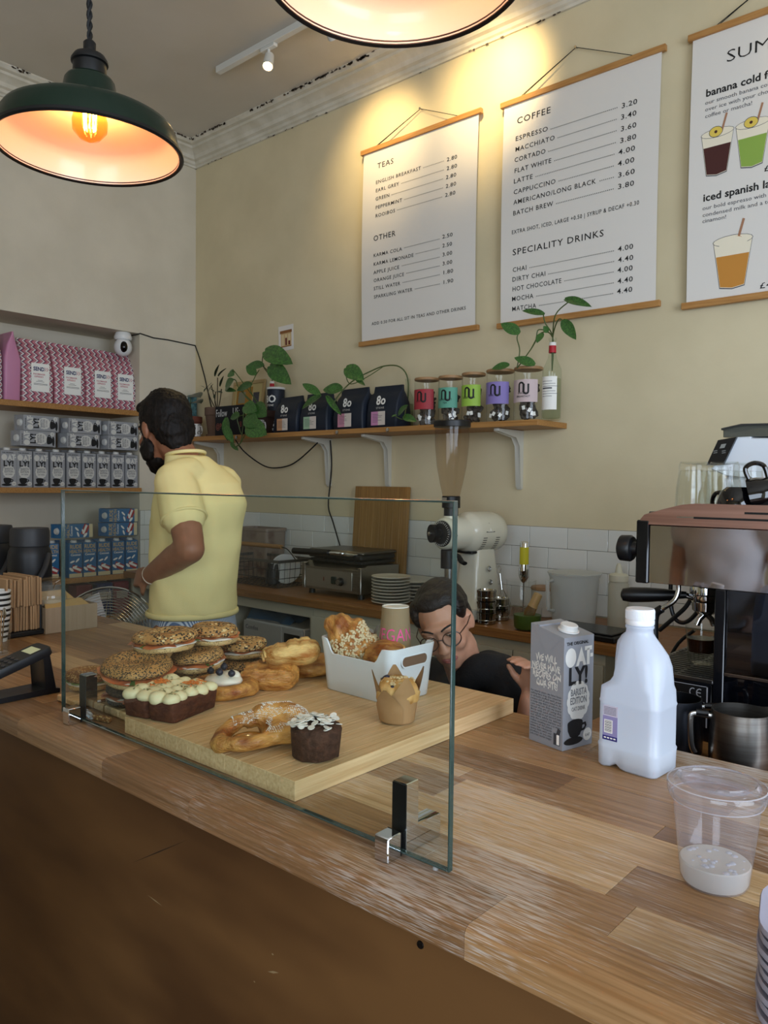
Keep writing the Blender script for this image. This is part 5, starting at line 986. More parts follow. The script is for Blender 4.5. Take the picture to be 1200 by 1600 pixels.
def topout(): return [(-.79, 1.386), (-.792, 1.398), (-.782, 1.41), (-.735, 1.425), (-.69, 1.437), (-.66, 1.4405), (.5, 1.4405), (.5, 1.386)]
b = MB(); b.prism([(x, z) for x, z in topout()], 0, .02, T(0, ym+.016, 0) @ FY, b=.0008); b.build('copper_rail', COP, em)
b = MB(); b.box(-.66, .5, ym-.0046, ym-.0038, 1.404, 1.409); b.box(-.545, .5, ym-.0046, ym-.0038, 1.419, 1.424); b.build('slot', BLACK, em); b = MB(); b.box(-.70, -.66, ym-.0046, ym-.0038, 1.4055, 1.4085); b.build('slot_edge', CHROME, em)
b = MB(); b.box(-.78, .5, ym+.02, 2.52, 1.386, 1.418, .002); b.build('cup_tray', mat('cup_tray_steel', '8e8a88', .3, 1), em)
b = MB(); b.box(-.606, -.582, ym-.004, ym+.03, ZP+.0005, 1.2395, .002); b.build('corner_post', BM, em)
b = MB(); b.box(-.581, .5, ym, ym+.006, 1.045, 1.2395, .001); b.build('upper_side_panel', mat('smoked_mirror', '4a4a50', .03, 1), em); b = MB(); b.box(-.581, .5, ym-.002, ym+.006, ZP+.0005, 1.036, .001); b.build('lower_side_panel', DMIR, em); b = MB(); b.box(-.581, .5, ym-.003, ym+.006, 1.037, 1.0445, .001); b.build('trim_strip', mat('trim_steel', '8a7c74', .25, 1), em)
b = MB(); b.box(-.575, .5, ym+.03, 2.52, ZP+.0005, 1.244); b.build('inner_case', DK, em)
b = MB(); b.box(-.80, -.607, ym, 2.5, ZP+.0005, 1.012, .003); b.build('drip_base', BM, em)
b = MB()
for k in range(26): y = ym+.02+k*.022; b.box(-.79, -.61, y, y+.009, 1.0125, 1.02)
for x in (-.795, -.70, -.61): b.box(x-.004, x+.004, ym+.004, 2.48, 1.0125, 1.019)
b.build('drip_grate', mat('grate_steel', '5a5856', .35, .9), em, kind='stuff'); b = MB(); b.box(-.80, -.606, ym-.003, ym+.004, 1.012, 1.022, .001); b.build('tray_lip', mat('tray_lip', '6d6a68', .3, 1), em)
# rating plate
x1 = -.617; b = MB(); b.box(-.79, x1, ym-.0015, ym-.0002, .905, 1.004, .0003); pl = b.build('rating_plate', BLACK, em); F_ = T(0, ym-.0018, 0) @ FY; b = MB(F_)
b.box(-.79, x1, 1.0025, 1.004, 0, .0003); b.box(x1-.003, x1, .905, 1.004, 0, .0003); b.text('CE', .03, -.652, .975, bold=.02, sx=1.0) if 0 else None
for cx in (-.652, -.636):
    n = 10; o_ = [(.0085*math.cos(R(60+240*i/n)), .0105*math.sin(R(60+240*i/n))) for i in range(n+1)]; i_ = [(.006*math.cos(R(60+240*i/n)), .008*math.sin(R(60+240*i/n))) for i in range(n+1)]
    for i in range(n): b.add([(cx+o_[i][0], .986+o_[i][1], 0), (cx+o_[i+1][0], .986+o_[i+1][1], 0), (cx+i_[i+1][0], .986+i_[i+1][1], 0), (cx+i_[i][0], .986+i_[i][1], 0)], [(0, 1, 2, 3)])
b.box(-.643, -.633, .985, .9875, 0, .0002); b.text('co', .012, -.685, .976, bold=.02)
for i in range(5): b.box(-.70, -.668+.004*(i % 2), .966-.008*i, .969-.008*i, 0, .0002); b.box(-.655, -.637, .966-.008*i, .970-.008*i, 0, .0002)
b.build('plate_print', mat('plate_grey', '8f9094', .5), pl, kind='stuff'); b = MB(); b.lathe([(.0035, 0), (.003, .001), (.001, .001)], 10, T(-.628, ym-.0018, .963) @ FY); b.build('rivet', STEEL, pl)
# group, portafilter, steam wand, hoses
gp = Vector((-.70, 2.12, 1.205)); b = MB(); b.lathe([(.03, -.045), (.034, -.04), (.034, -.012), (.042, -.008), (.042, .03), (.036, .04)], 28, T(*gp)); b.build('group_head', CHROME, em)
hn = at(970, 929, y=2.04); hs = Vector((-.735, 2.10, 1.192)); b = MB(); L = hn-hs; b.tube([hs+L*k for k in (.05, .2, .35, .6, .85, .97, 1.0)], [.009, .012, .0165, .02, .021, .017, .006], 14); b.build('portafilter_handle', BLACK, em); b = MB(); b.lathe([(.02, -.062), (.034, -.052), (.036, -.03)], 24, T(*gp)); b.cyl(hs+L*.08, (gp.x, gp.y, gp.z-.03), .008, n=10); b.tube([(gp.x, gp.y, gp.z-.06), (gp.x-.012, gp.y-.01, gp.z-.075), (gp.x-.018, gp.y-.014, gp.z-.092)], .008, 10); b.tube([(gp.x, gp.y, gp.z-.06), (gp.x+.012, gp.y+.01, gp.z-.075), (gp.x+.018, gp.y+.014, gp.z-.092)], .008, 10); b.build('portafilter', CHROME, em)
b = MB(); b.tube(curve([at(1060, 914, y=1.99), at(1060, 924, y=1.99), at(1054, 938, y=1.985), at(1040, 948, y=1.98), at(1027, 956, y=1.98)], 5), .0065, 10); w_ = b.build('steam_wand', CHROME, em); b = MB(); b.tube(curve([at(1034, 951, y=1.98), at(1025, 958, y=1.98), at(1022, 972, y=1.98), at(1022, 1000, y=1.98)], 5), .011, 10); b.build('rubber_grip', BLACK, w_)
b = MB(); b.tube(curve([at(1048, 912, y=2.2), at(1048, 945, y=2.2), at(1056, 968, y=2.2), at(1072, 972, y=2.2), at(1090, 955, y=2.2), at(1098, 930, y=2.2)], 6), .006, 8); b.tube(curve([at(1030, 985, y=2.15), at(1050, 968, y=2.15), at(1070, 950, y=2.15), at(1080, 935, y=2.15)], 5), .006, 8); b.tube(curve([at(1040, 1040, y=2.25), at(1060, 1005, y=2.25), at(1085, 985, y=2.25)], 4), .005, 8); b.build('hose', BLACK, em)
# espresso in a ribbed glass
c = at(1095, 1030, y=2.07); t = thing('espresso_glass', 'ribbed shot glass half full of espresso on the drip tray', 'glass', (c.x, 2.07, 1.0205)); b = MB(); b.lathe([(.028, 0), (.030, .003), (.0405, .098), (.039, .098), (.032, .03), (.001, .028)], 30); b.build('glass', JG, t); b = MB(); b.lathe([(.0315, .031), (.036, .066), (.001, .0662)], 28); b.build('espresso', mat('espresso_brown', '2a140a', .2), t); b = MB()
for k in range(18): a = 2*math.pi*k/18; b.tube([(.030*math.cos(a), .030*math.sin(a), .002), (.0335*math.cos(a), .0335*math.sin(a), .028)], .0022, 5)
b.build('rib', JG, t, kind='stuff'); dup(t, (c.x+.06, 2.19, 1.0205), None, 'second shot glass further back under the group head')
# glasses upside down on the cup tray
def upglass(px, y, lab, h=.092):
    x = at(px, 765, y=y).x; t = thing('latte_glass', lab, 'glass', (x, y, 1.4185), 0, 'glasses upside down on the espresso machine'); b = MB(); b.lathe([(.042, 0), (.0435, .003), (.041, .06), (.035, .105), (.036, .112), (.0335, .123), (.0315, .126), (.030, .122), (.001, .118)], 32, caps=(False, False)); b.lathe([(.0405, .001), (.0385, .06), (.033, .104), (.001, .106)], 28, caps=(False, False)); b.build('glass', JG, t)
upglass(1083, 2.02, 'upturned clear glass on the machine top, leftmost of the row'); upglass(1108, 2.14, 'upturned clear glass on the machine top, set back behind the leftmost'); upglass(1131, 2.04, 'upturned clear glass on the machine top, before the white grinder'); upglass(1168, 2.14, 'upturned clear glass on the machine top behind the black cups')
def blackcup(x, y, z, rot, lab):
    t = thing('black_cup', lab, 'cup', (x, y, z), 0, None, rot); b = MB(); b.lathe([(.022, 0), (.036, .012), (.044, .04), (.045, .062), (.042, .062), (.034, .014), (.001, .01)], 32); b.build('cup', mat('gloss_black', '08080b', .06, coat=.6), t); b = MB(); b.tube(curve([(.042, 0, .055), (.07, 0, .056), (.078, 0, .036), (.066, 0, .016), (.036, 0, .014)], 5), .0055, 8); b.build('handle', mat('gloss_black', '08080b', .06), t)
c = at(1182, 748, y=1.985); blackcup(c.x+.050, 1.985, 1.4735, (0, R(-106), R(12)), 'black gloss cup tipped on its side with its handle up at the right edge'); blackcup(at(1150, 780, y=1.965).x, 1.965, 1.4815, (R(180), 0, R(150)), 'black gloss cup upside down on the machine top before the glasses')
b = MB(); x = at(1137, 780, y=1.93).x; 
# white grinder behind
yg2 = 2.40; g0 = at(1107, 727, y=yg2); t = thing('white_grinder', 'white countertop grinder with a control screen behind the machine top', 'grinder', (0, 0, 0))
def G(px, py): q = at(px, py, y=yg2); return (q.x, q.z)
b = MB(); o_ = [G(1110, 733), G(1135, 744), G(1240, 752), G(1240, 684), G(1173, 684), G(1172, 682), G(1150, 683)]; b.prism(o_, 0, .20, T(0, yg2+.2, 0) @ FY, b=.004); b.build('casing', mat('white_gloss', 'dfe6ee', .3), t)
b = MB(); p = [G(1106, 727), G(1132, 726), G(1153, 683), G(1124, 688)]; b.prism(p, 0, .012, T(0, yg2-.0005, 0) @ FY); cp_ = b.build('control_panel', mat('panel_black', '17181a', .3), t)
b = MB(); p = [G(1126.5, 701), G(1134, 700), G(1137, 693.5), G(1129.5, 694.5)]; b.prism(p, 0, .0012, T(0, yg2-.0126, 0) @ FY); b.mi = 1
for i in range(4): a = G(1117+(i % 2)*13, 706+3*(i//2)); e = G(1123+(i % 2)*13, 705+3*(i//2)); b.add([(a[0], a[1], .0001), (e[0], e[1], .0001), (e[0], e[1]+.003, .0001), (a[0], a[1]+.003, .0001)], [(0, 1, 2, 3)], T(0, yg2-.0127, 0) @ FY)
b.build('screen', [mat('grey_screen', '8a8c88', .3), mat('icon_grey', '6d6e6c', .5)], cp_)
b = MB(); p = [G(1128, 683), G(1240, 681), G(1240, 662), G(1158, 663.5), G(1128, 670.5)]; b.prism(p, 0, .17, T(0, yg2+.18, 0) @ FY, b=.003); b.build('hopper', mat('smoked_hopper', '6d706a', .15, trans=.55), t); b = MB(); p = [G(1126, 672), G(1158, 665), G(1240, 663), G(1240, 660), G(1157, 662), G(1126, 669)]; b.prism(p, 0, .18, T(0, yg2+.185, 0) @ FY); b.build('hopper_lid', mat('dark_grey_lid', '2e2f30', .4), t)
b = MB(); q = G(1160, 744); b.box(q[0]-.06, q[0]+.14, yg2+.02, yg2+.18, 1.4185, q[1]+.0, .01); b.build('stand', mat('white_gloss', 'dfe6ee', .3), t)
# milk pitchers
def pitcher(x, y, r, h, lab, mt, rz, inner):
    t = thing('milk_pitcher', lab, 'pitcher', (x, y, ZP+.0005), rz, 'steel milk pitchers by the machine'); n = 40; rs = []
    for k, z in ((.96, 0), (1.04, .012), (1.06, h*.35), (1.0, h*.8), (.99, h)):
        rr = []
        for j in range(n):
            a = 2*math.pi*j/n; f = max(0, math.cos(a))**9*.22*max(0, (z/h-.6)/.4); rr.append((r*k*(1+f)*math.cos(a), r*k*(1+f*.2)*math.sin(a), z+(f*.06 if z == h else 0)))
        rs.append(rr)
    rs2 = [[(p[0]*.965, p[1]*.965, p[2]) for p in q] for q in rs[::-1][:-1]]+[[(r*.9*math.cos(2*math.pi*j/n), r*.9*math.sin(2*math.pi*j/n), .008) for j in range(n)]]
    b = MB(); b.rings(rs+rs2); b.build('jug', mt, t)
    b = MB(); b.tube(curve([(-r*.98, 0, h*.86), (-r*1.5, 0, h*.88), (-r*1.66, 0, h*.8), (-r*1.62, 0, h*.4), (-r*1.5, 0, h*.25)], 6), .0035, 8, flat=1.8); hd = b.build('handle', STEEL, t); b = MB(); b.tube([(-r*1.08, 0, h*.9), (-r*1.5, 0, h*.91)], .007, 8); b.build('grip', BLACK, hd)
pitcher(-.497, 1.745, .060, .135, 'brushed steel milk pitcher, the larger and brighter, at the right edge', mat('pitcher_steel', 'aeaaa4', .28, 1, col2='9a958e', scale=3, stretch=(1, 1, 50)), 25, 0)
pitcher(-.645, 1.77, .056, .13, 'steel milk pitcher in painted shade, half hidden behind the milk bottle', mat('pitcher_shade_steel', '34363c', .35, .9), 200, 0)  # steel darkened in its colour to carry the shade on this pitcher
# ================================================================ food on the board
ZD = ZT+.0352
def speckled(name, a, b_, speck, sscale, thr, speck2=None, bump=.5):
    m = mat(name, a, .6, col2=b_, scale=22, bump=bump, bscale=90); nt = m.node_tree; N = nt.nodes; L = nt.links; Pn = N['Principled BSDF']; src = Pn.inputs['Base Color'].links[0].from_socket
    tc = N.new('ShaderNodeTexCoord')
    for k, (sp, th, sc) in enumerate(((speck, thr, sscale), (speck2, thr*.9, sscale*.8))):
        if not sp: continue
        v = N.new('ShaderNodeTexVoronoi'); v.inputs['Scale'].default_value = sc; L.new(tc.outputs['Object'], v.inputs['Vector']); c = N.new('ShaderNodeMath'); c.operation = 'LESS_THAN'; c.inputs[1].default_value = th; L.new(v.outputs['Distance'], c.inputs[0])
        n2 = N.new('ShaderNodeTexNoise'); n2.inputs['Scale'].default_value = 30; L.new(tc.outputs['Object'], n2.inputs['Vector']); g = N.new('ShaderNodeMath'); g.operation = 'GREATER_THAN'; g.inputs[1].default_value = .36 if k == 0 else .5; L.new(n2.outputs[0], g.inputs[0])
        mu = N.new('ShaderNodeMath'); mu.operation = 'MULTIPLY'; L.new(c.outputs[0], mu.inputs[0]); L.new(g.outputs[0], mu.inputs[1])
        mx = N.new('ShaderNodeMixRGB'); L.new(mu.outputs[0], mx.inputs[0]); L.new(src, mx.inputs[1]); mx.inputs[2].default_value = lin(sp); src = mx.outputs[0]
    L.new(src, Pn.inputs['Base Color']); return m
EVERY = speckled('everything_crust', 'a06c34', 'c79a5c', '1c1410', 130, .40, 'dcc48e'); POPPY = speckled('poppy_crust', 'a8783e', 'c09458', '26241f', 230, .46); DPOP = speckled('dense_poppy_crust', '3e342a', '5c4a36', '1a1714', 240, .5); SESA = speckled('sesame_crust', '7a4c22', '9a6a34', 'c9a468', 170, .4)
CRUMB = speckled('pale_crumb', 'c39c62', 'd8b880', '3a2a1c', 170, .24); CHEESE = mat('cream_cheese', 'ece4d4', .4); SALM = mat('smoked_salmon', 'c4683c', .3, col2='d98a58', scale=12, stretch=(1, 1, 6)); CUKE = mat('cucumber', '4c6a2a', .4, col2='8aa05a', scale=20)
def bagel(lab, pos, rz, tilt, top, bot, filling='salmon', r=.077, seed=1, open_=0):
    t = thing('bagel', lab, 'bagel', pos, 0, 'filled bagels piled beside the serving board', rot=(R(tilt[0]), R(tilt[1]), R(rz)))
    def half(h, dim, z0, mt, nm, mx=None):
        b = MB(); b.lathe([(r*.80, 0), (r*.93, h*.05), (r, h*.28), (r*.985, h*.55), (r*.9, h*.82), (r*.74, h*.98), (r*.56, h), (r*.38, h*.94), (r*.22, h*.72), (r*.1, h*(1-dim)), (.001, h*(1-dim)*.95)], 44, mx); b.jitter(.006, 16, seed+z0*50); b.build(nm, mt, t, ang=75)
    b = MB(); b.lathe([(r*.72, .0), (r*.92, .006), (r*.97, .016), (r*.955, .024), (.001, .026)], 44); b.jitter(.004, 16, seed); b.build('bottom_half', bot, t, ang=75)
    b = MB(); n = 60; b.rings([[((r*k+.006*noise.noise(Vector((math.cos(a)*2.2, math.sin(a)*2.2, seed*3+k))))*math.cos(a), (r*k+.006*noise.noise(Vector((math.cos(a)*2.2, math.sin(a)*2.2, seed*3+k))))*math.sin(a), z+.003*noise.noise(Vector((math.cos(a)*3, math.sin(a)*3, seed))) ) for a in [2*math.pi*i/n for i in range(n)]] for k, z in ((.5, .024), (.96, .0245), (1.0, .0275), (.97, .031), (.5, .032))]); b.build('cream_cheese', CHEESE, t, ang=80)
    b = MB(); 
    if filling == 'salmon':
        for k in range(5):
            a0 = k*1.25+seed; 
            b.grid(lambda u, v: ((r*(.35+.72*v)+.004*math.sin(u*9+k))*math.cos(a0+u*1.5), (r*(.35+.72*v)+.004*math.sin(u*9+k))*math.sin(a0+u*1.5), .0335+.002*k*.5+.003*math.sin(u*11+seed+k)*v-.006*max(0, v-.75)*4*(k % 2)), 14, 6)
        b.build('salmon_slice', SALM, t, ang=80)
        b = MB()
        for k in range(3): a = seed*1.7+k*2.1; b.grid(lambda u, v: (r*(.8+.28*v)*math.cos(a+.25*(u-.5)), r*(.8+.28*v)*math.sin(a+.25*(u-.5)), .036-.005*v+.003*math.sin(u*6)), 5, 4)
        b.build('rocket_leaf', mat('salad_leaf', '5a7434', .5), t, ang=80)
    else:
        for k in range(8): a = k*.785; b.lathe([(.018, .0), (.018, .004), (.001, .0042)], 16, T(r*.72*math.cos(a), r*.72*math.sin(a), .0325+.001*(k % 2)))
        b.build('cucumber_slice', CUKE, t)
    half(.040, .45, .04, top, 'top_half', T(0, 0, .036) @ RX(open_)); t.scale = (1, 1, .64)
    return t
# two small boards under the bagels, price ticket
board('bagel_board', 'small wooden board under the leftmost sesame bagel', -1.80, -1.665, .885, 1.03, ZT+.0005, .016, 3); board('bagel_board', 'narrow wooden board under the pile of filled bagels', -1.66, -1.472, .91, 1.42, ZT+.0005, .018, 4)
t = thing('ticket_holder', 'small clear ticket holder with a wooden strip behind the left clamp', 'holder', (-1.60, .872, ZT+.0005), 12); b = MB(); b.box(-.05, .05, -.006, .006, 0, .012, .002); b.build('wooden_strip', SESA, t); b = MB(); b.box(-.052, .052, -.0085, -.0065, 0, .016); b.build('clear_front', JG, t)
zb = ZT+.0192
def pile(lab, px, py, z, rz, tilt, top, bot, fill, r, seed, open_=0):
    q = at(px, py, z=z+.024); return bagel(lab, (q.x, q.y, z), rz, tilt, top, bot, fill, r, seed, open_)
pile('sesame bagel with cucumber at the far left behind the clamp', 141, 1060, ZT+.0172, 20, (0, 0), SESA, CRUMB, 'cuke', .054, 2)
pile('dense poppy seed bagel at the bottom of the pile by the loaf cakes', 216, 1080, zb, 60, (0, 0), DPOP, DPOP, 'salmon', .073, 3)
pile('plain topped bagel at the bottom middle of the pile', 306, 1058, zb, 10, (0, 0), POPPY, DPOP, 'salmon', .066, 4)
pile('bagel at the bottom right of the pile behind the pains au chocolat', 380, 1045, zb, 40, (0, 0), POPPY, CRUMB, 'salmon', .062, 5)
z2 = zb+.0475
pile('poppy seed salmon bagel in the second layer, left and tilted to the viewer', 214, 1044, z2+.008, 100, (8, -6), POPPY, CRUMB, 'salmon', .080, 6, -3)
pile('poppy seed salmon bagel in the second layer, middle', 309, 1030, z2+.003, 30, (3, -4), POPPY, CRUMB, 'salmon', .066, 7)
pile('seeded bagel in the second layer, right, half hidden', 381, 1012, z2+.002, 200, (0, 3), EVERY, CRUMB, 'salmon', .061, 8)
z3 = z2+.052
pile('everything bagel on top of the pile, left, with salmon poking out', 258, 1000, z3+.004, 250, (2, 2), EVERY, CRUMB, 'salmon', .077, 9)
pile('everything bagel on top of the pile, right, before the man', 334, 990, z3+.001, 150, (0, 0), EVERY, CRUMB, 'salmon', .062, 10)
# loaf cakes
CHOC = mat('dark_cake', '4a2618', .8, col2='5e3420', scale=60, bump=.5); FROST = mat('lemon_frosting', 'e8dcae', .45); ZEST = mat('orange_zest', 'd9782a', .5); SEED = mat('pumpkin_seed', '6d6a3c', .6)
def loaf(lab, c, seed):
    t = thing('loaf_cake', lab, 'cake', (*c, ZD), 106, 'frosted loaf cakes side by side'); t.scale = (.97, .97, .70); b = MB(); b.rings([[(x*k, y*k, z) for x, y in rrect(.158, .071, .012, 4)] for k, z in ((.9, 0), (.94, .003), (.99, .04), (1, .05), (.97, .056), (.8, .06))]); b.jitter(.003, 40, seed); b.build('sponge', CHOC, t, ang=70)
    random.seed(seed); b = MB()
    for i in range(5):
        for j in range(2): r_ = random.uniform(.0165, .0215); b.ball((-.062+.031*i+random.uniform(-.004, .004), -.017+.034*j+random.uniform(-.004, .004), .064), (r_*1.08, r_*1.1, random.uniform(.017, .023)), 16, 10)
    b.jitter(.003, 50, seed); b.build('frosting', FROST, t, ang=80)
    b = MB(); x0 = .03 if seed == 1 else .0
    for i in range(22): a = Vector((x0+random.gauss(0, .014), random.gauss(.0, .01), .083+random.random()*.003)); d = Vector((random.uniform(-1, 1), random.uniform(-1, 1), random.uniform(-.2, .3)))*.008; b.tube([a-d, a, a+d], .0017, 5)
    b.build('orange_zest', ZEST, t, kind='stuff'); b = MB()
    for i in range(26): b.ball((0, 0, 0), (.0035, .002, .001), 6, 4, T(random.uniform(-.07, .02 if seed == 1 else .06), random.uniform(-.028, .028), .083) @ RZ(random.random()*180) @ RY(random.uniform(-30, 30)))
    b.build('seeds', SEED, t, kind='stuff')
loaf('front chocolate loaf cake with lemon frosting and orange zest on the board corner', (-1.397, .966), 1); loaf('rear chocolate loaf cake with lemon frosting, left of its twin', (-1.464, .948), 2)
PAS = mat('golden_pastry', '86440f', .42, col2='dea254', scale=16, stretch=(1, 2.6, 2.6), bump=.5, coat=.15, lo=.33, hi=.66, bscale=90, detail=8); PALE = mat('pale_pastry', 'a8661f', .5, col2='e4bd76', scale=18, stretch=(1, 3, 3), bump=.5, bscale=90, lo=.33, hi=.62, detail=8); SUG = mat('icing_sugar', 'e8e2d8', .9); BERRY = mat('blueberry', '15161f', .45, col2='26283a', scale=30)
# blueberry danish
t = thing('blueberry_danish', 'round danish with white cream and blueberries behind the loaf cakes', 'pastry', (-1.455, 1.115, ZD+.001), 20); b = MB(); b.lathe([(.055, 0), (.07, .004), (.076, .014), (.073, .028), (.060, .036), (.045, .030), (.02, .026), (.001, .026)], 44, sx=1.1, sy=.92); b.jitter(.009, 13, 4); b.build('pastry_case', PAS, t, ang=80)
b = MB(); b.ball((0, 0, .034), (.046, .04, .014), 24, 10); b.ball((.012, .01, .043), (.026, .022, .010), 16, 8); b.jitter(.005, 40, 2); b.build('cream', mat('whipped_cream', 'efe8d6', .5), t, ang=80)
for x, y, z in ((-.033, -.004, .052), (-.004, .008, .062), (.003, -.022, .056), (.03, -.014, .054)): b = MB(); b.ball((x, y, z), (.0085, .0085, .008), 14, 10); b.lathe([(.003, 0), (.004, .0018), (.002, .0015)], 8, T(x, y, z+.0072)); b.build('blueberry', BERRY, t)
# pains au chocolat
def pain(lab, pos, rz, seed, tilt=(0, 0), mt=PAS):
    t = thing('pain_au_chocolat', lab, 'pastry', pos, 0, 'pains au chocolat stacked by the white tub', rot=(R(tilt[0]), R(tilt[1]), R(rz))); b = MB(); n = 26; rs = []
    for i in range(n+1):
        u = -1+2*i/n; k = (1-abs(u)**5)**.5*.98+.02; x = .068*u
        def se(c): return math.copysign(abs(c)**.78, c)
        rs.append([(x*(1+.02*math.sin(a*3+seed)), .050*k*se(math.cos(a))*(1+.020*math.sin(a*7+seed)), .028+.029*k*se(math.sin(a))*(1+.05*math.sin(a*7+seed*2))+(.0022*math.sin(u*13+seed)+.0015*math.sin(u*29))*max(0, math.sin(a))) for a in [2*math.pi*j/56 for j in range(56)]])
    b.rings(rs); b.jitter(.008, 16, seed); b.jitter(.002, 60, seed); b.build('pastry', mt, t, ang=80)
    b = MB()   # the rolled end with two chocolate sticks
    for y in (-.017, .017): b.tube([(.0645+.0006*k, y+(.0135-.0008*k)*math.cos(k*.7), .027+(.0150-.0009*k)*math.sin(k*.7)) for k in range(13)], .0034, 6)
    b.build('rolled_end', PALE, t, ang=80); b = MB()
    for y in (-.017, .017): b.tube([(.058, y, .0265), (.0705, y, .0265)], .0028, 8)
    b.build('chocolate_stick', mat('dark_chocolate', '24140e', .4), t, kind='stuff'); return t
pain('pain au chocolat at the bottom front of the stack', (-1.428, 1.235, ZD-.002), -140, 1); pain('pain au chocolat resting on top of the other two', (-1.412, 1.290, ZD+.048), -128, 2, (4, 4), PALE); pain('pain au chocolat at the back by the tub corner', (-1.450, 1.385, ZD-.002), -150, 3)
# apricot danish
t = thing('apricot_danish', 'sugar dusted danish with an apricot hole at the front of the board', 'pastry', (-1.118, .955, ZD), 68)
v = MB(); lp = [(-.092, 0, .014), (-.068, -.030, .018), (-.035, -.042, .020), (.000, -.034, .024), (.018, -.004, .036), (.000, .028, .042), (-.036, .040, .038), (-.068, .030, .026)]
v.tube(curve(lp, 5, True), [.0145]*40, 12, loop=True); v.tube(curve([(-.03, .036, .034), (0, .03, .046), (.03, .012, .052), (.06, -.004, .044), (.092, -.016, .020)], 5), [.016]*4+[.022]*8+[.024]*5+[.016]*4, 12)
v.tube(curve([(-.004, -.032, .024), (.03, -.034, .026), (.065, -.030, .024), (.095, -.012, .014)], 5), .019, 10); v.tube(curve([(.0, .028, .026), (.04, .034, .028), (.075, .026, .022), (.098, .006, .014)], 5), .019, 10); v.ball((.04, 0, .018), (.05, .034, .020)); v.ball((-.035, -.002, .005), (.05, .032, .006))
for p in v.v: p.z = max(p.z, 0)
rm = remeshed(v, .004, 4); rm.jitter(.004, 40, 3); rm.build('pastry', PAS, t, ang=80)
b = MB(); b.ball((-.034, -.002, .016), (.034, .026, .011), 18, 8); b.build('apricot', mat('apricot_jam', 'b07428', .15, coat=.5), t)
random.seed(2); b = MB()
cand = [p for p in rm.v if p.z > .036 and noise.noise(p*45) > -.15 and p.x > -.055]
for p in random.sample(cand, min(len(cand), 1100)):
    s_ = random.uniform(.0006, .0021); b.ball((p.x, p.y, p.z+.0004), (s_, s_, s_*.5), 5, 3)
b.build('icing_sugar', SUG, t, kind='stuff')
# almond cake
t = thing('almond_cake', 'round dark almond cake with flaked almonds and icing sugar', 'cake', (-1.004, .977, ZD), 10); b = MB(); b.lathe([(.038, 0), (.042, .002), (.046, .044), (.0465, .05), (.043, .056), (.03, .062), (.001, .064)], 40); b.jitter(.003, 60, 2); b.build('sponge', mat('dark_almond_sponge', '3a2214', .85, col2='4e3020', scale=80, bump=.6), t, ang=70)
random.seed(8); fm_ = {}
AL = mat('flaked_almond', 'e6dfd4', .7, rand=.1); b0 = MB(); b0.prism([(.0085*math.cos(a)*(1-.25*(math.cos(a) > .5)), .0055*math.sin(a)) for a in [2*math.pi*i/10 for i in range(10)]], -.0006, .0006); am = b0.mesh('almond_flake', AL)
for i in range(64):
    q = .044*math.sqrt(random.random()); a = random.random()*6.283; o = put('almond_flake', am, t, (q*math.cos(a), q*math.sin(a), .058+.009*(1-(q/.044)**2)+random.random()*.006)); o.rotation_euler = (random.uniform(-.35, .35), random.uniform(-.35, .35), random.random()*6.28); o.scale = (1.1,)*3
# white tub
TUB = mat('white_tub', 'd9dde0', .32); t = thing('pastry_tub', 'white plastic tub with scooped sides and handle slots holding croissants', 'tub', (-1.218, 1.385, ZD), -2); w, d, H = .236, .158, .124
def tubring(z, k, off=0):
    out = []
    for x, y in rrect(w*k-2*off, d*k-2*off, .022*k, 5): out.append((x, y, z))
    # more points along the long sides
    return out
def dense(z, k, off, dip):
    W_, D_ = w*k/2-off, d*k/2-off; r_ = .022; P_ = []
    def corner(sx, sy, a0):
        for i in range(6): t_ = R(a0+90*i/5); P_.append((sx*(W_-r_)+r_*math.cos(t_), sy*(D_-r_)+r_*math.sin(t_)))
    corner(1, 1, 0); n = 26
    for i in range(1, n): P_.append(((W_-r_)*(1-2*i/n), D_))
    corner(-1, 1, 90)
    corner(-1, -1, 180)
    for i in range(1, n): P_.append((-(W_-r_)*(1-2*i/n), -D_))
    corner(1, -1, 270)
    def top(x, y):
        if abs(y) < D_-.004: return 0
        u = (x+.0)/(W_); s_ = max(0, min(1, (.78-abs(u))/.22)); return dip*(s_*s_*(3-2*s_))
    return [(x, y, z-top(x, y)) for x, y in P_]
b = MB(); rs = [dense(0, .90, 0, 0), dense(.002, .915, 0, 0), dense(.03, .94, 0, 0), dense(.075, .97, 0, 0), dense(H, 1.02, -.0005, .034), dense(H+.0012, 1.02, .0012, .034), dense(H, 1.02, .0025, .034), dense(.075, .97, .003, 0), dense(.03, .94, .003, 0), dense(.004, .915, .004, 0)]
b.rings(rs)
sl = [p for p in b.v]
b.build('tub_body', TUB, t, ang=50)
for sx in (1, -1):
    fr_ = T(sx*(w*.5*1.0+.0006), 0, .093) @ frame((0, sx, 0), (0, 0, 1), (sx, 0, 0)) @ RX(-2.5); b = MB(); b.prism(rrect(.088, .024, .0118, 6), -.004, .0004, fr_); b.mi = 1; o_ = rrect(.092, .028, .0138, 6); i_ = rrect(.086, .022, .0108, 6); b.rings([[(x, y, .0004) for x, y in i_], [(x, y, .0016) for x, y in i_], [(x, y, .0016) for x, y in o_], [(x, y, -.001) for x, y in o_]], caps=(False, False), mx=fr_); b.build('handle_slot', [mat('slot_shade', '6e5440', .8), TUB], t)
# paper liners in the tub
b = MB(); b.grid(lambda u, v: (-.09+.05*u, -.045+.10*v, .03+.095*u*(1-.25*math.sin(v*4))+.01*math.sin(v*9)), 6, 10, T(-1.218, 1.385, ZD)); tag(b.build('paper_liner', mat('greaseproof', 'd6cdc4', .6), ang=80), 'crumpled white paper liner at the left end of the tub', 'paper')
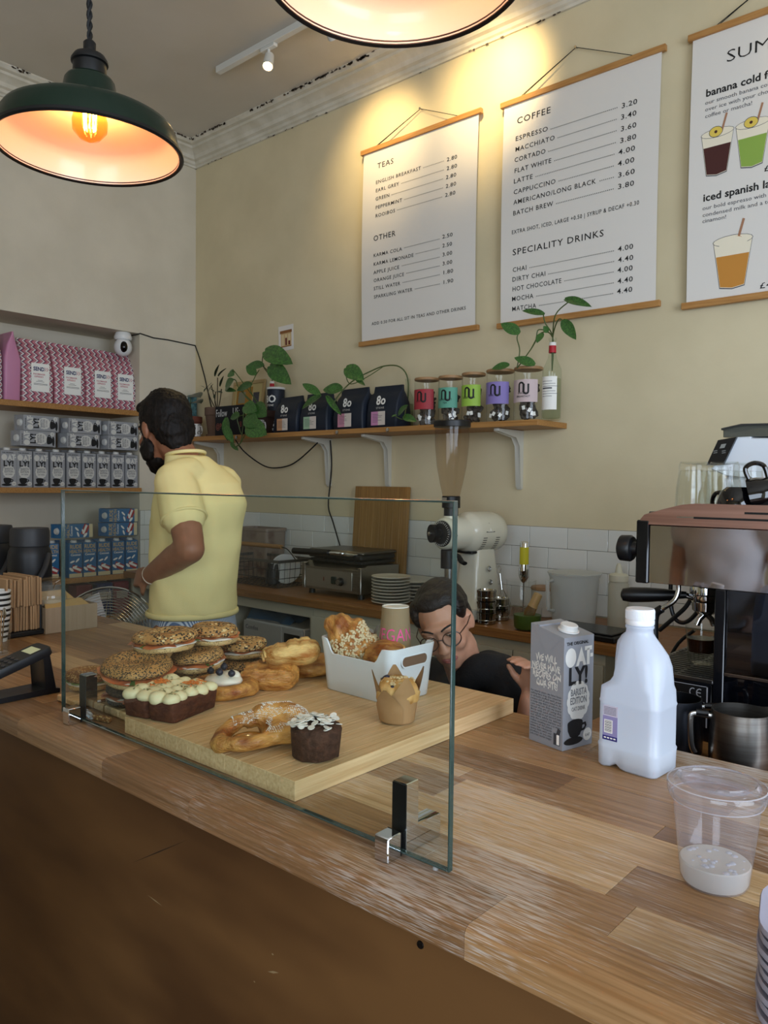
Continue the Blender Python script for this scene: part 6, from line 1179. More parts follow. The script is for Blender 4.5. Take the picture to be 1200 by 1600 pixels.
# almond crumb croissant
def croissant(name, lab, pos, rot, sc, crumb, seed):
    t = thing(name, lab, 'pastry', pos, 0, None, rot); v = MB(); n = 17
    for i in range(n):
        u = -1+2*i/(n-1); a = u*1.05; r_ = (.036*(1-abs(u)**1.6)+.012)*sc*(1.07 if i % 3 == 0 else .97 if i % 3 == 1 else .88); c = (.075*sc*math.sin(a), -.04*sc*(1-math.cos(a)), 0); v.ball(c, (r_*.5, r_, r_*.92), 16, 10, T(*c) @ RZ(-math.degrees(a)) @ T(*[-q for q in c]))
    v.jitter(.003, 30, seed); rm = remeshed(v, .0035, 2); rm.jitter(.003, 60, seed); rm.build('pastry', PAS, t, ang=80)
    if crumb:
        random.seed(seed); b = MB(); c_ = [p for p in rm.v if p.z > .008 and p.x > -.04]
        for p in random.sample(c_, min(len(c_), 600)): s_ = random.uniform(.0022, .0042); b.ball((p.x, p.y, p.z+.001), (s_, s_, s_*.8), 5, 4)
        b.build('almond_crumble', mat('pale_crumble', 'd9c49c', .8, rand=.1), t, kind='stuff')
    return t
vw = (EYE-Vector((-1.28, 1.38, 1.09))).normalized()
croissant('crumble_croissant', 'croissant crusted with almond crumble standing up in the white tub', (-1.283, 1.372, ZD+.102), (R(76), R(56), R(40)), 1.22, True, 5)
t = thing('swirl_pastry', 'glazed swirled pastry at the right end of the white tub', 'pastry', (-1.182, 1.380, ZD+.060), 0, None, (R(12), R(0), R(20))); b = MB(); b.lathe([(.03, 0), (.046, .012), (.05, .03), (.044, .048), (.036, .052), (.034, .057), (.022, .062), (.020, .066), (.008, .068), (.001, .068)], 36, sx=1.12, sy=.85); b.jitter(.008, 22, 9); b.build('pastry', PAS, t, ang=75)
b = MB(); b.tube([(.044*(1-k/46)*math.cos(k*.42), .034*(1-k/46)*math.sin(k*.42), .05+.018*k/46) for k in range(40)], .0028, 6); b.jitter(.008, 22, 9); b.build('swirl_ridge', PALE, t, ang=80)
# vegan cup
vt = at(618, 947, y=1.425); t = thing('kraft_cup', 'upside down kraft paper cup hand lettered VEGAN in pink in the tub', 'cup', (vt.x, 1.425, ZD+.0055)); hc = vt.z-ZD-.0055; r0 = .045; r1 = .0325; b = MB(); b.lathe([(r0, 0), (r1, hc), (r1-.0022, hc), (r1-.003, hc-.009), (.001, hc-.009)], 36, caps=(False, True)); b.build('cup', mat('kraft_cup', '8f7a5c', .8, bump=.15, scale=1, stretch=(60, 60, 2)), t); b = MB(); b.lathe([(r1+.0003, hc-.001), (r1-.0003, hc+.0009), (r1-.0035, hc+.0006), (r1-.004, hc-.0085), (.001, hc-.0082)], 36); b.build('white_base', mat('cup_white', 'e2ddd4', .5), t)
b = MB(); v_, f_ = glyphs('VEGAN', .042, 'CENTER', .0, 1.05)
b.add([((r0+(r1-r0)*((hc*.60+p[1])/hc)+.0008)*math.cos(-1.02+p[0]*.80/.038), (r0+(r1-r0)*((hc*.60+p[1])/hc)+.0008)*math.sin(-1.02+p[0]*.80/.038), hc*.60+p[1]) for p in v_], f_); b.build('lettering', mat('pink_marker', 'e2558f', .6), t, kind='stuff', label='pink handwritten lettering')
# tulip muffin
t = thing('tulip_muffin', 'blueberry muffin in a brown tulip paper wrap before the tub', 'muffin', (-1.03, 1.238, ZD+.0005), 0); PAPR = mat('brown_tulip_paper', '8d683f', .75, col2='a88258', scale=14, bump=.1); b = MB()
b.lathe([(.034, 0), (.036, .002), (.044, .062)], 28, caps=(True, False)); b.build('wrap', PAPR, t)
for k, (a, h_, w_) in enumerate(((-2.2, .105, .95), (-.55, .098, 1.0), (-1.35, .072, 1.0), (.9, .108, 1.0), (2.4, .1, 1.0))):
    b = MB()
    def pet(u, v, e=0): aa = a+(u-.5)*1.5*w_*(1-max(0, v-.45)/.55*.93); z = .004+h_*v; rr = .0365+.016*v+.007*max(0, v-.55)+.0015*(k % 3)+e; return (rr*math.cos(aa), rr*math.sin(aa), z)
    b.grid(pet, 8, 12); b.grid(lambda u, v: pet(1-u, v, -.0008), 8, 12); b.build('paper_petal', PAPR, t, ang=60)
b = MB(); b.lathe([(.042, .045), (.046, .062), (.042, .078), (.028, .088), (.001, .091)], 32); b.jitter(.009, 30, 4); b.build('muffin_top', mat('muffin_crumb', 'b4803c', .75, col2='d3a868', scale=30, bump=.5), t, ang=80)
random.seed(4); b = MB()
for i in range(70): q = .036*math.sqrt(random.random()); a = random.random()*6.28; s_ = random.uniform(.002, .0045); b.ball((q*math.cos(a), q*math.sin(a), .084+.007*(1-q/.036)), (s_, s_, s_*.8), 6, 4)
b.build('crumble', mat('oat_crumble', 'd2b788', .8), t, kind='stuff'); b = MB()
for p_ in ((-.022, -.018, .083), (-.012, -.026, .081), (-.026, -.006, .085), (.012, -.03, .077)): b.ball(p_, (.008, .007, .006), 10, 7)
b.jitter(.004, 60); b.build('berry', BERRY, t, kind='stuff')
# ================================================================ right of the board
GREYC2 = GREYC
def side_print(t, F, w, d, h):
    oat_print(t, F, w, d, h); G_ = T(-w-.0007, 0, 0) @ frame((0, -1, 0), (0, 0, 1), (-1, 0, 0)); b = MB(G_)
    for i, (s_, x_) in enumerate((('WE WILL', -.001), ('NEVER HAVE', -.002), ('RECIPES ON', .001), ('OUR SITE!', .002))): v_, f_ = glyphs(s_, .0185, 'CENTER', .035); k_ = .074 if i in (1, 2) else .056; wd = max(p[0] for p in v_)-min(p[0] for p in v_); b.add([(x_+p[0]*k_/wd, .163-.0165*i+p[1]*.95+.0025*math.sin(p[0]*400+i), 0) for p in v_], f_)
    b.box(-.041, .001, .1435, .1448, 0, .0002); b.build('slogan', LG, t, kind='stuff', label='white slogan lettering'); b = MB(G_); random.seed(6)
    words_ = 'for nearly years we have been telling fans that the internet is already stuffed with great recipes and all you need to do is keep any dairy product for cute ones too then we heard about the art of using the drink with iced drinks and opening up to our second best oat drink while by talking with the coolest baristas and makes resulting into a in many corners of the planet unless that reluctantly tastes best with our products so you only just a few words longer you can now go straight to make the best drinks on website but you will never hold back a recipe'.split()
    k_ = 0; z = .099; line = ''
    rows_ = []
    while k_ < len(words_) and len(rows_) < 17:
        s_ = ''; mxl = 31 if len(rows_) < 12 else 24
        while k_ < len(words_) and len(s_)+len(words_[k_]) < mxl: s_ += words_[k_]+' '; k_ += 1
        rows_.append(s_)
    for s_ in rows_: v_, f_ = glyphs(s_, .0058, 'LEFT', .0); wd = max(p[0] for p in v_); b.add([(-.041+p[0]*(.081 if len(s_) > 24 else .058)/wd, z+p[1]-.03*0, 0) for p in v_], f_); z -= .00535
    b.box(.022, .038, .008, .03, 0, .0002); b.box(.030, .038, .03, .044, 0, .0002, mx=T(.03, .03, 0) @ RZ(-18) @ T(-.031, -.033, 0)); b.build('small_print', mat('print_dark_grey', '3c3d42', .6), t, kind='stuff', label='small dark lettering'); b = MB(G_); b.box(.030, .0365, .0095, .0285, .0003, .0005); b.build('milk_drawing', WINK, t)
pc = carton('oat_carton', 'open grey oat drink carton on the counter beside the milk bottle', (-.764, 1.447, ZT+.0005), mat('oat_carton_blue_grey', '8e9096', .32, spec=.4), side_print, None, 76); pc.scale = (1.03, 1.03, 1.055)
# milk bottle
def milky(name, col, tr, clear_=.12):
    m = bpy.data.materials.new(name); m.use_nodes = True; N = m.node_tree.nodes; L = m.node_tree.links; P_ = N['Principled BSDF']; P_.inputs['Base Color'].default_value = lin(col); P_.inputs['Roughness'].default_value = .28; P_.inputs['Subsurface Weight'].default_value = 0
    tl = N.new('ShaderNodeBsdfTranslucent'); tl.inputs[0].default_value = lin(col); m1 = N.new('ShaderNodeMixShader'); m1.inputs[0].default_value = tr; L.new(P_.outputs[0], m1.inputs[1]); L.new(tl.outputs[0], m1.inputs[2])
    tp = N.new('ShaderNodeBsdfTransparent'); m2 = N.new('ShaderNodeMixShader'); m2.inputs[0].default_value = clear_; L.new(m1.outputs[0], m2.inputs[1]); L.new(tp.outputs[0], m2.inputs[2]); L.new(m2.outputs[0], N['Material Output'].inputs[0]); return m
HD = milky('milky_plastic_bottle', 'e6eefa', .42, .08); t = thing('milk_bottle', 'large translucent plastic milk bottle with a white cap, nearly empty', 'bottle', (-.588, 1.418, ZT+.0005), -4); BH = .262; v = []
prof = [(0, .112, .088, .012, 0, 0), (.004, .120, .096, .016, 0, 0), (.036, .122, .098, .018, 0, 0), (.042, .1235, .0995, .018, 0, 0), (.046, .119, .095, .017, 0, 0), (.12, .119, .095, .017, 0, 0), (.124, .1215, .097, .017, 0, 0), (.128, .119, .095, .017, 0, 0), (.150, .118, .095, .020, 0, 0), (.160, .105, .094, .030, .0065, 0), (.170, .099, .093, .032, .0095, 0), (.195, .096, .090, .036, .010, 0), (.215, .090, .082, .038, .008, 0), (.232, .077, .068, .033, .003, 0), (.246, .060, .056, .027, 0, 0), (.254, .050, .050, .0245, 0, 0), (.262, .048, .048, .0235, 0, 0), (.264, .052, .052, .0255, 0, 0), (.268, .052, .052, .0255, 0, 0), (.270, .044, .044, .0215, 0, 0), (.284, .042, .042, .0205, 0, 0)]
b = MB(); rs = []
for z, w_, d_, r_, cx_, cy_ in prof:
    pts = []
    W_, D_ = w_/2, d_/2
    for sx, sy, a0 in ((1, 1, 0), (-1, 1, 90), (-1, -1, 180), (1, -1, 270)):
        for i in range(7): t_ = R(a0+90*i/6); pts.append((cx_+sx*(W_-r_)+r_*math.cos(t_), sy*(D_-r_)+r_*math.sin(t_), z))
        nx = {0: (0, 1), 90: (-1, 0), 180: (0, -1), 270: (1, 0)}[a0]
        for i in range(1, 8):
            f_ = i/8
            if a0 == 0: p_ = ((W_-r_)*(1-2*f_)+cx_, D_)
            elif a0 == 90: p_ = (-W_+cx_, (D_-r_)*(1-2*f_))
            elif a0 == 180: p_ = (-(W_-r_)*(1-2*f_)+cx_, -D_)
            else: p_ = (W_+cx_, -(D_-r_)*(1-2*f_))
            pts.append((*p_, z))
    if z < .03:
        k_ = 1-z/.04; pts = [(x, y+(.006*k_ if y < -D_+.004 else -.0)*math.exp(-((x+.022)/.010)**2), zz+(.007*k_*math.exp(-((x+.022)/.009)**2) if y < -.01 else 0)) for x, y, zz in pts]
    rs.append(pts)
b.rings(rs, caps=(True, False)); b.build('bottle_body', HD, t, ang=55)
b = MB(); b.tube(curve([(-.02, .012, .247), (-.038, .016, .232), (-.044, .018, .20), (-.046, .02, .168), (-.047, .022, .150)], 5), [.010]*6+[.012]*15, 12, flat=1.1); b.build('grip', HD, t, ang=80)
b = MB(); b.lathe([(.0255, .270), (.0265, .272), (.0265, .278), (.0258, .279), (.0262, .280), (.0262, .2985), (.0248, .3005), (.001, .301)], 48); b.build('cap', mat('bottle_cap_white', 'e6eaf0', .35), t); b = MB()
for k in range(60): a = 2*math.pi*k/60; b.box(.0258, .0268, -.0005, .0005, .2815, .297, mx=RZ(6*k))
b.build('cap_ribs', mat('bottle_cap_white', 'e6eaf0', .35), t, kind='stuff')
b = MB(); b.rings([[(x, y, z) for x, y in rrect(w_, d_, .022, 5)] for z, w_, d_ in ((.009, .100, .076), (.012, .112, .086), (.040, .1165, .0925))]); b.build('milk', mat('milk', 'eceae2', .3, sub=.2), t)
b = MB(T(-.0602, .0, 0) @ frame((0, -1, 0), (0, 0, 1), (-1, 0, 0))); 
b = MB(T(-.0215, -.0481, .0) @ FY); b.box(-.024, .006, .052, .118, 0, .0004); b.mi = 1; b.box(-.024, .006, .060, .098, .0004, .0006); b.mi = 2; b.box(-.024, .006, .0525, .0605, .0006, .0008); b.mi = 3; b.box(-.021, -.004, .066, .091, .0006, .0008); b.mi = 4
for i in range(14): b.box(-.0195, -.0055, .068+.0016*i, .068+.0016*i+.0005+.0004*(i*7 % 3)/2, .0008, .001)
for i in range(6): b.box(-.022, .003, .101+.0026*i, .1018+.0026*i, .0004, .0006)
b.mi = 3
for i in range(4): b.box(-.021+.0065*i, -.0165+.0065*i, .0555, .058, .0008, .001)
b.build('label', [mat('label_lilac_white', 'c4bfd0', .5), mat('label_lilac', '8f88b4', .5), mat('label_blue', '26246e', .5), WINK, mat('bar_grey', '3c3a48', .6)], t)
# plastic cup with lid
PET = clear('clear_pet', 'fafafc', 1.1, .06, haze=.075, hazecol='dfe2ee'); c = at(1116, 1378, z=ZT); t = thing('plastic_cup', 'clear plastic cup with a flat lid and a last pool of milk', 'cup', (c.x, c.y, ZT+.0005)); b = MB(); b.lathe([(.032, .002), (.040, 0), (.0435, .006), (.0525, .085), (.0555, .118), (.058, .119), (.058, .122)], 56, caps=(True, False)); b.build('cup', PET, t, ang=50)
b = MB(); b.lathe([(.0545, .112), (.0595, .114), (.0625, .121), (.0632, .131), (.0615, .134), (.055, .1345), (.052, .139), (.050, .1405), (.047, .137), (.046, .1345), (.001, .1345)], 64, caps=(False, True)); b.build('lid', PET, t, ang=45); b = MB(); a_ = [(.046*math.cos(R(q)), .046*math.sin(R(q))) for q in range(195, 346, 10)]; b.prism(a_+[(.03, -.001), (-.03, -.001)], .1348, .1415, b=.0012); b.build('sip_ledge', PET, t)
b = MB(); b.lathe([(.0615, .1335), (.0632, .1345), (.0615, .1355)], 64, caps=(False, False)); b.lathe([(.0585, .1125), (.0592, .1135), (.0585, .1142)], 64, caps=(False, False)); b.build('rim_bead', clear('pet_rim', 'f6f6fa', 1.4, .1, haze=.35, hazecol='e6e8f2'), t)
b = MB(); b.lathe([(.031, .003), (.0395, .002), (.0428, .008), (.0450, .029), (.0435, .0305), (.001, .029)], 48); b.build('milk_pool', milky('watery_milk', 'ece9e2', .35, .3), t); random.seed(3); b = MB()
for i in range(26): q = .042*math.sqrt(random.random()); a = random.random()*6.28; s_ = random.uniform(.002, .005); b.ball((q*math.cos(a)*.95, q*math.sin(a)*.95, .0302), (s_, s_, s_*.4), 8, 5)
b.build('froth', milky('froth_white', 'dcdce4', .3, .3), t, kind='stuff')
# stacked pulp lids at the right edge
PULP = mat('pulp_grey', '9a98a6', .75); c0 = at(1172, 1590, z=ZT); px_ = c0.x+.072; py_ = c0.y+.045; me = None
for i in range(9):
    if not me: b = MB(); b.rings([[(x*k, y*k, z) for x, y in rrect(.15, .15, .05, 7)] for k, z in ((.82, .002), (.97, .010), (1.0, .011), (1.005, .014), (.99, .0165), (.95, .015), (.80, .006))]); me = b.mesh('pulp_lid', PULP, 50)
    o = put('pulp_lid', me, None, (px_+.0012*math.sin(i*2), py_-.001*math.cos(i*3), ZT+.0006+i*.0108)); o.rotation_euler = (0, 0, R(12+1.5*math.sin(i*5))); tag(o, 'grey pulp lid at the right edge, %s of the stack' % (ORD[:8]+['top'])[i].replace('first', 'lowest'), 'lid', 'stacked pulp lids')
# ================================================================ people
def M3(f, up=(0, 0, 1)):
    y = Vector(f).normalized(); z = Vector(up); z = (z-y*z.dot(y)).normalized(); x = y.cross(z); return x, y, z
def limb(b, pts, rad, n=14, sub=4): 
    P_ = curve(pts, sub); K = len(pts)-1; rr = []
    for i in range(len(P_)): s_ = i/sub; j = min(int(s_), K-1); f_ = s_-j; rr.append(rad[j]*(1-f_)+rad[j+1]*f_)
    b.tube(P_, rr, n)
    for p_, r_ in ((pts[0], rad[0]), (pts[-1], rad[-1])): b.ball(p_, r_, 12, 8)
def oval(b, secs, f, n=20):
    "torso loft: (centre, half width across, half depth)"
    x, y, z = M3(f); b.rings([[Vector(c)+x*(w_*math.cos(a))+y*(d_*math.sin(a)) for a in [2*math.pi*i/n for i in range(n)]] for c, w_, d_ in secs])
def hand(b, wrist, d, palm, curl=.5, s=1, thumb=1):
    "palm and five fingers: d = pointing direction, palm = palm normal"
    d = Vector(d).normalized(); p = Vector(palm); p = (p-d*p.dot(d)).normalized(); x = d.cross(p)*thumb; w = Vector(wrist); pal = [w+d*(.0*s), w+d*.045*s, w+d*.085*s]
    for o_ in (-.028, -.0095, .0095, .028): b.tube([w+x*o_*s*.6, w+d*.045*s+x*o_*s*.95, w+d*.088*s+x*o_*s], [.013*s, .014*s, .0115*s], 10)
    for o_, L_ in ((-.029, .060), (-.0098, .074), (.0098, .080), (.029, .071)):
        a0 = w+d*.088*s+x*o_*s; q = a0; dirn = d.copy(); pts = [a0]; 
        for k_, l_ in enumerate((.45, .32, .23)): dirn = (dirn*math.cos(curl*(.7+.4*k_))+p*math.sin(curl*(.7+.4*k_))).normalized(); q = q+dirn*L_*s*l_; pts.append(q)
        b.tube(pts, [.0098*s, .009*s, .0082*s, .0068*s], 9); b.ball(pts[-1], .0068*s, 8, 6)
    t0 = w+d*.025*s+x*.026*s; t1 = t0+(x*.8+d*.6+p*.35).normalized()*.042*s; t2 = t1+(d*.85+x*.15+p*.55).normalized()*.034*s; b.tube([w+d*.01*s+x*.012*s, t0, t1, t2], [.014*s, .0135*s, .011*s, .0085*s], 9); b.ball(t2, .0085*s, 8, 6)
def headvol(b, Mx, s=1, female=False, nose=1):
    def B(c, r): b.ball(c, r, 18, 12, Mx @ S(s, s, s))
    B((0, -.018, .035), (.074, .094, .086)); B((0, .022, -.02), (.064, .068, .080)); B((0, .035, -.070), (.050, .052, .045)); B((0, .062, -.094), (.026, .022, .018)); B((0, .078, .035), (.05, .016, .012))
    for sx in (-1, 1): B((sx*.036, .060, -.028), (.026, .026, .026)); B((sx*.031, .079, .031), (.022, .010, .007)); B((sx*.012, .098, -.030), (.0085, .010, .0075)); B((sx*.076, -.012, -.005), (.010, .018, .030)); B((sx*.074, -.008, -.025), (.008, .012, .014)); B((sx*.031, .074, .012), (.0135, .0115, .0085))
    k = Mx @ S(s, s, s)
    for i in range(9): t_ = i/8; B((0, .083+.021*t_, .018-.050*t_), (.0075+.005*t_, .010, .009))
    B((0, .084, -.058), (.022, .010, .007)); B((0, .084, -.070), (.020, .010, .007))
SKIN1 = mat('tan_skin', '8a5a40', .5, col2='96644a', scale=30, sub=.08); SKIN2 = mat('light_brown_skin', 'b08066', .5, col2='ba8a70', scale=30, sub=.08); HAIR = mat('black_hair', '0c0908', .6, spec=.25, col2='1c1613', scale=8, stretch=(14, 14, 2), bump=.35); LIP = mat('lips', '9c5c56', .45)
def facebits(t, Mx, s, skin, brow, eyes_open=.3, lips=True):
    k = Mx @ S(s, s, s)
    for sx in (-1, 1):
        b = MB(k); b.ball((sx*.031, .0755, .012), (.0135, .0115, .0115), 14, 10); e = b.build('eye', mat('eye_white', 'd9d2c8', .2), t); b = MB(k); b.ball((sx*.031, .085, .009), (.006, .003, .006), 12, 8); b.build('iris', mat('dark_iris', '1e120c', .1), e)
        b = MB(k); b.grid(lambda u, v: (sx*.031+.0148*math.cos(math.pi*u)*math.sin(.25+v*1.05), .0755+.0128*math.sin(.25+v*1.05)*math.sin(math.pi*u)*.98+.0004, .012+.0128*math.cos(.25+v*1.05)), 14, 7); b.build('eyelid', skin, e, ang=80)
        b = MB(k); b.tube([(sx*.031+.0148*math.cos(math.pi*u), .0762+.0130*math.sin(math.pi*u), .0143-.0022*math.sin(math.pi*u)) for u in [i/10 for i in range(11)]], .0011, 5); b.build('lashes', HAIR, e)
        b = MB(k); b.tube(curve([(sx*.012, .091, .031), (sx*.026, .0895, .038), (sx*.042, .079, .037), (sx*.052, .067, .030)], 4), [.0028]*6+[.0034]*4+[.0022]*2+[.0012], 7); b.build('eyebrow', brow, t)
    if lips: b = MB(k); b.tube(curve([(-.024, .082, -.064), (-.010, .0925, -.0605), (0, .0925, -.062), (.010, .0925, -.0605), (.024, .082, -.064)], 4), [.0015]+[.0042]*15+[.0015], 8); b.tube(curve([(-.022, .082, -.0655), (0, .0925, -.0695), (.022, .082, -.0655)], 5), [.0015]+[.0052]*9+[.0015], 8); b.build('lips', LIP, t, ang=80)
# ---------------------------------------------------------------- the man in the yellow tee, facing the left shelves
hx = Vector((-2.695, 1.765, 1.684)); sL = Vector((-2.475, 1.672, 1.495)); eL = Vector((-2.325, 1.632, 1.24)); wL = Vector((-2.60, 1.640, 1.118)); tc_ = Vector((-2.53, 1.80, 0))
f = Vector((-.98, .12, 0)); HM = T(*hx) @ frame(*M3((-.96, .05, -.30), (-.3, 0, 1)))
t = thing('person', 'bearded man in a pale yellow t-shirt turned away to the left shelves', 'person', (tc_.x, tc_.y, 0))
def keep(o): o.matrix_parent_inverse = parent_inv(o.parent) if o.parent else Matrix(); return o
b = MB(); headvol(b, HM, 1.16); nk = Vector((-2.595, 1.785, 1.575)); limb(b, [hx+Vector((.045, .006, -.05)), nk, Vector((-2.54, 1.795, 1.47))], [.062, .062, .08])
oval(b, [((-2.54, 1.80, .92), .155, .105), ((-2.535, 1.80, 1.05), .145, .10), ((-2.535, 1.80, 1.25), .165, .11), ((-2.52, 1.80, 1.40), .17, .105), ((-2.53, 1.80, 1.49), .10, .075)], f)
sR = Vector((-2.545, 1.95, 1.475)); eR = Vector((-2.62, 1.99, 1.21)); wR = Vector((-2.80, 1.92, 1.10))
limb(b, [sL, (sL+eL)/2+Vector((.005, 0, 0)), eL], [.054, .060, .052]); limb(b, [eL, (eL*.65+wL*.35)+Vector((0, 0, .002)), wL], [.053, .052, .033]); limb(b, [sR, (sR+eR)/2, eR], [.052, .052, .044]); limb(b, [eR, (eR+wR)/2, wR], [.044, .042, .029])
hand(b, wL, (-.98, .05, -.12), (0, .9, -.3), .5, .98, 1); hand(b, wR, (-.95, -.1, -.1), (0, -.8, -.5), .5, .98, -1)
for sy in (-1, 1): limb(b, [(-2.54, 1.80+.085*sy, .90), (-2.55, 1.80+.1*sy, .50), (-2.53, 1.80+.1*sy, .09)], [.092, .066, .043]); limb(b, [(-2.52, 1.80+.1*sy, .055), (-2.66, 1.80+.11*sy, .035)], [.042, .034])
keep(remeshed(b, .0075, 3).build('body', SKIN1, t, ang=80))
b = MB(); k = HM @ S(1.16, 1.16, 1.16); b.ball((0, -.03, .042), (.085, .100, .090), 24, 16, k); b.ball((0, -.065, -.012), (.074, .062, .076), 20, 12, k); b.ball((0, -.075, -.055), (.052, .036, .05), 16, 10, k); b.ball((0, .028, .092), (.062, .055, .034), 18, 12, k)
for sx in (-1, 1): b.ball((sx*.066, -.045, .02), (.014, .035, .055), 14, 10, k); b.ball((sx*.068, .018, .012), (.008, .010, .035), 10, 8, k)
b.jitter(.006, 18, 3); hr = remeshed(b, .006, 3); hr.jitter(.004, 40, 5); hr.jitter(.003, 130, 8); keep(hr.build('hair', HAIR, t, ang=80))
b = MB(); b.ball((0, .05, -.092), (.050, .052, .038), 18, 12, k); b.ball((0, .070, -.105), (.034, .034, .032), 16, 10, k)
for sx in (-1, 1): b.ball((sx*.057, .030, -.062), (.016, .040, .040), 14, 10, k); b.ball((sx*.064, .012, -.035), (.010, .014, .030), 10, 8, k); b.ball((sx*.022, .088, -.047), (.018, .010, .006), 10, 8, k)
br = remeshed(b, .006, 2); br.jitter(.005, 60, 2); keep(br.build('beard', HAIR, t, ang=80))
for o in list(t.children): pass
n0 = set(t.children); facebits(t, HM, 1.16, SKIN1, HAIR); 
for o in t.children:
    if o not in n0: keep(o)
# t-shirt
TEE = mat('yellow_cotton', 'efdf9e', .9, col2='e8d796', scale=4, bump=.25, bscale=500); b = MB()
oval(b, [((-2.545, 1.80, .965), .178, .150), ((-2.54, 1.80, 1.0), .180, .150), ((-2.535, 1.80, 1.08), .172, .142), ((-2.53, 1.80, 1.18), .174, .143), ((-2.52, 1.80, 1.30), .184, .150), ((-2.505, 1.80, 1.40), .186, .142), ((-2.515, 1.80, 1.475), .172, .112), ((-2.545, 1.795, 1.535), .118, .084), ((-2.578, 1.79, 1.582), .080, .074)], f, 32)
limb(b, [sL+Vector((-.02, .07, .012)), sL+Vector((.0, .0, -.012)), sL*.75+eL*.25, sL*.45+eL*.55], [.066, .074, .079, .083]); limb(b, [sR+Vector((0, -.06, .01)), sR+Vector((0, 0, -.01)), sR*.6+eR*.4], [.066, .070, .070])
tee = remeshed(b, .009, 5)
for p in tee.v:
    q = .010*noise.noise(Vector((p.x*5, p.y*5, p.z*9)))+.006*noise.noise(Vector((p.x*14+p.z*8, p.y*14, p.z*6))); d_ = Vector((p.x+2.53, p.y-1.8, 0)); p += d_.normalized()*q if d_.length > .03 else Vector()
keep(tee.build('tshirt', TEE, t, ang=80))
b = MB(); x_, y_, z_ = M3(f); cc = Vector((-2.545, 1.80, .972)); b.tube([cc+x_*.177*math.cos(a)+y_*.149*math.sin(a) for a in [2*math.pi*i/60 for i in range(60)]], .0075, 8, loop=True, flat=1.6); keep(b.build('hem', TEE, t, ang=80)); b = MB(); ce = sL*.45+eL*.55; ad = (eL-sL).normalized(); xx = ad.cross(Vector((0, 1, 0))).normalized(); yy = ad.cross(xx); b.tube([ce+ad*.012+xx*.0800*math.cos(a)+yy*.0800*math.sin(a) for a in [2*math.pi*i/40 for i in range(40)]], .006, 8, loop=True); keep(b.build('sleeve_hem', TEE, t, ang=80))
# the collar band, striped trousers, bracelet
b = MB(); b.tube([Vector((-2.580, 1.79, 1.586))+Vector((.070*math.cos(a), .074*math.sin(a), .012*math.cos(a))) for a in [2*math.pi*i/40 for i in range(40)]], .007, 8, loop=True); keep(b.build('collar', TEE, t, ang=80))
def stripes():
    m = mat('blue_stripe_cotton', 'c9d0da', .9); nt = m.node_tree; N = nt.nodes; L = nt.links; tc = N.new('ShaderNodeTexCoord'); mp = N.new('ShaderNodeMapping'); mp.inputs['Rotation'].default_value = (0, 0, .9); L.new(tc.outputs['Object'], mp.inputs[0]); w_ = N.new('ShaderNodeTexWave'); w_.inputs['Scale'].default_value = 75; L.new(mp.outputs[0], w_.inputs['Vector']); rp = N.new('ShaderNodeValToRGB'); e = rp.color_ramp.elements; e[0].position = .4; e[0].color = lin('5c6f92'); e[1].position = .55; e[1].color = lin('c9d0da'); L.new(w_.outputs[0], rp.inputs[0]); L.new(rp.outputs[0], N['Principled BSDF'].inputs['Base Color']); return m
b = MB(); oval(b, [((-2.54, 1.80, .60), .18, .150), ((-2.535, 1.80, .75), .18, .152), ((-2.535, 1.80, .90), .172, .145), ((-2.54, 1.80, 1.0), .160, .130)], f, 30)
for sy in (-1, 1): limb(b, [(-2.54, 1.80+.09*sy, .70), (-2.55, 1.80+.1*sy, .45), (-2.535, 1.80+.1*sy, .09)], [.105, .088, .075])
keep(remeshed(b, .012, 4).build('striped_trousers', stripes(), t, ang=80))
b = MB(); wd = (wL-eL).normalized(); xx = wd.cross(Vector((0, 1, 0))).normalized(); yy = wd.cross(xx); b.tube([wL-wd*.012+xx*.034*math.cos(a)+yy*.032*math.sin(a) for a in [2*math.pi*i/24 for i in range(24)]], .003, 6, loop=True); keep(b.build('wristband', mat('pale_wristband', 'cdbfae', .5), t))
for sy in (-1, 1): b = MB(); b.rings([[(x_-2.60, y_+1.80+.105*sy, z_) for x_, y_ in rrect(.28*k_, .105*k_, .045*k_, 5)] for k_, z_ in ((.97, 0), (1, .01), (1, .035), (.8, .085), (.55, .105))]); keep(b.build('shoe', mat('dark_shoe', '222226', .6), t, ang=60))
# ---------------------------------------------------------------- the woman crouching behind the counter
fw = Vector((.46, -.80, -.36)).normalized(); hw_ = at(690, 1001, y=1.650)-fw*.08; HW = T(*hw_) @ frame(*M3(fw, (-.25, -.20, .95))); t = thing('person', 'dark haired woman in glasses and a black top crouching behind the counter', 'person', (-1.25, 1.85, 0))
b = MB(); headvol(b, HW, .94, True); nb = Vector((-1.235, 1.80, .915)); limb(b, [hw_+Vector((.02, .03, -.06)), nb, Vector((-1.23, 1.82, .86))], [.055, .052, .07]); fb = Vector((.35, -.94, 0))
oval(b, [((-1.25, 1.90, .40), .155, .11), ((-1.245, 1.88, .55), .13, .095), ((-1.24, 1.86, .70), .145, .10), ((-1.235, 1.84, .84), .15, .09), ((-1.235, 1.83, .90), .09, .07)], fb)
wsL = Vector((-1.095, 1.790, .960)); weL = Vector((-1.01, 1.735, .79)); wwL = Vector((-.988, 1.71, .945)); wsR = Vector((-1.40, 1.80, .90)); weR = Vector((-1.45, 1.72, .68)); wwR = Vector((-1.30, 1.66, .60))
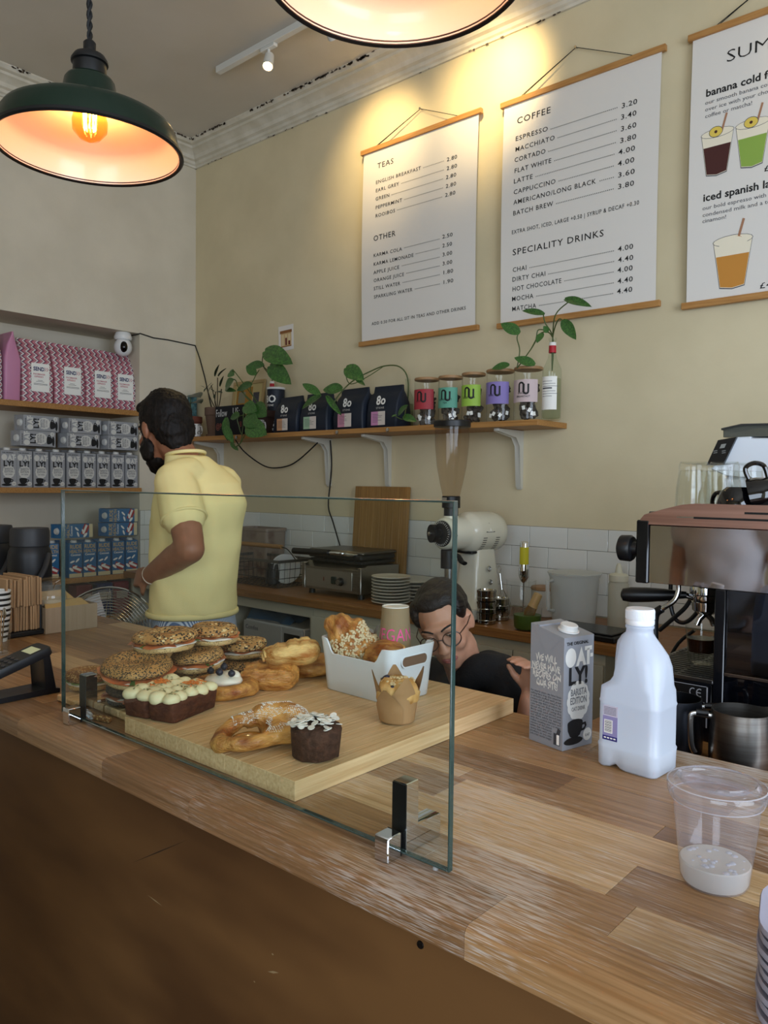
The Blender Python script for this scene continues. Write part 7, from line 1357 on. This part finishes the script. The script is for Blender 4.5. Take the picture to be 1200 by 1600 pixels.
limb(b, [wsL, (wsL+weL)/2, weL], [.052, .046, .038]); limb(b, [weL, (weL+wwL)/2, wwL], [.038, .036, .026]); limb(b, [wsR, (wsR+weR)/2, weR], [.052, .046, .038]); limb(b, [weR, (weR+wwR)/2, wwR], [.038, .035, .026]); hand(b, wwL, (.12, -.1, 1), (-.3, -.9, 0), 1.25, .92, -1); hand(b, wwR, (.8, -.1, -.3), (0, 0, -1), .5, .92, 1)
for sx, kn in ((-1, (-1.42, 1.66, .46)), (1, (-1.07, 1.69, .42))): limb(b, [(-1.25+.085*sx, 1.90, .40), ((-1.25+.085*sx+kn[0])/2, 1.78, .44), kn], [.085, .075, .055]); limb(b, [kn, (kn[0], kn[1]+.14, .25), (kn[0], kn[1]+.24, .10)], [.055, .052, .038]); limb(b, [(kn[0], kn[1]+.25, .05), (kn[0], kn[1]+.07, .035)], [.04, .032])
keep(remeshed(b, .0062, 3).build('body', SKIN2, t, ang=80))
k = HW @ S(.94, .94, .94); b = MB(); b.ball((0, -.034, .044), (.081, .092, .086), 24, 16, k); b.ball((0, -.058, -.008), (.076, .062, .070), 20, 12, k); b.ball((0, .012, .092), (.058, .050, .030), 18, 12, k)
for sx in (-1, 1): b.ball((sx*.064, .006, .058), (.018, .040, .044), 14, 10, k)
b.ball((0, -.125, .02), (.035, .035, .035), 14, 10, k); hr = remeshed(b, .006, 3); hr.jitter(.002, 60, 5); keep(hr.build('hair', mat('brown_black_hair', '0e0a09', .45, spec=.3, col2='1f1612', scale=7, stretch=(18, 2, 18), bump=.5), t, ang=80)); n0 = set(t.children); facebits(t, HW, .94, SKIN2, HAIR)
gm = mat('tortoise_frame', '4a2c1a', .3, col2='1e120c', scale=60)
b = MB(k)
for sx in (-1, 1): b.tube([(sx*.034+.026*math.cos(a), .100-.010*abs(math.cos(a))*(1 if sx*math.cos(a) > 0 else .2), .004+.023*math.sin(a)) for a in [2*math.pi*i/28 for i in range(28)]], .0017, 6, loop=True); b.tube([(sx*.059, .090, .010), (sx*.078, .05, .012), (sx*.082, -.01, .008)], .0017, 6)
b.tube([(-.009, .101, .010), (0, .104, .012), (.009, .101, .010)], .0016, 6); gl_ = b.build('glasses', gm, t); b = MB(k)
for sx in (-1, 1): b.prism([(sx*.034+.025*math.cos(a), .004+.022*math.sin(a)) for a in [2*math.pi*i/24 for i in range(24)]], -.0004, .0004, T(0, .0965, 0) @ frame((1, 0, 0), (0, 0, 1), (0, -1, 0)))
b.build('lens', clear('spectacle_lens', 'fbfbfb', .8, .02), gl_)
for o in t.children:
    if o not in n0: keep(o)
b = MB(); oval(b, [((-1.25, 1.90, .38), .17, .125), ((-1.245, 1.88, .55), .148, .112), ((-1.24, 1.86, .70), .160, .115), ((-1.235, 1.84, .82), .175, .108), ((-1.225, 1.83, .90), .145, .092), ((-1.215, 1.825, .945), .085, .068), ((-1.21, 1.82, .965), .062, .058)], fb, 28); limb(b, [at(728, 1062, y=1.735), at(748, 1048, y=1.745), at(775, 1052, y=1.775)], [.040, .048, .05]); limb(b, [Vector((-1.18, 1.81, .955)), wsL+Vector((.01, -.005, -.01)), wsL*.7+weL*.3], [.066, .066, .064]); limb(b, [wsR+Vector((.02, 0, .01)), wsR*.65+weR*.35], [.066, .06])
tp = remeshed(b, .008, 4); tp.jitter(.006, 14, 2); keep(tp.build('black_top', mat('black_cotton', '0b0b0d', .9, bump=.2, scale=200), t, ang=80))
b = MB(); oval(b, [((-1.25, 1.90, .33), .165, .12), ((-1.25, 1.90, .45), .16, .118)], fb, 24)
for sx, kn in ((-1, (-1.42, 1.66, .46)), (1, (-1.07, 1.69, .42))): limb(b, [(-1.25+.085*sx, 1.90, .40), ((-1.25+.085*sx+kn[0])/2, 1.78, .44), kn], [.097, .088, .069]); limb(b, [kn, (kn[0], kn[1]+.14, .25), (kn[0], kn[1]+.24, .10)], [.068, .064, .05])
keep(remeshed(b, .012, 4).build('trousers', mat('dark_denim', '1d2230', .9), t, ang=80))
for sx, kn in ((-1, (-1.42, 1.66, .46)), (1, (-1.07, 1.69, .42))): b = MB(); b.rings([[(x_+kn[0], y_+kn[1]+.15, z_) for x_, y_ in rrect(.095*k_, .25*k_, .04*k_, 5)] for k_, z_ in ((.97, 0), (1, .01), (1, .035), (.8, .08), (.55, .10))]); keep(b.build('shoe', mat('dark_shoe', '222226', .6), t, ang=60))
# ---------------------------------------------------------------- the customer the machine's side reflects
cc = Vector((-1.16, .02, 0)); f = Vector((.25, 1, 0)); t = thing('person', 'customer in a white t-shirt mirrored in the espresso machine side', 'person', (cc.x, cc.y, 0)); hc_ = cc+Vector((0, .02, 1.60)); HC = T(*hc_) @ frame(*M3((.3, 1, -.15)))
def C_(x, y, z): return cc+Vector((x, y, z))
b = MB(); headvol(b, HC, 1.0); limb(b, [C_(0, 0, 1.55), C_(0, -.01, 1.46), C_(0, -.01, 1.38)], [.055, .052, .07]); oval(b, [(C_(0, 0, .88), .15, .10), (C_(0, 0, 1.0), .135, .095), (C_(0, 0, 1.2), .155, .105), (C_(0, 0, 1.34), .16, .09), (C_(0, 0, 1.41), .09, .07)], f)
for sx in (-1, 1): limb(b, [C_(.175*sx, 0, 1.36), C_(.205*sx, -.01, 1.22), C_(.225*sx, .0, 1.08)], [.052, .046, .038]); limb(b, [C_(.225*sx, .0, 1.08), C_(.21*sx, .06, .97), C_(.18*sx, .14, .90)], [.038, .036, .026]); hand(b, C_(.18*sx, .14, .90), (-.2*sx, .7, -.5), (-sx, 0, -.2), .4, .95, sx); limb(b, [C_(.085*sx, 0, .86), C_(.09*sx, .01, .46), C_(.09*sx, 0, .09)], [.085, .062, .04]); limb(b, [C_(.09*sx, 0, .05), C_(.1*sx, .14, .035)], [.04, .032])
keep(remeshed(b, .009, 3).build('body', mat('pale_skin', 'b58a74', .5, col2='c09682', scale=30), t, ang=80)); n0 = set(t.children); facebits(t, HC, 1.0, SKIN2, HAIR)
b = MB(); k = HC; b.ball((0, -.030, .046), (.081, .096, .088), 20, 14, k); b.ball((0, -.06, -.02), (.072, .058, .075), 18, 12, k); b.jitter(.005, 30, 2); remeshed(b, .008, 2).build('hair', mat('brown_hair', '3a261a', .5), t, ang=80)
for o in t.children:
    if o not in n0: keep(o)
b = MB(); oval(b, [(C_(0, 0, .84), .175, .125), (C_(0, 0, .95), .165, .12), (C_(0, 0, 1.2), .175, .125), (C_(0, 0, 1.33), .18, .11), (C_(0, 0, 1.41), .11, .08), (C_(0, 0, 1.435), .075, .066)], f, 28)
for sx in (-1, 1): limb(b, [C_(.165*sx, 0, 1.365), C_(.20*sx, -.01, 1.24)], [.068, .066])
tp = remeshed(b, .011, 4); tp.jitter(.012, 9, 2); keep(tp.build('tshirt', mat('white_cotton', 'd6d4d8', .9), t, ang=80)); b = MB(); oval(b, [(C_(0, 0, .78), .165, .118), (C_(0, 0, .93), .15, .11)], f, 24)
for sx in (-1, 1): limb(b, [C_(.085*sx, 0, .82), C_(.09*sx, .01, .46), C_(.09*sx, 0, .09)], [.098, .08, .062])
keep(remeshed(b, .013, 3).build('trousers', mat('dark_denim', '1d2230', .9), t, ang=80))
for sx in (-1, 1): b = MB(); b.rings([[(x_+cc.x+.095*sx, y_+cc.y+.05, z_) for x_, y_ in rrect(.095*k_, .26*k_, .04*k_, 5)] for k_, z_ in ((.97, 0), (1, .01), (1, .035), (.8, .08), (.55, .10))]); keep(b.build('shoe', mat('dark_shoe', '222226', .6), t, ang=60))
